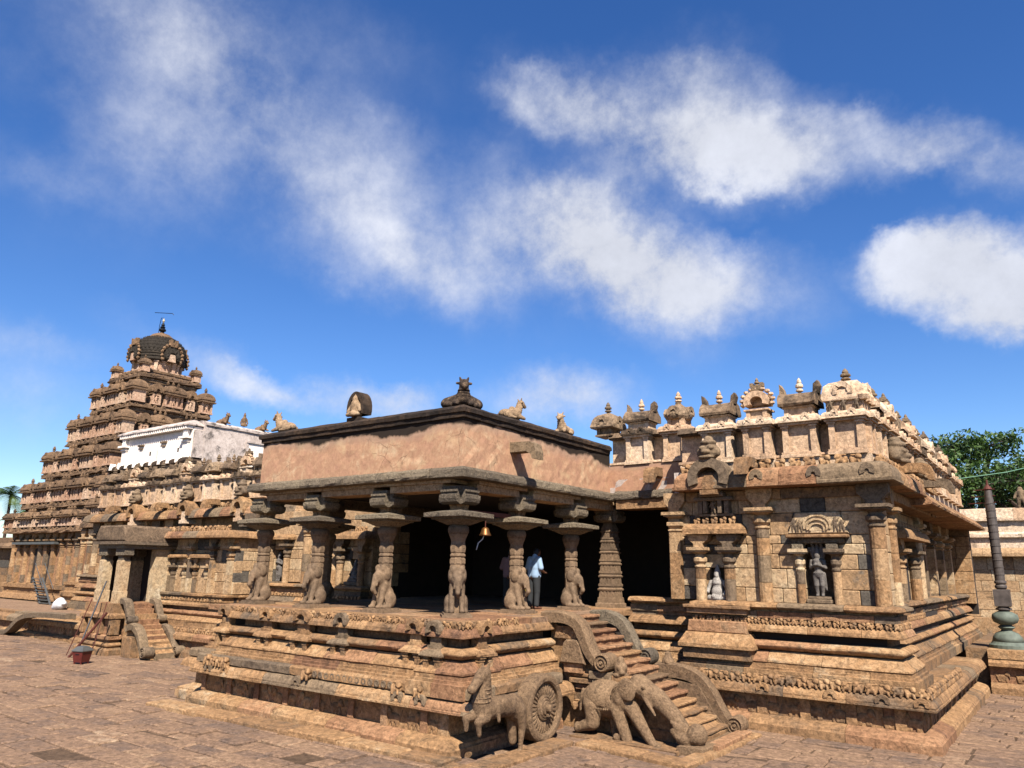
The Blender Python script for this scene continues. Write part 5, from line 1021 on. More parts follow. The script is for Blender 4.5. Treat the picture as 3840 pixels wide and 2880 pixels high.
def bull(x, y, z, rz, s, mat, label):
    me = BULL.copy(); me.materials.clear(); me.materials.append(MATS[mat]); o = link('bull_statue', me, None, None, (x, y, z), (0, 0, rz), (s, s, s)); return tag(o, label, 'statue', 'bull statues on the porch parapet')
cbp = []
for s_ in (-1, 1):      # one raised head, a reclining body along either wall
    ax = lambda u, v, z: (u*0.7071*s_*-1+v*0.7071*s_*-1 if False else (u if s_ > 0 else 0)+0.0, 0, z)
    d = Vector((-1, 0, 0)) if s_ < 0 else Vector((0, 1, 0)); o = Vector((d.y, -d.x, 0))*(1 if s_ > 0 else -1)
    P_ = lambda u, v, z: tuple(d*u+o*v+Vector((0, 0, z)))
    cbp += [('c', P_(0.10, 0, 0.22), P_(0.62, 0, 0.17), 0.21, 0.18), ('e', P_(0.66, 0.0, 0.16), (0.19, 0.19, 0.16)), ('c', P_(0.55, 0.16, 0.10), P_(0.30, 0.20, 0.06), 0.10, 0.06), ('c', P_(0.18, 0.16, 0.12), P_(0.02, 0.26, 0.06), 0.09, 0.06)]
cd = Vector((1, -1, 0)).normalized(); cs_ = Vector((1, 1, 0)).normalized()
C_ = lambda f, s, z: tuple(cd*f+cs_*s+Vector((0, 0, z)))
cbp += [('c', C_(0.0, 0, 0.25), C_(0.08, 0, 0.56), 0.21, 0.15), ('e', C_(0.12, 0, 0.68), (0.15, 0.15, 0.15)), ('c', C_(0.18, 0, 0.64), C_(0.28, 0, 0.58), 0.11, 0.085), ('c', C_(0.08, -0.10, 0.80), C_(0.08, -0.13, 0.88), 0.045, 0.03), ('c', C_(0.08, 0.10, 0.80), C_(0.08, 0.13, 0.88), 0.045, 0.03), ('e', C_(0.08, -0.2, 0.70), (0.06, 0.06, 0.045)), ('e', C_(0.08, 0.2, 0.70), (0.06, 0.06, 0.045))]
for k in range(3): cbp.append(('e', C_(0.03+0.03*k, 0, 0.32+0.08*k), (0.225-0.015*k, 0.225-0.015*k, 0.025)))
cb = link('bull_statue', sdf_mesh('bull_statue', cbp, 0.028, 0.04, 0.006), 'statue_dark', None, (-0.22, 0.22, 7.30), None, (0.80, 0.80, 0.80)); tag(cb, 'dark weathered bull statue on the near corner of the pink parapet', 'statue', 'bull statues on the porch parapet')
bull(-7.1, 0.22, 7.31, R(-80), 0.72, 'statue_pale', 'pale bull statue on the left end of the pink parapet')
bull(-0.22, 2.2, 7.31, R(160), 0.68, 'statue_pale', 'pale bull statue right of the corner one, facing the shrines')
bull(-0.22, 4.75, 7.31, R(10), 0.68, 'statue_pale', 'pale bull statue nearest to the shrines, head turned forward')
an_ = thing('arch_statue', 'seated figure in a rounded stone arch on the parapet edge', 'statue', (-3.87, 0.18, 7.30))
mb = MB(); nasi(mb, flip2, 0, 0.16, 0.0, 0.64, 0.80, 0.34, 14, inner=0.72); mb.build('arch', 'coping_black', an_)
ff = sdf_mesh('seated_figure', [('e', (0, 0, 0.14), (0.20, 0.13, 0.09)), ('c', (0, 0, 0.2), (0, 0, 0.42), 0.12, 0.13), ('e', (0, -0.02, 0.56), (0.08, 0.085, 0.10)), ('c', (0, 0, 0.62), (0, 0, 0.70), 0.075, 0.04), ('c', (-0.14, 0, 0.40), (-0.20, -0.06, 0.22), 0.05, 0.045), ('c', (0.14, 0, 0.40), (0.20, -0.06, 0.22), 0.05, 0.045), ('c', (-0.15, -0.1, 0.12), (0.1, -0.14, 0.10), 0.06, 0.05), ('c', (0.15, -0.08, 0.12), (0.02, -0.14, 0.16), 0.06, 0.05)], 0.022, 0.03, 0.004)
link('seated_figure', ff, 'statue_pale', an_, (0, -0.12, 0.04), None, (1.1, 1.1, 0.95)); MB().box(-0.24, 0.24, -0.2, 0.2, -0.04, 0.08).build('seat', 'coping_black', an_)
# ------------------------------------------------------------------ niche statues
def seated(loc, s, mat, label, rz=0.0):
    p = [('e', (0, 0, 0.10), (0.34, 0.22, 0.11)), ('e', (0, -0.05, 0.30), (0.21, 0.19, 0.20)), ('c', (0, 0, 0.35), (0, 0, 0.62), 0.17, 0.19), ('e', (0, -0.02, 0.84), (0.115, 0.12, 0.14)), ('c', (0, 0, 0.92), (0, 0.02, 1.16), 0.12, 0.05),
         ('c', (-0.24, 0, 0.62), (-0.33, -0.05, 0.38), 0.075, 0.065), ('c', (-0.33, -0.05, 0.38), (-0.30, -0.16, 0.30), 0.06, 0.06), ('c', (0.24, 0, 0.62), (0.33, -0.05, 0.38), 0.075, 0.065), ('c', (0.33, -0.05, 0.38), (0.26, -0.18, 0.22), 0.06, 0.06),
         ('c', (-0.28, -0.08, 0.10), (0.10, -0.22, 0.08), 0.10, 0.07), ('c', (0.28, -0.08, 0.10), (-0.10, -0.20, 0.16), 0.10, 0.07), ('e', (0, -0.13, 0.82), (0.03, 0.03, 0.05)), ('e', (0, -0.10, 0.58), (0.16, 0.12, 0.03))]
    st = thing('seated_statue', label, 'statue', loc, rz, 'niche statues'); st.scale = (s, s, s)
    link('body', sdf_mesh('body', p, 0.026, 0.035, 0.004), mat, st); MB().box(-0.36, 0.36, -0.26, 0.2, -0.09, 0.02, 0.02).build('base', mat, st); return st
seated((3.69, 6.04, 2.79), 0.76, 'statue_light', 'pale pot-bellied seated statue in the niche nearest the stairs')
def standing(loc, s, mat, label, hood=True):
    p = [('c', (-0.09, 0, 0.62), (-0.08, -0.02, 0.34), 0.10, 0.075), ('c', (-0.08, -0.02, 0.34), (-0.07, 0, 0.06), 0.075, 0.05), ('c', (0.09, 0, 0.62), (0.10, -0.04, 0.34), 0.10, 0.075), ('c', (0.10, -0.04, 0.34), (0.08, 0, 0.06), 0.075, 0.05),
         ('e', (-0.07, -0.05, 0.03), (0.05, 0.09, 0.035)), ('e', (0.09, -0.05, 0.03), (0.05, 0.09, 0.035)), ('c', (0, 0, 0.66), (0, 0, 0.84), 0.14, 0.10), ('c', (0, 0, 0.84), (0, -0.01, 1.02), 0.11, 0.15), ('e', (0, -0.03, 1.22), (0.085, 0.09, 0.11)), ('c', (0, 0, 1.28), (0, 0, 1.46), 0.085, 0.045),
         ('c', (-0.19, 0, 1.06), (-0.22, -0.02, 0.86), 0.055, 0.05), ('c', (-0.22, -0.02, 0.86), (-0.04, -0.17, 0.95), 0.045, 0.045), ('c', (0.19, 0, 1.06), (0.22, -0.02, 0.86), 0.055, 0.05), ('c', (0.22, -0.02, 0.86), (0.04, -0.17, 0.95), 0.045, 0.045), ('e', (0, -0.03, 0.70), (0.17, 0.12, 0.05)), ('c', (0.16, 0, 0.68), (0.20, 0.02, 0.2), 0.05, 0.03), ('e', (0, -0.06, 1.08), (0.15, 0.09, 0.03))]
    if hood:
        for k in range(5): a = math.pi*(0.14+0.18*k); p += [('c', (0.13*math.cos(a), 0.10, 1.10+0.06*math.sin(a)), (0.25*math.cos(a), 0.04, 1.32+0.26*math.sin(a)), 0.06, 0.05), ('e', (0.26*math.cos(a), -0.02, 1.34+0.27*math.sin(a)), (0.05, 0.06, 0.04))]
    st = thing('standing_statue', label, 'statue', loc, 0, 'niche statues'); st.scale = (s, s, s)
    link('body', sdf_mesh('body', p, 0.024, 0.03, 0.003), mat, st); return st
standing((6.20, 6.12, 2.985), 0.78, 'statue_grey', 'slender standing statue with a cobra hood in the tall wall niche')
# ------------------------------------------------------------------ bell, rod
bell = thing('temple_bell', 'bronze bell hanging by the corner pillar', 'bell', (-0.3, 1.31, 4.28))
mb = MB(); mb.lathe([(0.145, 0.0), (0.15, 0.015), (0.125, 0.05), (0.10, 0.12), (0.085, 0.17), (0.05, 0.20), (0.02, 0.21)], 18); mb.build('bell_body', 'bronze', bell, smooth=True)
mb = MB(); mb.tube([(0, 0, 0.2), (0, 0, 0.5)], 0.012); mb.build('hanger', 'rust', bell); mb = MB(); mb.tube([(0, 0, 0.1), (-0.03, -0.06, -0.08), (-0.10, -0.14, -0.18), (-0.12, -0.18, -0.34)], 0.012); mb.build('pull_rope', 'white_cloth', bell)
rod = MB(); rod.box(-0.34, -0.26, 0.66, 2.3, 4.76, 4.86); tag(rod.build('wooden_rail', 'wood_red'), 'dark red rail fixed between the two front pillars above the bell', 'rail')
# ------------------------------------------------------------------ people
def person(loc, rz, shirt, label, h=1.68, bag=False):
    k = h/1.68; st = thing('person', label, 'person', loc, rz); st.scale = (k, k, k)
    b = [('c', (-0.09, 0, 0.86), (-0.10, -0.01, 0.48), 0.095, 0.065), ('c', (-0.10, -0.01, 0.48), (-0.11, 0.02, 0.10), 0.06, 0.042), ('c', (0.09, 0, 0.86), (0.10, 0.02, 0.48), 0.095, 0.065), ('c', (0.10, 0.02, 0.48), (0.12, 0.05, 0.10), 0.06, 0.042),
         ('c', (-0.11, 0.04, 0.05), (-0.13, -0.14, 0.03), 0.045, 0.032), ('c', (0.12, 0.06, 0.05), (0.14, -0.12, 0.03), 0.045, 0.032), ('c', (0, 0, 0.90), (0, 0, 1.12), 0.135, 0.13), ('c', (-0.06, 0, 1.16), (-0.14, 0, 1.36), 0.13, 0.075), ('c', (0.06, 0, 1.16), (0.14, 0, 1.36), 0.13, 0.075),
         ('c', (0, 0, 1.40), (0, -0.06, 1.50), 0.06, 0.055), ('e', (0, -0.12, 1.54), (0.075, 0.10, 0.11), ('X', 0.5)), ('e', (0, -0.21, 1.52), (0.02, 0.03, 0.03)), ('e', (-0.078, -0.11, 1.54), (0.015, 0.03, 0.035)), ('e', (0.078, -0.11, 1.54), (0.015, 0.03, 0.035)),
         ('c', (-0.20, 0, 1.36), (-0.25, 0.0, 1.08), 0.055, 0.043), ('c', (-0.25, 0.0, 1.08), (-0.17, -0.22, 1.0), 0.042, 0.032), ('c', (0.20, 0, 1.36), (0.25, 0.0, 1.08), 0.055, 0.043), ('c', (0.25, 0.0, 1.08), (0.17, -0.22, 1.0), 0.042, 0.032)]
    for sx in (-1, 1):
        b.append(('e', (sx*0.15, -0.27, 0.99), (0.035, 0.05, 0.022)))
        for j in range(4): b.append(('c', (sx*(0.17-0.018*j), -0.31, 0.995), (sx*(0.15-0.018*j), -0.36+0.008*j, 0.965), 0.010, 0.008))
        b.append(('c', (sx*0.13, -0.26, 1.0), (sx*0.10, -0.30, 0.99), 0.012, 0.009))
    link('body', sdf_mesh('body', b, 0.014, 0.02), 'skin', st)
    t = [('c', (-0.09, 0, 0.88), (-0.105, -0.01, 0.48), 0.115, 0.085), ('c', (-0.105, -0.01, 0.48), (-0.115, 0.02, 0.12), 0.08, 0.072), ('c', (0.09, 0, 0.88), (0.105, 0.02, 0.48), 0.115, 0.085), ('c', (0.105, 0.02, 0.48), (0.125, 0.05, 0.12), 0.08, 0.072), ('c', (-0.05, 0, 0.92), (0.05, 0, 0.92), 0.13, 0.13)]
    link('trousers', sdf_mesh('trousers', t, 0.018, 0.02, 0.002, cut=lambda D, X, Y, Z: np.maximum(D, 0.075-Z)), 'dark_trousers', st)
    sh = [('c', (-0.07, 0, 0.92), (-0.07, 0, 1.15), 0.145, 0.135), ('c', (0.07, 0, 0.92), (0.07, 0, 1.15), 0.145, 0.135), ('c', (-0.07, 0, 1.15), (-0.13, 0, 1.345), 0.145, 0.09), ('c', (0.07, 0, 1.15), (0.13, 0, 1.345), 0.145, 0.09), ('c', (-0.19, 0, 1.36), (-0.265, 0, 1.12), 0.075, 0.075), ('c', (0.19, 0, 1.36), (0.265, 0, 1.12), 0.075, 0.075), ('c', (0, 0, 1.38), (0, -0.02, 1.44), 0.085, 0.075)]
    link('shirt', sdf_mesh('shirt', sh, 0.018, 0.03, 0.003, cut=lambda D, X, Y, Z: np.maximum(D, np.where(np.abs(X) < 0.205, 0.84-Z, 1.06-Z))), shirt, st)
    link('hair', sdf_mesh('hair', [('e', (0, -0.085, 1.565), (0.088, 0.10, 0.105)), ('e', (0, -0.05, 1.52), (0.075, 0.06, 0.08))], 0.014, 0.02), 'hair', st)
    if bag: MB().box(-0.34, -0.30, -0.12, 0.08, 0.42, 0.68, 0.01).build('yellow_bag', 'yellow_plastic', st)
    return st
person((-1.12, 4.62, 2.425), R(168), 'blue_shirt', 'person in pale blue shirt and dark trousers seen from behind inside the porch')
person((-2.30, 5.05, 2.425), R(190), 'mauve_shirt', 'person in mauve shirt half hidden behind a porch pillar', 1.66)
tag(MB().box(-1.40, -1.28, 4.40, 4.48, 2.80, 3.04, 0.015).build('yellow_bag', 'yellow_plastic'), 'small yellow bag beside the person in blue', 'bag')
# ------------------------------------------------------------------ flagpole on the entrance terrace
fp = thing('flagpole', 'tall ringed copper flagpole on a green bronze lotus base', 'flagpole', (9.15, 16.6, 1.30)); fp.scale = (0.88, 0.88, 1.0)
mb = MB(); mb.lathe([(0.62, 0), (0.62, 0.10), (0.55, 0.14), (0.5, 0.2)], 24); mb.build('foot', 'verdigris', fp); mb = MB(); mb.lathe([(0.5, 0.2), (0.46, 0.34), (0.36, 0.46), (0.2, 0.52), (0.17, 0.56)], 24); mb.build('bell_base', 'verdigris', fp, smooth=True)
mb = MB(); mb.lathe([(0.17, 0.56), (0.22, 0.60), (0.28, 0.64), (0.22, 0.69), (0.17, 0.72)], 24); mb.build('ring', 'verdigris', fp); mb = MB(); mb.lathe([(0.2, 0.72), (0.38, 0.80), (0.43, 0.92), (0.40, 1.04), (0.24, 1.12), (0.16, 1.15)], 24); mb.build('bulb', 'verdigris', fp, smooth=True)
mb = MB(); mb.lathe([(0.16, 1.15), (0.26, 1.19), (0.26, 1.23), (0.15, 1.28)], 24); mb.build('ring', 'copper_pole', fp); mb = MB(); mb.sq([(0.23, 1.28), (0.26, 1.30), (0.26, 1.80), (0.23, 1.82)]); mb.build('square_block', 'copper_pole', fp)
mb = MB(); mb.lathe([(0.14, 1.82), (0.2, 1.88), (0.2, 1.93), (0.15, 1.98), (0.2, 2.02), (0.2, 2.07), (0.165, 2.1), (0.165, 4.55), (0.15, 4.6), (0.12, 5.05)], 20); mb.build('shaft', 'copper_pole', fp)
for k in range(11): mb = MB(); mb.lathe([(0.163, 2.28+k*0.23), (0.182, 2.285+k*0.23), (0.182, 2.31+k*0.23), (0.163, 2.315+k*0.23)], 20); mb.build('band', 'copper_pole', fp)
for k in range(3): MB(AT(0, 0, 4.62+k*0.22, R(-20))).box(-0.75+0.12*k, 0.22, -0.02, 0.02, 0, 0.03).build('cross_bar', 'rust', fp)
mb = MB(); mb.lathe([(0.13, 5.05), (0.16, 5.08), (0.12, 5.14), (0.05, 5.22), (0.03, 5.4)], 14); mb.build('tip', 'rust', fp)
# entrance terrace under it
ter = thing('entrance_terrace', 'moulded stone terrace carrying the flagpole at the right edge', 'terrace')
E0 = [(8.62, 15.45), (19.0, 15.45)]
course(ter, 'plinth_course', E0, [(0, -0.05), (0, 0.2), (0.12, 0.33)], 0.8, 1.4, 'stone'); course(ter, 'frieze_course', E0, [(0.2, 0.33), (0.2, 0.82)], 0.8, 1.2, 'stone_red'); course(ter, 'ledge_course', E0, [(0.1, 0.80), (0.02, 0.82), (0.02, 0.92), (0.16, 1.04)], 0.9, 1.2, 'stone'); course(ter, 'top_course', E0, [(0.12, 1.04), (0.12, 1.30)], 0.9, 1.3, 'stone')
et = empty('animal_frieze', (0, 0, 0), ter); frieze(et, E0, 0.21, 0.36, 0.38, 0.5, BEASTS, flip=True, depth=0.5, smax=3.5)
MB().box(8.0, 19, 15.9, 24, 0, 1.295).build('core', 'stone', ter)
# ------------------------------------------------------------------ hall wing left of the porch
lh = thing('hall_wing', 'long carved hall wing left of the porch with arched cornice and stained parapet', 'temple hall')
G2 = [(-17.0, 6.6), (-17.0, 5.64), (-9.3, 5.64), (-9.3, 7.0)]
G0 = [(-17.6, 6.6), (-17.6, 5.0), (-8.9, 5.0)]
course(lh, 'base_course', G0, [(0, -0.05), (0, 0.3), (0.2, 0.4), (0.2, 0.8), (0.0, 0.8), (0.02, 1.03), (0.5, 1.05), (0.5, 1.4)], 1.2, 1.5, 'stone')
o_ = lambda pr: [(d-0.65, z) for d, z in pr]
course(lh, 'lotus_course', G2, o_([(0.60, 1.42), (0.55, 1.45), (0.55, 1.49), (0.61, 1.54), (0.76, 1.70)]), 0.5, 1.4, 'stone_red'); course(lh, 'roll_course', G2, o_(arc(0.80, 1.70, 0.80, 1.94, 0.13, 6)), 0.5, 1.4, 'stone')
course(lh, 'cornice_course', G2, o_([(0.92, 1.94), (0.92, 2.12), (0.65, 2.13), (0.65, 2.17), (0.74, 2.31), (0.84, 2.35)]), 0.5, 1.2, rmats=MIXG); upper_courses(lh, G2)
lf = empty('beast_frieze', (0, 0, 0), lh); frieze(lf, G2[1:3], 0.12, 2.33, 0.16, 0.2, PAWS)
WL = FA(6.1); NL1 = (-10.45, -9.85, 2.85, 3.75); NL2 = (-14.95, -14.35, 2.75, 4.1)
wall_blocks(lh, WL, -17.0, -9.3, 2.80, 5.62, [NL1, NL2], L=0.85, rowh=0.46)
MB(WL).box(-10.6, -9.7, -0.5, -0.44, 2.7, 3.9).build('niche_back', 'stone_grey', lh); MB(WL).box(-15.1, -14.2, -0.5, -0.44, 2.7, 4.2).build('niche_back', 'stone_grey', lh)
wall_blocks(lh, FB(-9.3), 6.12, 8.0, 2.80, 5.62)
for s, n, r, zc, z1 in ((-16.6, 0.04, 0.2, 5.0, 5.6), (-15.25, 0.1, 0.13, 4.2, 4.5), (-14.05, 0.1, 0.13, 4.2, 4.5), (-12.9, 0.04, 0.18, 5.0, 5.6), (-11.3, 0.04, 0.16, 4.9, 5.6), (-10.75, 0.22, 0.13, 4.0, 4.46), (-9.6, 0.22, 0.13, 4.0, 4.46)): wpil(lh, WL, s, n, r, 2.81, zc, z1)
cf = empty('niche_frame', (0, 0, 0), lh); canopy(cf, WL, -11.1, -9.2, 0.5, 4.47, 0.28); canopy(cf, WL, -15.6, -13.7, 0.4, 4.5, 0.2, beasts=False)
MB(WL).box(-10.55, -9.75, -0.3, 0.2, 2.82, 2.95, 0.02).build('statue_base', 'stone_grey', cf); MB(WL).box(-15.0, -14.3, -0.3, 0.25, 2.45, 2.86, 0.02).build('statue_base', 'stone_grey', cf)
seated((-10.15, 6.12, 3.02), 0.62, 'statue_grey', 'dark seated statue in the wall niche seen between the left pillars'); standing((-14.65, 6.12, 2.87), 0.78, 'statue_grey', 'dark standing statue in the niche behind the leftmost pillars', False)
# cornice, beasts, arches
LC = [(-33.0, 6.5), (-7.75, 6.5)]
course(lh, 'great_cornice', LC, [(0.7, 5.58), (0.0, 5.60), (0.0, 5.70), (0.03, 5.74), (0.08, 5.88), (0.2, 6.0), (0.42, 6.08)], 1.3, 0.9, rmats=['stone', 'stone_red', 'stone_grey'], push=0.012)
for x in (-27.6, -22.8, -18.4):
    mb = MB(); nasi(mb, FA(6.5), x, 0.12, 5.50, 0.95, 0.95, 0.9, 14, inner=0.58); mb.build('great_arch', 'stone', cf); mb = MB(FA(6.5)); mb.box(x-0.16, x+0.16, -0.5, 0.02, 5.42, 5.9); mb.box(x-0.26, x+0.26, -0.5, 0.06, 5.34, 5.5); mb.build('arch_shrine', 'stucco_cream', cf)
    link('lion_face', kirti, None, cf, (x, 6.6, 6.40), (0, 0, 0), (1.1, 1.1, 1.1))
lf2 = empty('beast_frieze', (0, 0, 0), lh); frieze(lf2, [(-32.0, 6.9), (-17.5, 6.9)], 0.0, 6.05, 0.26, 0.34, PAWS, skip=((3.6, 5.2), (8.4, 9.9), (12.9, 14.0)))
for x in (-29.6, -25.0, -20.6): spout(lh, FA(6.9), x, 6.3, 0.8, 'stone')
# wall under the cornice, seen above the lower bay
wall_blocks(lh, FA(7.2), -33.0, -17.0, 2.8, 5.6, (), 0.55, 1.3, 'stone', 0.3)
base_courses(lh, [(-33.5, 6.1), (-17.5, 6.1)], [(-33.5, 6.15), (-17.5, 6.15)], [(-33.2, 6.7), (-17.5, 6.7)]); upper_courses(lh, [(-33.2, 6.7), (-17.5, 6.7)])
for s in np.arange(-32.4, -21.5, 1.25): wpil(lh, FA(7.2), s, 0.03, 0.19, 2.8, 4.9, 5.58, rnd.random() < 0.5, plate=1.7)
MB().box(-33, -9.3, 7.5, 8.2, 0.0, 5.6).box(-33.0, -9.51, 7.3, 22.5, 5.64, 6.3).build('core', 'interior_dark', lh)
MB(FA(7.05)).box(-32.2, -8.0, -0.5, 0.0, 6.05, 6.37).build('parapet_foot', 'stucco_cream', lh)
# parapet with bays and dark shrines
bays = [(x, 0.9, 0.12 if i % 2 else 0.24) for i, x in enumerate(np.arange(-31.4, -17.0, 1.25))]
parapet(lh, FA(7.0), -32.2, -8.0, 6.36, 7.42, bays, 'stucco_cream', 'stucco_black', sk=0.35)
for i, x in enumerate(np.arange(-31.4, -16.0, 1.25)):
    k = ['square', 'barrel', 'arch', 'barrel'][i % 4]; shrine(lh, None, k, 'stucco_black' if k != 'arch' else 'stucco_cream', loc=(x, 7.15, 7.52), sc=1.0)
    link('figure', fig_me, None, lh, (x+0.62, 7.1, 7.5), (0, 0, 0), (0.7, 0.7, 0.8))
MB().box(-32.2, -16.4, 7.35, 9.4, 7.4, 7.9).build('roof_step', 'stucco_black', lh)
# ------------------------------------------------------------------ side shrine bay with door, pillars and steps
bay = thing('side_entrance', 'small side entrance with two square pillars, dark doorway and steps left of the porch', 'side entrance')
B0 = [(-20.4, 3.5), (-14.75, 3.5), (-14.75, 6.0)]; B2 = [(-20.2, 3.95), (-15.0, 3.95), (-15.0, 6.0)]
course(bay, 'plinth_course', B0, [(0, -0.05), (0, 0.22), (0.12, 0.3)], 0.7, 1.2, 'stone'); course(bay, 'frieze_course', B0, [(0.2, 0.3), (0.2, 0.66)], 0.7, 1.0, 'stone_red'); course(bay, 'ledge_course', B0, [(0.02, 0.64), (0.0, 0.66), (0.0, 0.80), (0.18, 0.9)], 0.8, 1.1, rmats=MIXG)
course(bay, 'beast_course', B0, [(0.25, 0.9), (0.25, 1.12), (0.33, 1.13), (0.33, 1.28)], 0.9, 1.1, 'stone'); course(bay, 'lotus_course', B2, [(-0.1, 1.28), (-0.12, 1.34), (0.08, 1.50)], 0.5, 1.2, 'stone'); course(bay, 'roll_course', B2, arc(0.10, 1.50, 0.10, 1.70, 0.10, 6), 0.5, 1.3, 'stone_red'); course(bay, 'recess_course', B2, [(0.2, 1.70), (0.2, 1.86)], 0.5, 1.5, 'stone_red')
course(bay, 'cornice_course', B2, [(0.1, 1.85), (0.0, 1.86), (0.0, 1.94), (0.14, 2.06)], 0.6, 1.1, 'stone'); course(bay, 'top_course', B2, [(0.1, 2.06), (0.1, 2.24), (0.0, 2.26), (0.0, 2.33), (0.12, 2.36)], 0.6, 1.1, rmats=MIXG)
bb = empty('beast_frieze', (0, 0, 0), bay); frieze(bb, B0[:2], 0.27, 0.9, 0.2, 0.25, PAWS); frieze(bb, B2[:2], 0.1, 2.05, 0.16, 0.22, PAWS); frieze(bb, B0[:2], 0.21, 0.32, 0.3, 0.42, BEASTS, flip=True, depth=0.5)
WB = FA(4.32); wall_blocks(bay, WB, -20.2, -15.0, 2.36, 4.5, (), 0.4, 0.6); wall_blocks(bay, FB(-15.0), 4.33, 6.1, 2.36, 4.5, (), 0.4, 0.6)
for s in (-19.55, -17.95, -16.4, -15.2): wpil(bay, WB, s, 0.02, 0.13, 2.36, 4.05, 4.5, False, plate=2.3)
for c in (-18.75, -17.15): 
    canopy(bay, WB, c-0.68, c+0.68, 0.26, 3.72, 0.18, beasts=False)
    for q in (-0.42, 0.42): wpil(bay, WB, c+q, 0.05, 0.075, 2.36, 3.30, 3.70, False, plate=2.8)
    MB(WB).box(c-0.22, c+0.22, -0.03, 0.016, 2.37, 3.3).build('panel', 'stone_wall', bay)
course(bay, 'eave', [(-20.5, 3.7), (-14.75, 3.7), (-14.75, 6.0)], [(0.4, 4.48), (0, 4.50), (0, 4.58), (0.06, 4.70), (0.18, 4.78)], 0.9, 0.9, rmats=MIXG); 
be = empty('beast_frieze', (0, 0, 0), bay); frieze(be, [(-20.3, 4.05), (-14.9, 4.05)], 0, 4.76, 0.26, 0.33, PAWS)
MB().box(-20.1, -15.1, 4.5, 7.3, 0, 4.75).build('core', 'interior_dark', bay)
# its little porch
MB().box(-21.5, -19.4, 2.1, 4.2, 0.6, 1.92).build('porch_core', 'stone_red', bay)
PB = [(-21.7, 4.0), (-21.7, 1.85), (-19.1, 1.85), (-19.1, 2.45)]
course(bay, 'porch_base', PB, [(0, -0.05), (0, 0.2), (0.1, 0.28)], 0.5, 0.9, 'stone'); course(bay, 'porch_base', PB, arc(0.14, 0.28, 0.14, 0.46, 0.08, 5), 0.5, 0.8, 'stone'); course(bay, 'porch_base', PB, [(0.22, 0.46), (0.22, 0.56), (0.1, 0.58), (0.1, 0.70), (0.2, 0.74)], 0.5, 0.8, 'stone_red')
for q in (-21.5, -20.9, -20.1, -19.3): MB(FA(2.0)).box(q-0.13, q+0.13, -0.3, 0.06, 0.74, 1.35, 0.02).build('post', 'stone', bay)
course(bay, 'porch_top', PB, [(0.2, 1.33), (0.04, 1.36), (0.04, 1.48), (0.14, 1.56), (0.14, 1.92)], 0.6, 0.8, rmats=MIXG)
for x, y in ((-21.15, 2.40), (-19.72, 2.40), (-21.15, 3.7)):
    pc = empty('square_pillar', (x, y, 1.92), bay)
    mb = MB(); mb.sq([(0.21, 0), (0.21, 0.45), (0.19, 0.47), (0.19, 1.62), (0.05, 1.9)]); mb.build('shaft', 'stone_wall', pc, jit=0.004); mb = MB(); mb.sq([(0.17, 1.60), (0.17, 1.82), (0.26, 1.84)]); mb.box(-0.36, 0.36, -0.2, 0.2, 1.84, 2.12, 0.03); mb.build('capital', 'stone_eave', pc, jit=0.008)
MB().box(-21.5, -19.35, 2.15, 4.3, 4.04, 4.20).build('roof_beam', 'stone_eave', bay); MB().box(-21.6, -19.2, 2.0, 4.3, 4.202, 4.32).build('roof_slab', 'stone_grey', bay)
mb = MB(FA(2.2)); mb.prism([(-21.6, 4.33), (-19.2, 4.33), (-19.22, 4.50), (-19.3, 4.86), (-19.4, 4.95), (-21.4, 4.95), (-21.5, 4.86), (-21.6, 4.5)], -2.1, 0.15, None, 0.05); mb.build('parapet', 'stucco_black', bay, jit=0.01)
MB().box(-19.9, -19.5, 3.6, 4.2, 1.93, 4.03).build('door_jamb', 'stone_wall', bay); MB().box(-21.4, -19.9, 3.9, 4.2, 1.93, 4.03).build('doorway', 'interior_dark', bay); MB().box(-21.7, -21.4, 2.7, 4.2, 1.93, 4.03).build('side_screen', 'interior_dark', bay)
for i in range(10):
    zt = 1.92*(10-i)/10; xa = -19.15+2.3*i/10; MB().box(xa-0.05, xa+0.25, 2.55, 3.35, zt-0.24, zt, 0.0).build('step', rnd.choice(['stone', 'stone_grey', 'stone_red']), bay, jit=0.006)
mb = MB(XZ(2.55)); mb.prism([(-19.1, 0), (-16.85, 0), (-16.9, 0.2), (-19.0, 1.75), (-19.1, 1.85)], -0.85, 0.12); mb.build('side_wall', 'stone', bay)
band(bay, [(-19.25, 2.02), (-18.95, 2.0), (-18.75, 1.76), (-18.62, 1.5), (-18.5, 1.32)], 0.22, 0.14, 2.2, 2.52, 'balustrade', 'stone_grey', (-18.42, 1.34, 0.15)); band(bay, [(-18.5, 1.02), (-18.1, 1.12), (-17.75, 1.0), (-17.45, 0.7), (-17.25, 0.35), (-17.05, 0.18)], 0.26, 0.15, 2.15, 2.5, 'balustrade', 'stone_grey', (-16.95, 0.26, 0.2))
band(bay, [(-19.2, 2.0), (-18.85, 1.96), (-18.65, 1.7), (-18.45, 1.35)], 0.2, 0.12, 3.38, 3.66, 'balustrade', 'stone_grey', (-18.36, 1.36, 0.14)); band(bay, [(-18.4, 0.98), (-17.9, 1.05), (-17.5, 0.8), (-17.2, 0.4), (-16.95, 0.2)], 0.24, 0.14, 3.38, 3.66, 'balustrade', 'stone_grey', (-16.85, 0.26, 0.18))
mb = MB(XZ(2.2)); mb.box(-18.5, -17.8, -0.3, 0.08, 0.0, 0.75, 0.02); mb.build('stair_block', 'stone', bay, jit=0.01)
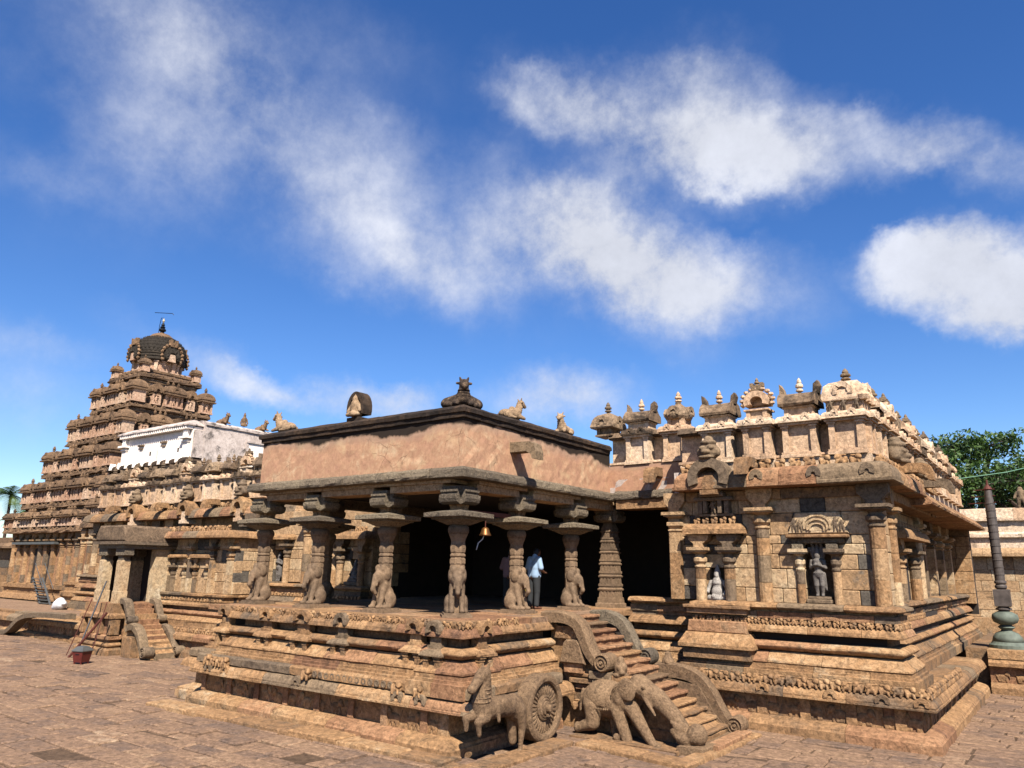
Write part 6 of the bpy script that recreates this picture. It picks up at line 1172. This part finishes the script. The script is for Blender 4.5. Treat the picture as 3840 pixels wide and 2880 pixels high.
# ------------------------------------------------------------------ far left terrace, ladder, bag, donation box, poles
tr = thing('low_terrace', 'low moulded stone terrace with curling stair wall at the far left', 'terrace')
Q0 = [(-60, 3.2), (-24.2, 3.2), (-24.2, 5.5)]
course(tr, 'plinth_course', Q0, [(0, -0.05), (0, 0.16), (0.14, 0.24)], 0.8, 1.6, 'stone'); course(tr, 'frieze_course', Q0, [(0.2, 0.24), (0.2, 0.62)], 0.8, 1.4, 'stone_red'); course(tr, 'ledge_course', Q0, [(0.0, 0.60), (0.0, 0.78), (0.2, 0.9), (0.35, 0.92), (0.35, 1.02)], 0.9, 1.4, rmats=MIXG)
tf = empty('animal_frieze', (0, 0, 0), tr); frieze(tf, Q0[:2], 0.21, 0.26, 0.34, 0.5, BEASTS, flip=True, depth=0.5, smin=28)
MB().box(-60, -24.4, 3.8, 8.6, 0, 0.98).build('core', 'paving_stone', tr)
band(tr, [(-24.6, 1.15), (-26.5, 1.12), (-28.4, 1.02), (-29.4, 0.8), (-30.0, 0.45), (-30.6, 0.18), (-31.4, 0.1)], 0.22, 0.2, 2.6, 3.1, 'balustrade', 'stone_grey')
ld = thing('metal_ladder', 'grey metal stair ladder leaning on the terrace below the tower', 'ladder')
LT = lambda t, s: (-42.3+3.1*t+s*1.35, 8.2-0.6*t, 2.45-1.5*t)
for s in (0, 1): MB().tube([LT(0, s), LT(1, s)], 0.06, 6).build('stringer', 'grey_metal', ld); 
for s in (0, 1): MB().tube([(LT(0, s)[0], LT(0, s)[1], 3.35), (LT(1, s)[0], LT(1, s)[1], 1.9)], 0.025, 6).build('handrail', 'grey_metal', ld)
for k in range(9): a, b = LT((k+0.3)/9, 0), LT((k+0.3)/9, 1); MB().add([(a[0], a[1]-0.14, a[2]), (b[0], b[1]-0.14, b[2]), (b[0], b[1]+0.14, b[2]), (a[0], a[1]+0.14, a[2]), (a[0], a[1]-0.14, a[2]-0.035), (b[0], b[1]-0.14, b[2]-0.035), (b[0], b[1]+0.14, b[2]-0.035), (a[0], a[1]+0.14, a[2]-0.035)], [(0, 1, 2, 3), (7, 6, 5, 4), (0, 4, 5, 1), (1, 5, 6, 2), (2, 6, 7, 3), (3, 7, 4, 0)]).build('tread', 'grey_metal', ld)
bagm = sdf_mesh('white_sack', [('e', (0, 0, 0.28), (0.42, 0.35, 0.30)), ('c', (0.25, 0, 0.4), (0.55, 0, 0.36), 0.16, 0.09), ('e', (-0.25, 0, 0.12), (0.3, 0.3, 0.16)), ('e', (0.0, 0, 0.5), (0.2, 0.2, 0.16))], 0.05, 0.08, 0.02)
tag(link('white_sack', bagm, 'white_cloth', None, (-33.0, 6.0, 0.98), None, (0.95, 0.95, 0.95)), 'crumpled white sack lying on the low terrace', 'sack')
db = thing('donation_box', 'dark red donation box with pale sloping lid standing on the paving', 'box', (-17.44, 0.22, 0), R(20)); db.scale = (0.66, 0.66, 0.7)
mb = MB(); mb.sq([(0.26, 0.10), (0.34, 0.62)]); mb.build('box_body', 'red_paint', db); mb = MB(); mb.sq([(0.38, 0.62), (0.38, 0.66), (0.20, 0.84), (0.08, 0.88)]); mb.build('lid', 'grey_metal', db)
for a in (-1, 1):
    for b in (-1, 1): MB().box(a*0.22-0.03, a*0.22+0.03, b*0.22-0.03, b*0.22+0.03, -0.01, 0.12).build('leg', 'red_paint', db)
MB().box(-0.12, 0.12, -0.335, -0.31, 0.46, 0.50).build('slot', 'black_iron', db)
def pole(a, b, r, mat, label): tag(MB().tube([a, b], r, 7).build('iron_pole', mat), label, 'pole', 'iron poles by the donation box')
pole((-19.3, 0.85, 0.0), (-20.2, 2.05, 2.75), 0.03, 'black_iron', 'black iron pole leaning from the paving to the small porch'); pole((-19.6, 0.75, 0.0), (-18.9, 1.60, 1.62), 0.05, 'rust', 'thick rusty pole leaning beside the donation box')
pole((-20.35, 1.0, 0.0), (-20.0, 1.5, 2.1), 0.018, 'rust', 'thin rusty rod standing left of the small porch'); pole((-18.9, 1.2, 0.0), (-19.0, 1.6, 2.0), 0.018, 'rust', 'thin rusty rod standing before the small porch pillars')
# ------------------------------------------------------------------ main tower
TX, TY = -43.2, 14.8
tower = thing('temple_tower', 'tall stepped stone shrine tower with a dark dome at the far left', 'tower')
EV = [(6.2, 5.3), (5.6, 7.0), (4.85, 9.2), (3.94, 11.58), (3.03, 14.06), (2.39, 16.47)]
def ring(w): return [(TX-w, TY+w), (TX-w, TY-w), (TX+w, TY-w), (TX+w, TY+w)]
# ground storey
MB().box(TX-5.6, TX+5.6, TY-5.6, TY+5.6, 0.0, 5.3).build('core', 'stone_red', tower)
course(tower, 'base_course', ring(6.1), [(0, 0), (0, 0.5), (0.2, 0.6), (0.2, 1.0), (0, 1.05), (0.1, 1.3), (0.4, 1.4), (0.4, 1.7), (0.25, 1.75), (0.25, 2.0), (0.5, 2.05)], 1.0, 1.8, 'stone')
for s in np.arange(-5.2, 5.3, 1.05): wpil(tower, FA(TY-5.6), TX+s, 0.02, 0.19, 2.05, 4.75, 5.3, rnd.random() < 0.5, mat='stone', plate=1.7)
MB(FA(TY-5.6)).box(TX-2.5, TX-1.2, -0.05, 0.03, 2.05, 4.3).build('doorway', 'interior_dark', tower); MB(FA(TY-5.6)).box(TX-0.2, TX+0.6, -0.05, 0.03, 2.05, 4.2).build('doorway', 'interior_dark', tower)
MB(FA(TY-5.6)).box(TX-4.6, TX+1.9, -0.05, 0.5, 4.55, 4.7).build('canopy_slab', 'grey_metal', tower)
def kmesh(kind, mat_b, mat_r):
    w = {'kuta': 0.46, 'shala': 0.68, 'panjara': 0.30}[kind]; b = MB(); r = MB(); hy = 0.42
    b.box(-w*0.92, w*0.92, -hy*0.9, hy, 0, 0.10); b.box(-w*0.66, w*0.66, -hy*0.5, hy, 0.10, 0.66); b.box(-w*0.86, w*0.86, -hy*0.82, hy, 0.66, 0.74)
    for q in ((-0.72, 0.72) if kind != 'shala' else (-0.78, -0.3, 0.3, 0.78)): b.box(w*q-0.06, w*q+0.06, -hy*0.84, hy, 0.10, 0.66)
    b.add(*(lambda m: (np.array([v.co for v in m.vertices])*np.array([0.5, 0.5, 0.55])+np.array([0, -hy*0.72, 0.10]), [tuple(p.vertices) for p in m.polygons]))(fig_me))
    pr = [(1.14, 0.72), (1.16, 0.80), (1.0, 0.82), (0.98, 0.87), (1.08, 0.89), (1.06, 0.98), (0.94, 1.14), (0.7, 1.28), (0.38, 1.36), (0.16, 1.40)]
    if kind == 'kuta': r.sq([(w*p, z) for p, z in pr]); r.lathe(finial(1.38, 0.10, 0.36), 7)
    elif kind == 'shala': r.lathe([(p*math.sqrt(2), z) for p, z in pr[:-1]]+[(0.25*math.sqrt(2), 1.38)], 4, 0, 0, math.pi/4, None, w, 0.5); [r.lathe(finial(1.36, 0.09, 0.30), 6, q, 0) for q in (-0.35, 0, 0.35)]
    else: r.sq([(w*p, z) for p, z in pr[:5]]); nasi(r, flip2, 0, 0.38, 0.74, 0.8, 0.8, 0.5, 10, inner=0.5)
    nasi(r, flip2, 0, (0.46 if kind != 'shala' else 0.55), 0.78, 0.5, 0.52, 0.2, 10, inner=0.5)
    nb_ = len(b.f); b.add(np.concatenate(r.v), r.f); me = b.mesh('miniature_shrine'); me.materials.append(MATS[mat_b]); me.materials.append(MATS[mat_r])
    me.polygons.foreach_set('material_index', [0]*nb_+[1]*(len(me.polygons)-nb_)); return me
KM = {k: kmesh(k, 'stucco_tower', 'stone_tower') for k in ('kuta', 'shala', 'panjara')}
def mini(part, kind, x, y, z, rz, s, sz=None):
    link('miniature_shrine', KM[kind], None, part, (x, y, z), (0, 0, rz), (s, s, sz or s*1.02))
for i, (w, z) in enumerate(EV):
    part = empty('tier', (0, 0, 0), tower)
    me = sweep_mesh('eave', path_at(ring(w))[1], sorted(set([q for q in np.arange(0, 6*w, 0.6) if min(abs(q-2*w), abs(q-4*w)) > 0.75]+[2*w, 4*w, 6*w])), [(0.5, z-0.04), (0.0, z), (0.0, z+0.10), (0.06, z+0.26), (0.2, z+0.38), (0.4, z+0.42)], 0.7, 0.03); link('eave', me, 'stone_tower', part); MB().box(TX-w+0.5, TX+w-0.5, TY-w+0.5, TY+w-0.5, z-0.02, z+0.40).build('ledge', 'stone_tower', part)
    nz = EV[i+1][1] if i < 5 else 17.3
    bw = (EV[i+1][0]-0.32) if i < 5 else 1.85
    MB().box(TX-bw, TX+bw, TY-bw, TY+bw, z-0.2, nz).build('wall', 'stucco_tower' if i > 0 else 'stone_red', part)
    for a, T in ((0, FA(TY-bw)), (1, FB(TX+bw))):
        c = TX if a == 0 else TY
        for q in np.arange(-bw+0.12, bw, 0.42): MB(T).box(c+q-0.07, c+q+0.07, -0.05, 0.07, z+0.3, nz-0.02).build('pilaster', rnd.choice(['stucco_tower', 'stone_tower']), part)
        MB(T).box(c-bw-0.06, c+bw+0.06, -0.05, 0.12, nz-0.28, nz-0.12).build('moulding', 'stone_tower', part)
    # beads on the eave
    for a, T in ((0, FA(TY-w)), (1, FB(TX+w))):
        c = TX if a == 0 else TY; k = int(2*w/0.62)
        for j in range(k):
            mb = MB(); nasi(mb, T, c-w+2*w*(j+0.5)/k, 0.0, z+0.06, 0.28, 0.30, 0.2, 6, inner=0.4); mb.build('eave_arch', 'stone_tower', part)
    if i < 5 and i >= 0:
        sw = w-0.40; n = [9, 9, 7, 7, 5][i]; s = min(1.15, 2*sw/(n-1)/1.12); sz = (nz-z-0.40)/1.42*0.84
        kinds = {9: 'kuta panjara shala panjara shala panjara shala panjara kuta', 7: 'kuta panjara shala panjara shala panjara kuta', 5: 'kuta panjara shala panjara kuta'}[n].split()
        for j, kd in enumerate(kinds):
            t = -sw+2*sw*j/(n-1); q = sz*(1.0 if kd != 'panjara' else 0.84)
            mini(part, kd, TX+t, TY-sw, z+0.38, 0, s, q)
            if j > 0: mini(part, kd, TX+sw, TY+t, z+0.38, R(90), s, q)
            if j < n-1:
                for o2 in (0.5,): t2 = t+2*sw/(n-1)*o2; link('figure', fig_me, None, part, (TX+t2, TY-sw+0.05, z+0.38), (0, 0, 0), (0.9, 0.9, 0.95)); link('figure', fig_me, None, part, (TX+sw-0.05, TY+t2, z+0.38), (0, 0, R(90)), (0.9, 0.9, 0.95))
        mini(part, 'kuta', TX-sw, TY-sw+2*sw/(n-1), z+0.38, R(-90), s, sz)
    elif i == 5:
        for a, b in ((-1, -1), (1, -1), (1, 1)): mini(part, 'kuta', TX+a*2.0, TY+b*2.0, z+0.4, 0, 0.72)
crown = empty('crown', (TX, TY, 0), tower)
mb = MB(); mb.lathe([(1.62, 17.0), (1.62, 18.15), (1.8, 18.2)], 8, 0, 0, math.pi/8); mb.build('neck', 'stucco_tower', crown)
for k in range(8):
    mb = MB(AT(0, 0, 0, k*math.pi/4)); 
    for q in (-0.4, 0.4): mb.box(q-0.12, q+0.12, -1.66, -1.4, 17.0, 17.98); mb.box(q-0.18, q+0.18, -1.72, -1.4, 17.98, 18.1)
    mb.build('neck_pilaster', 'stucco_tower', crown)
stone('dome_dark', [(0.0, (44, 40, 36)), (0.5, (66, 58, 50)), (1.0, (96, 84, 70))], stain=0.3, bump=0.8)
mb = MB(); mb.lathe([(1.78, 18.05), (1.92, 18.15), (1.92, 18.3), (1.84, 18.34), (1.90, 18.4), (1.90, 18.52), (1.84, 18.56), (1.90, 18.62), (1.90, 18.76), (1.86, 18.8)], 32); mb.build('dome_rim', 'dome_dark', crown)
V = []; seg = 48; pr = [(1.86, 18.8), (1.88, 18.95), (1.84, 19.2), (1.74, 19.45), (1.58, 19.68), (1.36, 19.88), (1.12, 20.02), (0.95, 20.1)]
mb = MB(); mb.lathe(pr, seg); mb.build('dome', 'dome_dark', crown, smooth=True)
sc_ = MB()
for j in range(6):
    r_, z_ = np.interp(j+0.5, range(8), [p[0] for p in pr]), np.interp(j+0.5, range(8), [p[1] for p in pr])
    for k in range(40): a = 2*math.pi*(k+0.5*(j % 2))/40; sc_.lathe([(0.13*r_/1.8, -0.12), (0.15*r_/1.8, 0.0), (0.02, 0.13)], 4, 0, 0, 0, lambda p, a=a, r_=r_, z_=z_: np.stack([(r_+0.02+0.35*p[:, 1])*math.cos(a)-p[:, 0]*math.sin(a), (r_+0.02+0.35*p[:, 1])*math.sin(a)+p[:, 0]*math.cos(a), z_+p[:, 2]], 1))
o = sc_.build('dome_scales', 'dome_dark', crown); o['kind'] = 'stuff'
mb = MB(); mb.lathe([(1.06, 20.06), (1.08, 20.16), (0.92, 20.2), (0.80, 20.3), (0.62, 20.46), (0.36, 20.58), (0.16, 20.64)], 24); mb.build('lotus_cap', 'stone_tower', crown, jit=0.01)
mb = MB(); mb.lathe([(0.10, 20.6), (0.18, 20.66), (0.12, 20.74), (0.26, 20.84), (0.27, 20.94), (0.14, 21.04), (0.2, 21.12), (0.1, 21.22), (0.14, 21.3), (0.08, 21.42), (0.05, 21.5)], 14); mb.build('finial', 'black_iron', crown)
mb = MB(); mb.lathe([(0.03, 21.5), (0.10, 21.62), (0.06, 21.74), (0.03, 21.84)], 10); mb.build('finial_tip', 'gilt', crown)
for k in range(4):
    T = lambda p, k=k: AT(0, 0, 0, k*math.pi/2)(np.stack([p[:, 0], -p[:, 1], p[:, 2]], 1)); mb = MB()
    nasi(mb, T, 0, 1.98, 17.95, 1.3, 1.25, 0.6, 16, inner=0.40); nasi(mb, T, 0, 2.05, 18.0, 1.0, 1.0, 0.3, 14, inner=0.58)
    mb.build('great_arch', 'dome_dark', crown, jit=0.02)
    mb = MB()
    for j in range(13): a = math.pi*(1.15-1.3*j/12); mb.lathe([(0.005, -0.12), (0.12, 0.0), (0.10, 0.1), (0.005, 0.18)], 6, 0, 0, 0, lambda p, a=a: T(np.stack([0.80*math.cos(a)+p[:, 0], 1.95+p[:, 1], 18.5+0.84*math.sin(a)+p[:, 2]], 1)))
    for q in (-0.14, 0.14): mb.prism([(q-0.13, 19.2), (q+0.13, 19.2), (q*1.6+0.1, 19.75), (q*1.6-0.1, 19.75)], 1.75, 2.05, T)
    mb.build('flame_lobes', 'stone_tower', crown, jit=0.02); MB(T).prism([(-0.3, 18.05), (0.3, 18.05), (0.22, 18.6), (-0.22, 18.6)], 1.7, 2.0).build('arch_figure', 'stucco_tower', crown)
la = thing('lightning_rod', 'thin metal rods and slanting bar above the tower finial', 'rod', (TX, TY, 20.6))
mb = MB(); mb.tube([(-0.36, -0.1, -0.2), (-0.33, -0.1, 0.7), (-0.2, -0.1, 1.3)], 0.022, 5); mb.build('rod', 'black_iron', la); MB().tube([(-0.92, -0.3, 1.82), (0.62, 0.3, 1.62), (0.72, 0.34, 1.5)], 0.026, 5).build('slanting_bar', 'black_iron', la); MB().tube([(-0.2, -0.1, 1.3), (0.0, 0.0, 1.28)], 0.018, 5).build('bracket', 'black_iron', la)
# ------------------------------------------------------------------ white plastered upper storey
uw = thing('upper_storey', 'white plastered upper storey with black stains between tower and porch', 'building')
UX0, UX1, UY = -36.6, -28.6, 10.0
MB().box(UX0, UX1-0.3, UY, UY+9, 6.2, 11.2).build('core', 'plaster_white', uw)
MB(FA(UY)).box(UX0, UX1-0.55, -0.05, 0.03, 9.35, 11.0).build('white_wall', 'plaster_white', uw)
for s in (UX0+0.25, UX1-0.75):
    mb = MB(FA(UY)); mb.box(s-0.24, s+0.24, -0.05, 0.14, 9.35, 10.3); mb.box(s-0.3, s+0.3, -0.05, 0.22, 10.3, 10.38); mb.box(s-0.22, s+0.22, -0.05, 0.16, 10.38, 10.5); mb.box(s-0.42, s+0.42, -0.05, 0.36, 10.5, 10.62); mb.box(s-0.2, s+0.2, -0.05, 0.22, 10.62, 11.05); mb.build('pilaster', 'plaster_white', uw)
for s in (-34.4, -31.8): mb = MB(FA(UY)); mb.box(s-0.3, s+0.3, -0.02, 0.16, 10.45, 10.55); mb.box(s-0.18, s+0.18, -0.02, 0.10, 10.25, 10.34); mb.build('ornament', 'stucco_black', uw)
for s in (-33.3, -30.2): MB(FA(UY)).box(s-0.08, s+0.08, -0.02, 0.035, 9.8, 10.05).build('vent', 'interior_dark', uw)
course(uw, 'lower_cornice', [(UX0-0.9, UY-0.5), (UX1, UY-0.5), (UX1, UY+0.7)], kapota(0, 9.05, 0.4, 9.4, 0.1), 0.9, 2.2, 'coping_black'); MB().box(UX0-0.8, UX1-0.1, UY-0.35, UY, 8.4, 9.06).build('frieze_wall', 'stucco_black', uw)
for s in np.arange(UX0-0.4, UX1-0.3, 0.95): mb = MB(FA(UY-0.5)); mb.prism([(s-0.13, 9.08), (s+0.13, 9.08), (s+0.12, 9.28), (s, 9.50), (s-0.12, 9.28)], -0.3, 0.05); mb.build('cornice_arch', 'plaster_white', uw)
MB(FA(UY)).box(UX0-0.2, UX1-0.3, -0.05, 0.3, 11.05, 11.25).build('dentil_band', 'plaster_white', uw)
for s in np.arange(UX0, UX1-0.4, 0.22): MB(FA(UY)).box(s-0.05, s+0.05, 0.25, 0.36, 11.06, 11.24).build('dentil', 'plaster_white', uw)
course(uw, 'roof_coping', [(UX0-0.3, UY-0.4), (UX1-0.2, UY-0.4), (UX1-0.2, UY+0.6)], [(0, 11.25), (0, 11.32), (0.3, 11.5), (0.8, 11.72)], 1.4, 2.8, 'plaster_grey', jit=0.01)
MB().box(UX1-0.8, UX1-0.02, UY+0.6, UY+8.5, 6.2, 11.35).build('side_wall', 'plaster_grey', uw)
MB(FB(UX1-0.02)).box(UY+0.05, UY+0.7, -0.5, -0.02, 9.4, 11.0).build('panel', 'plaster_grey', uw)
course(uw, 'side_coping', [(UX1-0.0, UY+0.6), (UX1-0.0, UY+8.5)], [(0.05, 11.3), (-0.06, 11.34), (-0.05, 11.48), (0.2, 11.62), (0.5, 11.66)], 0.8, 2.4, 'plaster_grey', jit=0.012)
mb = MB(FB(UX1)); mb.box(UY+3.5, UY+4.6, -0.1, 0.012, 9.2, 10.7); mb.build('door_panel', 'plaster_white', uw); mb = MB(FB(UX1)); mb.box(UY+3.35, UY+4.75, -0.1, 0.1, 10.7, 10.8); mb.box(UY+3.35, UY+3.5, -0.1, 0.06, 9.2, 10.7); mb.box(UY+4.6, UY+4.75, -0.1, 0.06, 9.2, 10.7); mb.build('door_frame', 'plaster_grey', uw)
for i, (y, k, lb) in enumerate(((11.9, 0.8, 'small dark bull statue on the white storey nearest the tower'), (13.3, 1.0, 'upright dark figure on the roof of the white storey'), (14.6, 0.8, 'small dark bull statue on the white storey beside the pink parapet'))):
    me = (BULL if i != 1 else ff).copy(); me.materials.clear(); me.materials.append(MATS['stone_tower']); tag(link('roof_statue', me, None, None, (UX1-0.35, y, 11.64), (0, 0, R(100 if i != 1 else 60)), (k, k, k*(1.0 if i != 1 else 1.3))), lb, 'statue', 'statues on the white storey')
# dense carved stretch between tower and hall
MB().box(-38, -32.5, 8.8, 20, 0, 6.6).build('link_wall', 'stone_red', tower)
for s in np.arange(-37.4, -32.6, 0.95): wpil(tower, FA(8.8), s, 0.03, 0.17, 2.3, 4.8, 5.4, rnd.random() < 0.5, plate=1.7)
course(tower, 'link_base', [(-38, 8.0), (-32.3, 8.0), (-32.3, 9.0)], [(0, 0), (0, 0.9), (0.2, 1.0), (0.2, 1.4), (0.05, 1.5), (0.05, 1.75), (0.3, 1.8), (0.3, 2.1), (0.2, 2.15), (0.2, 2.3)], 1.0, 1.5, 'stone')
course(tower, 'link_cornice', [(-37.5, 8.4), (-32.4, 8.4), (-32.4, 9.5)], kapota(0, 5.5, 0.3, 5.95, 0.1), 0.9, 1.0, 'stone_tower')
lk = empty('link_tier', (0, 0, 0), tower)
for r_, (z, y0) in enumerate(((6.1, 8.9), (7.4, 9.3))):
    MB().box(-38, -31.5, y0+0.35, 20, z, z+1.6).build('wall', 'stucco_tower', lk)
    for j, x in enumerate(np.arange(-37.0, -31.5, 1.0)): mini(lk, ['kuta', 'shala', 'panjara'][j % 3], x, y0, z, 0, 0.85)
# ------------------------------------------------------------------ cloister, trees, palm, wire
cl = thing('cloister_wing', 'pale plastered cloister wall behind the flagpole at the right edge', 'building')
YC = 36.0; CT = FA(YC)
wall_blocks(cl, CT, 6.0, 26.0, 1.4, 4.6, (), 0.5, 1.0, 'stone_wall', 0.4)
MB().box(6, 26, YC+0.4, YC+6, 0, 6.9).build('core', 'stone_wall', cl)
course(cl, 'eave', [(6, YC-0.6), (26, YC-0.6)], [(0.5, 4.58), (0, 4.6), (0, 4.75), (0.15, 4.95), (0.4, 5.05)], 1.2, 1.6, 'stone_wall'); course(cl, 'band', [(6, YC-0.1), (26, YC-0.1)], [(0, 5.05), (0, 5.3), (0.1, 5.32), (0.1, 5.6), (-0.1, 5.62), (-0.1, 5.78), (0.1, 5.9), (0.1, 6.5)], 0.6, 2.4, 'stucco_cream'); course(cl, 'coping', [(6, YC-0.2), (26, YC-0.2)], [(0, 6.5), (0, 6.62), (0.1, 7.15), (0.3, 7.2)], 0.8, 2.8, 'stucco_cream')
for s in (9.9, 12.2, 14.5): wpil(cl, CT, s, 0.1, 0.22, 1.4, 4.0, 4.6, False, plate=1.8)
MB().box(6, 26, YC-1.2, YC, 0, 1.4).build('plinth', 'stone', cl)
tag(link('roof_statue', fig_me.copy(), None, None, (9.25, YC, 7.15), (0, 0, 0), (1.3, 1.3, 1.2)), 'small pale figure on the cloister roof by the flagpole', 'statue')
def leaf_cloud(name, centers, n, size, mat, parent, seed):
    g = np.random.default_rng(seed); V = []; F = []
    for (c, r) in centers:
        k = int(n*r[0]*r[1]*r[2]); d = g.normal(size=(k, 3)); d /= np.linalg.norm(d, axis=1)[:, None]; rad = g.uniform(0.35, 1.0, (k, 1))**0.45; P = np.array(c)+d*rad*np.array(r)
        for p in P:
            a = g.normal(size=3); a /= np.linalg.norm(a); b = np.cross(a, g.normal(size=3)); b /= np.linalg.norm(b); s = size*g.uniform(0.6, 1.4); i = len(V)
            V += [p-a*s, p+b*s*0.45, p+a*s, p-b*s*0.45]; F.append((i, i+1, i+2, i+3))
    return link(name, mesh(name, V, F), mat, parent)
def tree(loc, h, spread, label, seed, nb=15):
    g = random.Random(seed); t = thing('broadleaf_tree', label, 'tree', loc, 0, 'trees behind the temple'); mb = MB(); trunk_h = h*0.42
    mb.tube([(0, 0, -0.5), (0.1, 0, trunk_h*0.5), (-0.1, 0.1, trunk_h)], [0.6, 0.45, 0.36], 10); cs = []
    for i in range(nb):
        a = 2*math.pi*i/nb+g.uniform(-0.3, 0.3); rr = spread*math.sqrt(g.uniform(0.05, 1.0)); z = h*0.86-(rr/spread)**2*h*0.30+g.uniform(-0.8, 0.6); e = (rr*math.cos(a), rr*math.sin(a), z)
        m_ = (e[0]*0.45, e[1]*0.45, trunk_h+(z-trunk_h)*0.55); mb.tube([(-0.1, 0.1, trunk_h*0.85), m_, e], [0.22, 0.13, 0.04], 6); q = g.uniform(0.75, 1.25); cs.append((e, (1.5*q, 1.5*q, 0.8*q)))
        for _ in range(7): e2 = (e[0]+g.uniform(-2.2, 2.2), e[1]+g.uniform(-2.2, 2.2), e[2]+g.uniform(-0.9, 1.0)); mb.tube([m_, e, e2], [0.1, 0.05, 0.02], 5); cs.append((e2, (0.9, 0.9, 0.42)))
    mb.build('trunk', 'bark', t); leaf_cloud('crown', cs, 150, 0.16, 'leaf', t, seed); return t
def pdir(u, v, dist):
    d = fw+rt*(u-1920)/FPX-up*(v-1440)/FPX; d = d/math.hypot(d[0], d[1]); return CAM+d*dist
p = pdir(3690, 2200, 66); tree((p[0], p[1], 0), 16.2, 6.0, 'spreading green tree rising behind the hall parapet', 3, 20)
p = pdir(3960, 2200, 60); tree((p[0], p[1], 0), 13.5, 5.0, 'darker green tree at the right edge behind the cloister', 8)
def palm(loc, h, label, seed, n=17):
    g = random.Random(seed); t = thing('palm_tree', label, 'palm', loc); mb = MB(); mb.tube([(0, 0, -0.3), (0.2, 0, h*0.5), (0, 0, h)], [0.22, 0.16, 0.13], 8); mb.build('trunk', 'bark', t)
    for k in range(n):
        a = 2*math.pi*k/n+g.uniform(-0.2, 0.2); el = g.uniform(-0.3, 1.1); L = g.uniform(2.6, 3.4); V = []; F = []; pts = []
        for i in range(9): u = i/8; r = L*u*math.cos(el*(1-0.3*u)); pts.append(Vector((r*math.cos(a), r*math.sin(a), h+L*u*math.sin(el)-1.5*u*u)))
        for i in range(8):
            d = (pts[i+1]-pts[i]).normalized(); sd = d.cross(Vector((0, 0, 1))).normalized()
            for s_ in (-1, 1):
                for w in (0.0, 0.33, 0.66): b = pts[i].lerp(pts[i+1], w); ll = 0.75*math.sin(math.pi*(0.12+0.86*(i+w)/8)); e = b+sd*s_*ll+d*ll*0.5-Vector((0, 0, 0.35*ll)); j = len(V); V += [b, b+d*0.09, e]; F.append((j, j+1, j+2))
        link('frond', mesh('frond', V, F), 'palm_leaf', t)
p = pdir(25, 1950, 92); palm((p[0], p[1], 0), 10.0, 'palm tree crown showing beside the tower at the left edge', 4, 22)
p = pdir(120, 1950, 97); palm((p[0], p[1], 0), 9.0, 'smaller palm crown partly hidden by the tower', 9, 18)
wa, wb2 = (7.6, 22.0, 7.35), pdir(3990, 1772, 36)
tag(MB().tube([wa, ((wa[0]+wb2[0])/2, (wa[1]+wb2[1])/2, 0.5*(wa[2]+8.0)-0.1), (wb2[0], wb2[1], 8.0)], 0.018, 5).build('wire', 'wire_green'), 'thin green wire stretched across before the trees', 'wire')

c2 = thing('cloister_wing', 'low cloister with dark openings at the far left edge below the palms', 'building')
wall_blocks(c2, FA(17.0), -110.0, -50.5, 0.0, 4.6, [(-66.0+4.2*i, -64.0+4.2*i, 1.2, 3.6) for i in range(-9, 4)], 0.7, 1.8, 'stone', 0.4)
MB().box(-110, -50.5, 17.5, 24, 0, 4.6).build('core', 'interior_dark', c2); course(c2, 'eave', [(-110, 16.3), (-50.5, 16.3)], [(0.5, 4.58), (0, 4.6), (0, 4.8), (0.2, 5.0), (0.5, 5.1), (0.5, 5.6)], 1.4, 2.2, 'stone_tower')

cs = []; gg = random.Random(21)
for i in range(26): cs.append(((-128+i*2.9+gg.uniform(-1, 1), 44+gg.uniform(-5, 5), 4.5+gg.uniform(-1.0, 1.6)), (2.6, 2.4, 2.6+gg.uniform(0, 1))))
wd = leaf_cloud('distant_trees', cs, 34, 0.34, 'leaf', None, 31); tag(wd, 'dark green belt of trees beyond the cloister at the far left', 'trees', kind='stuff')
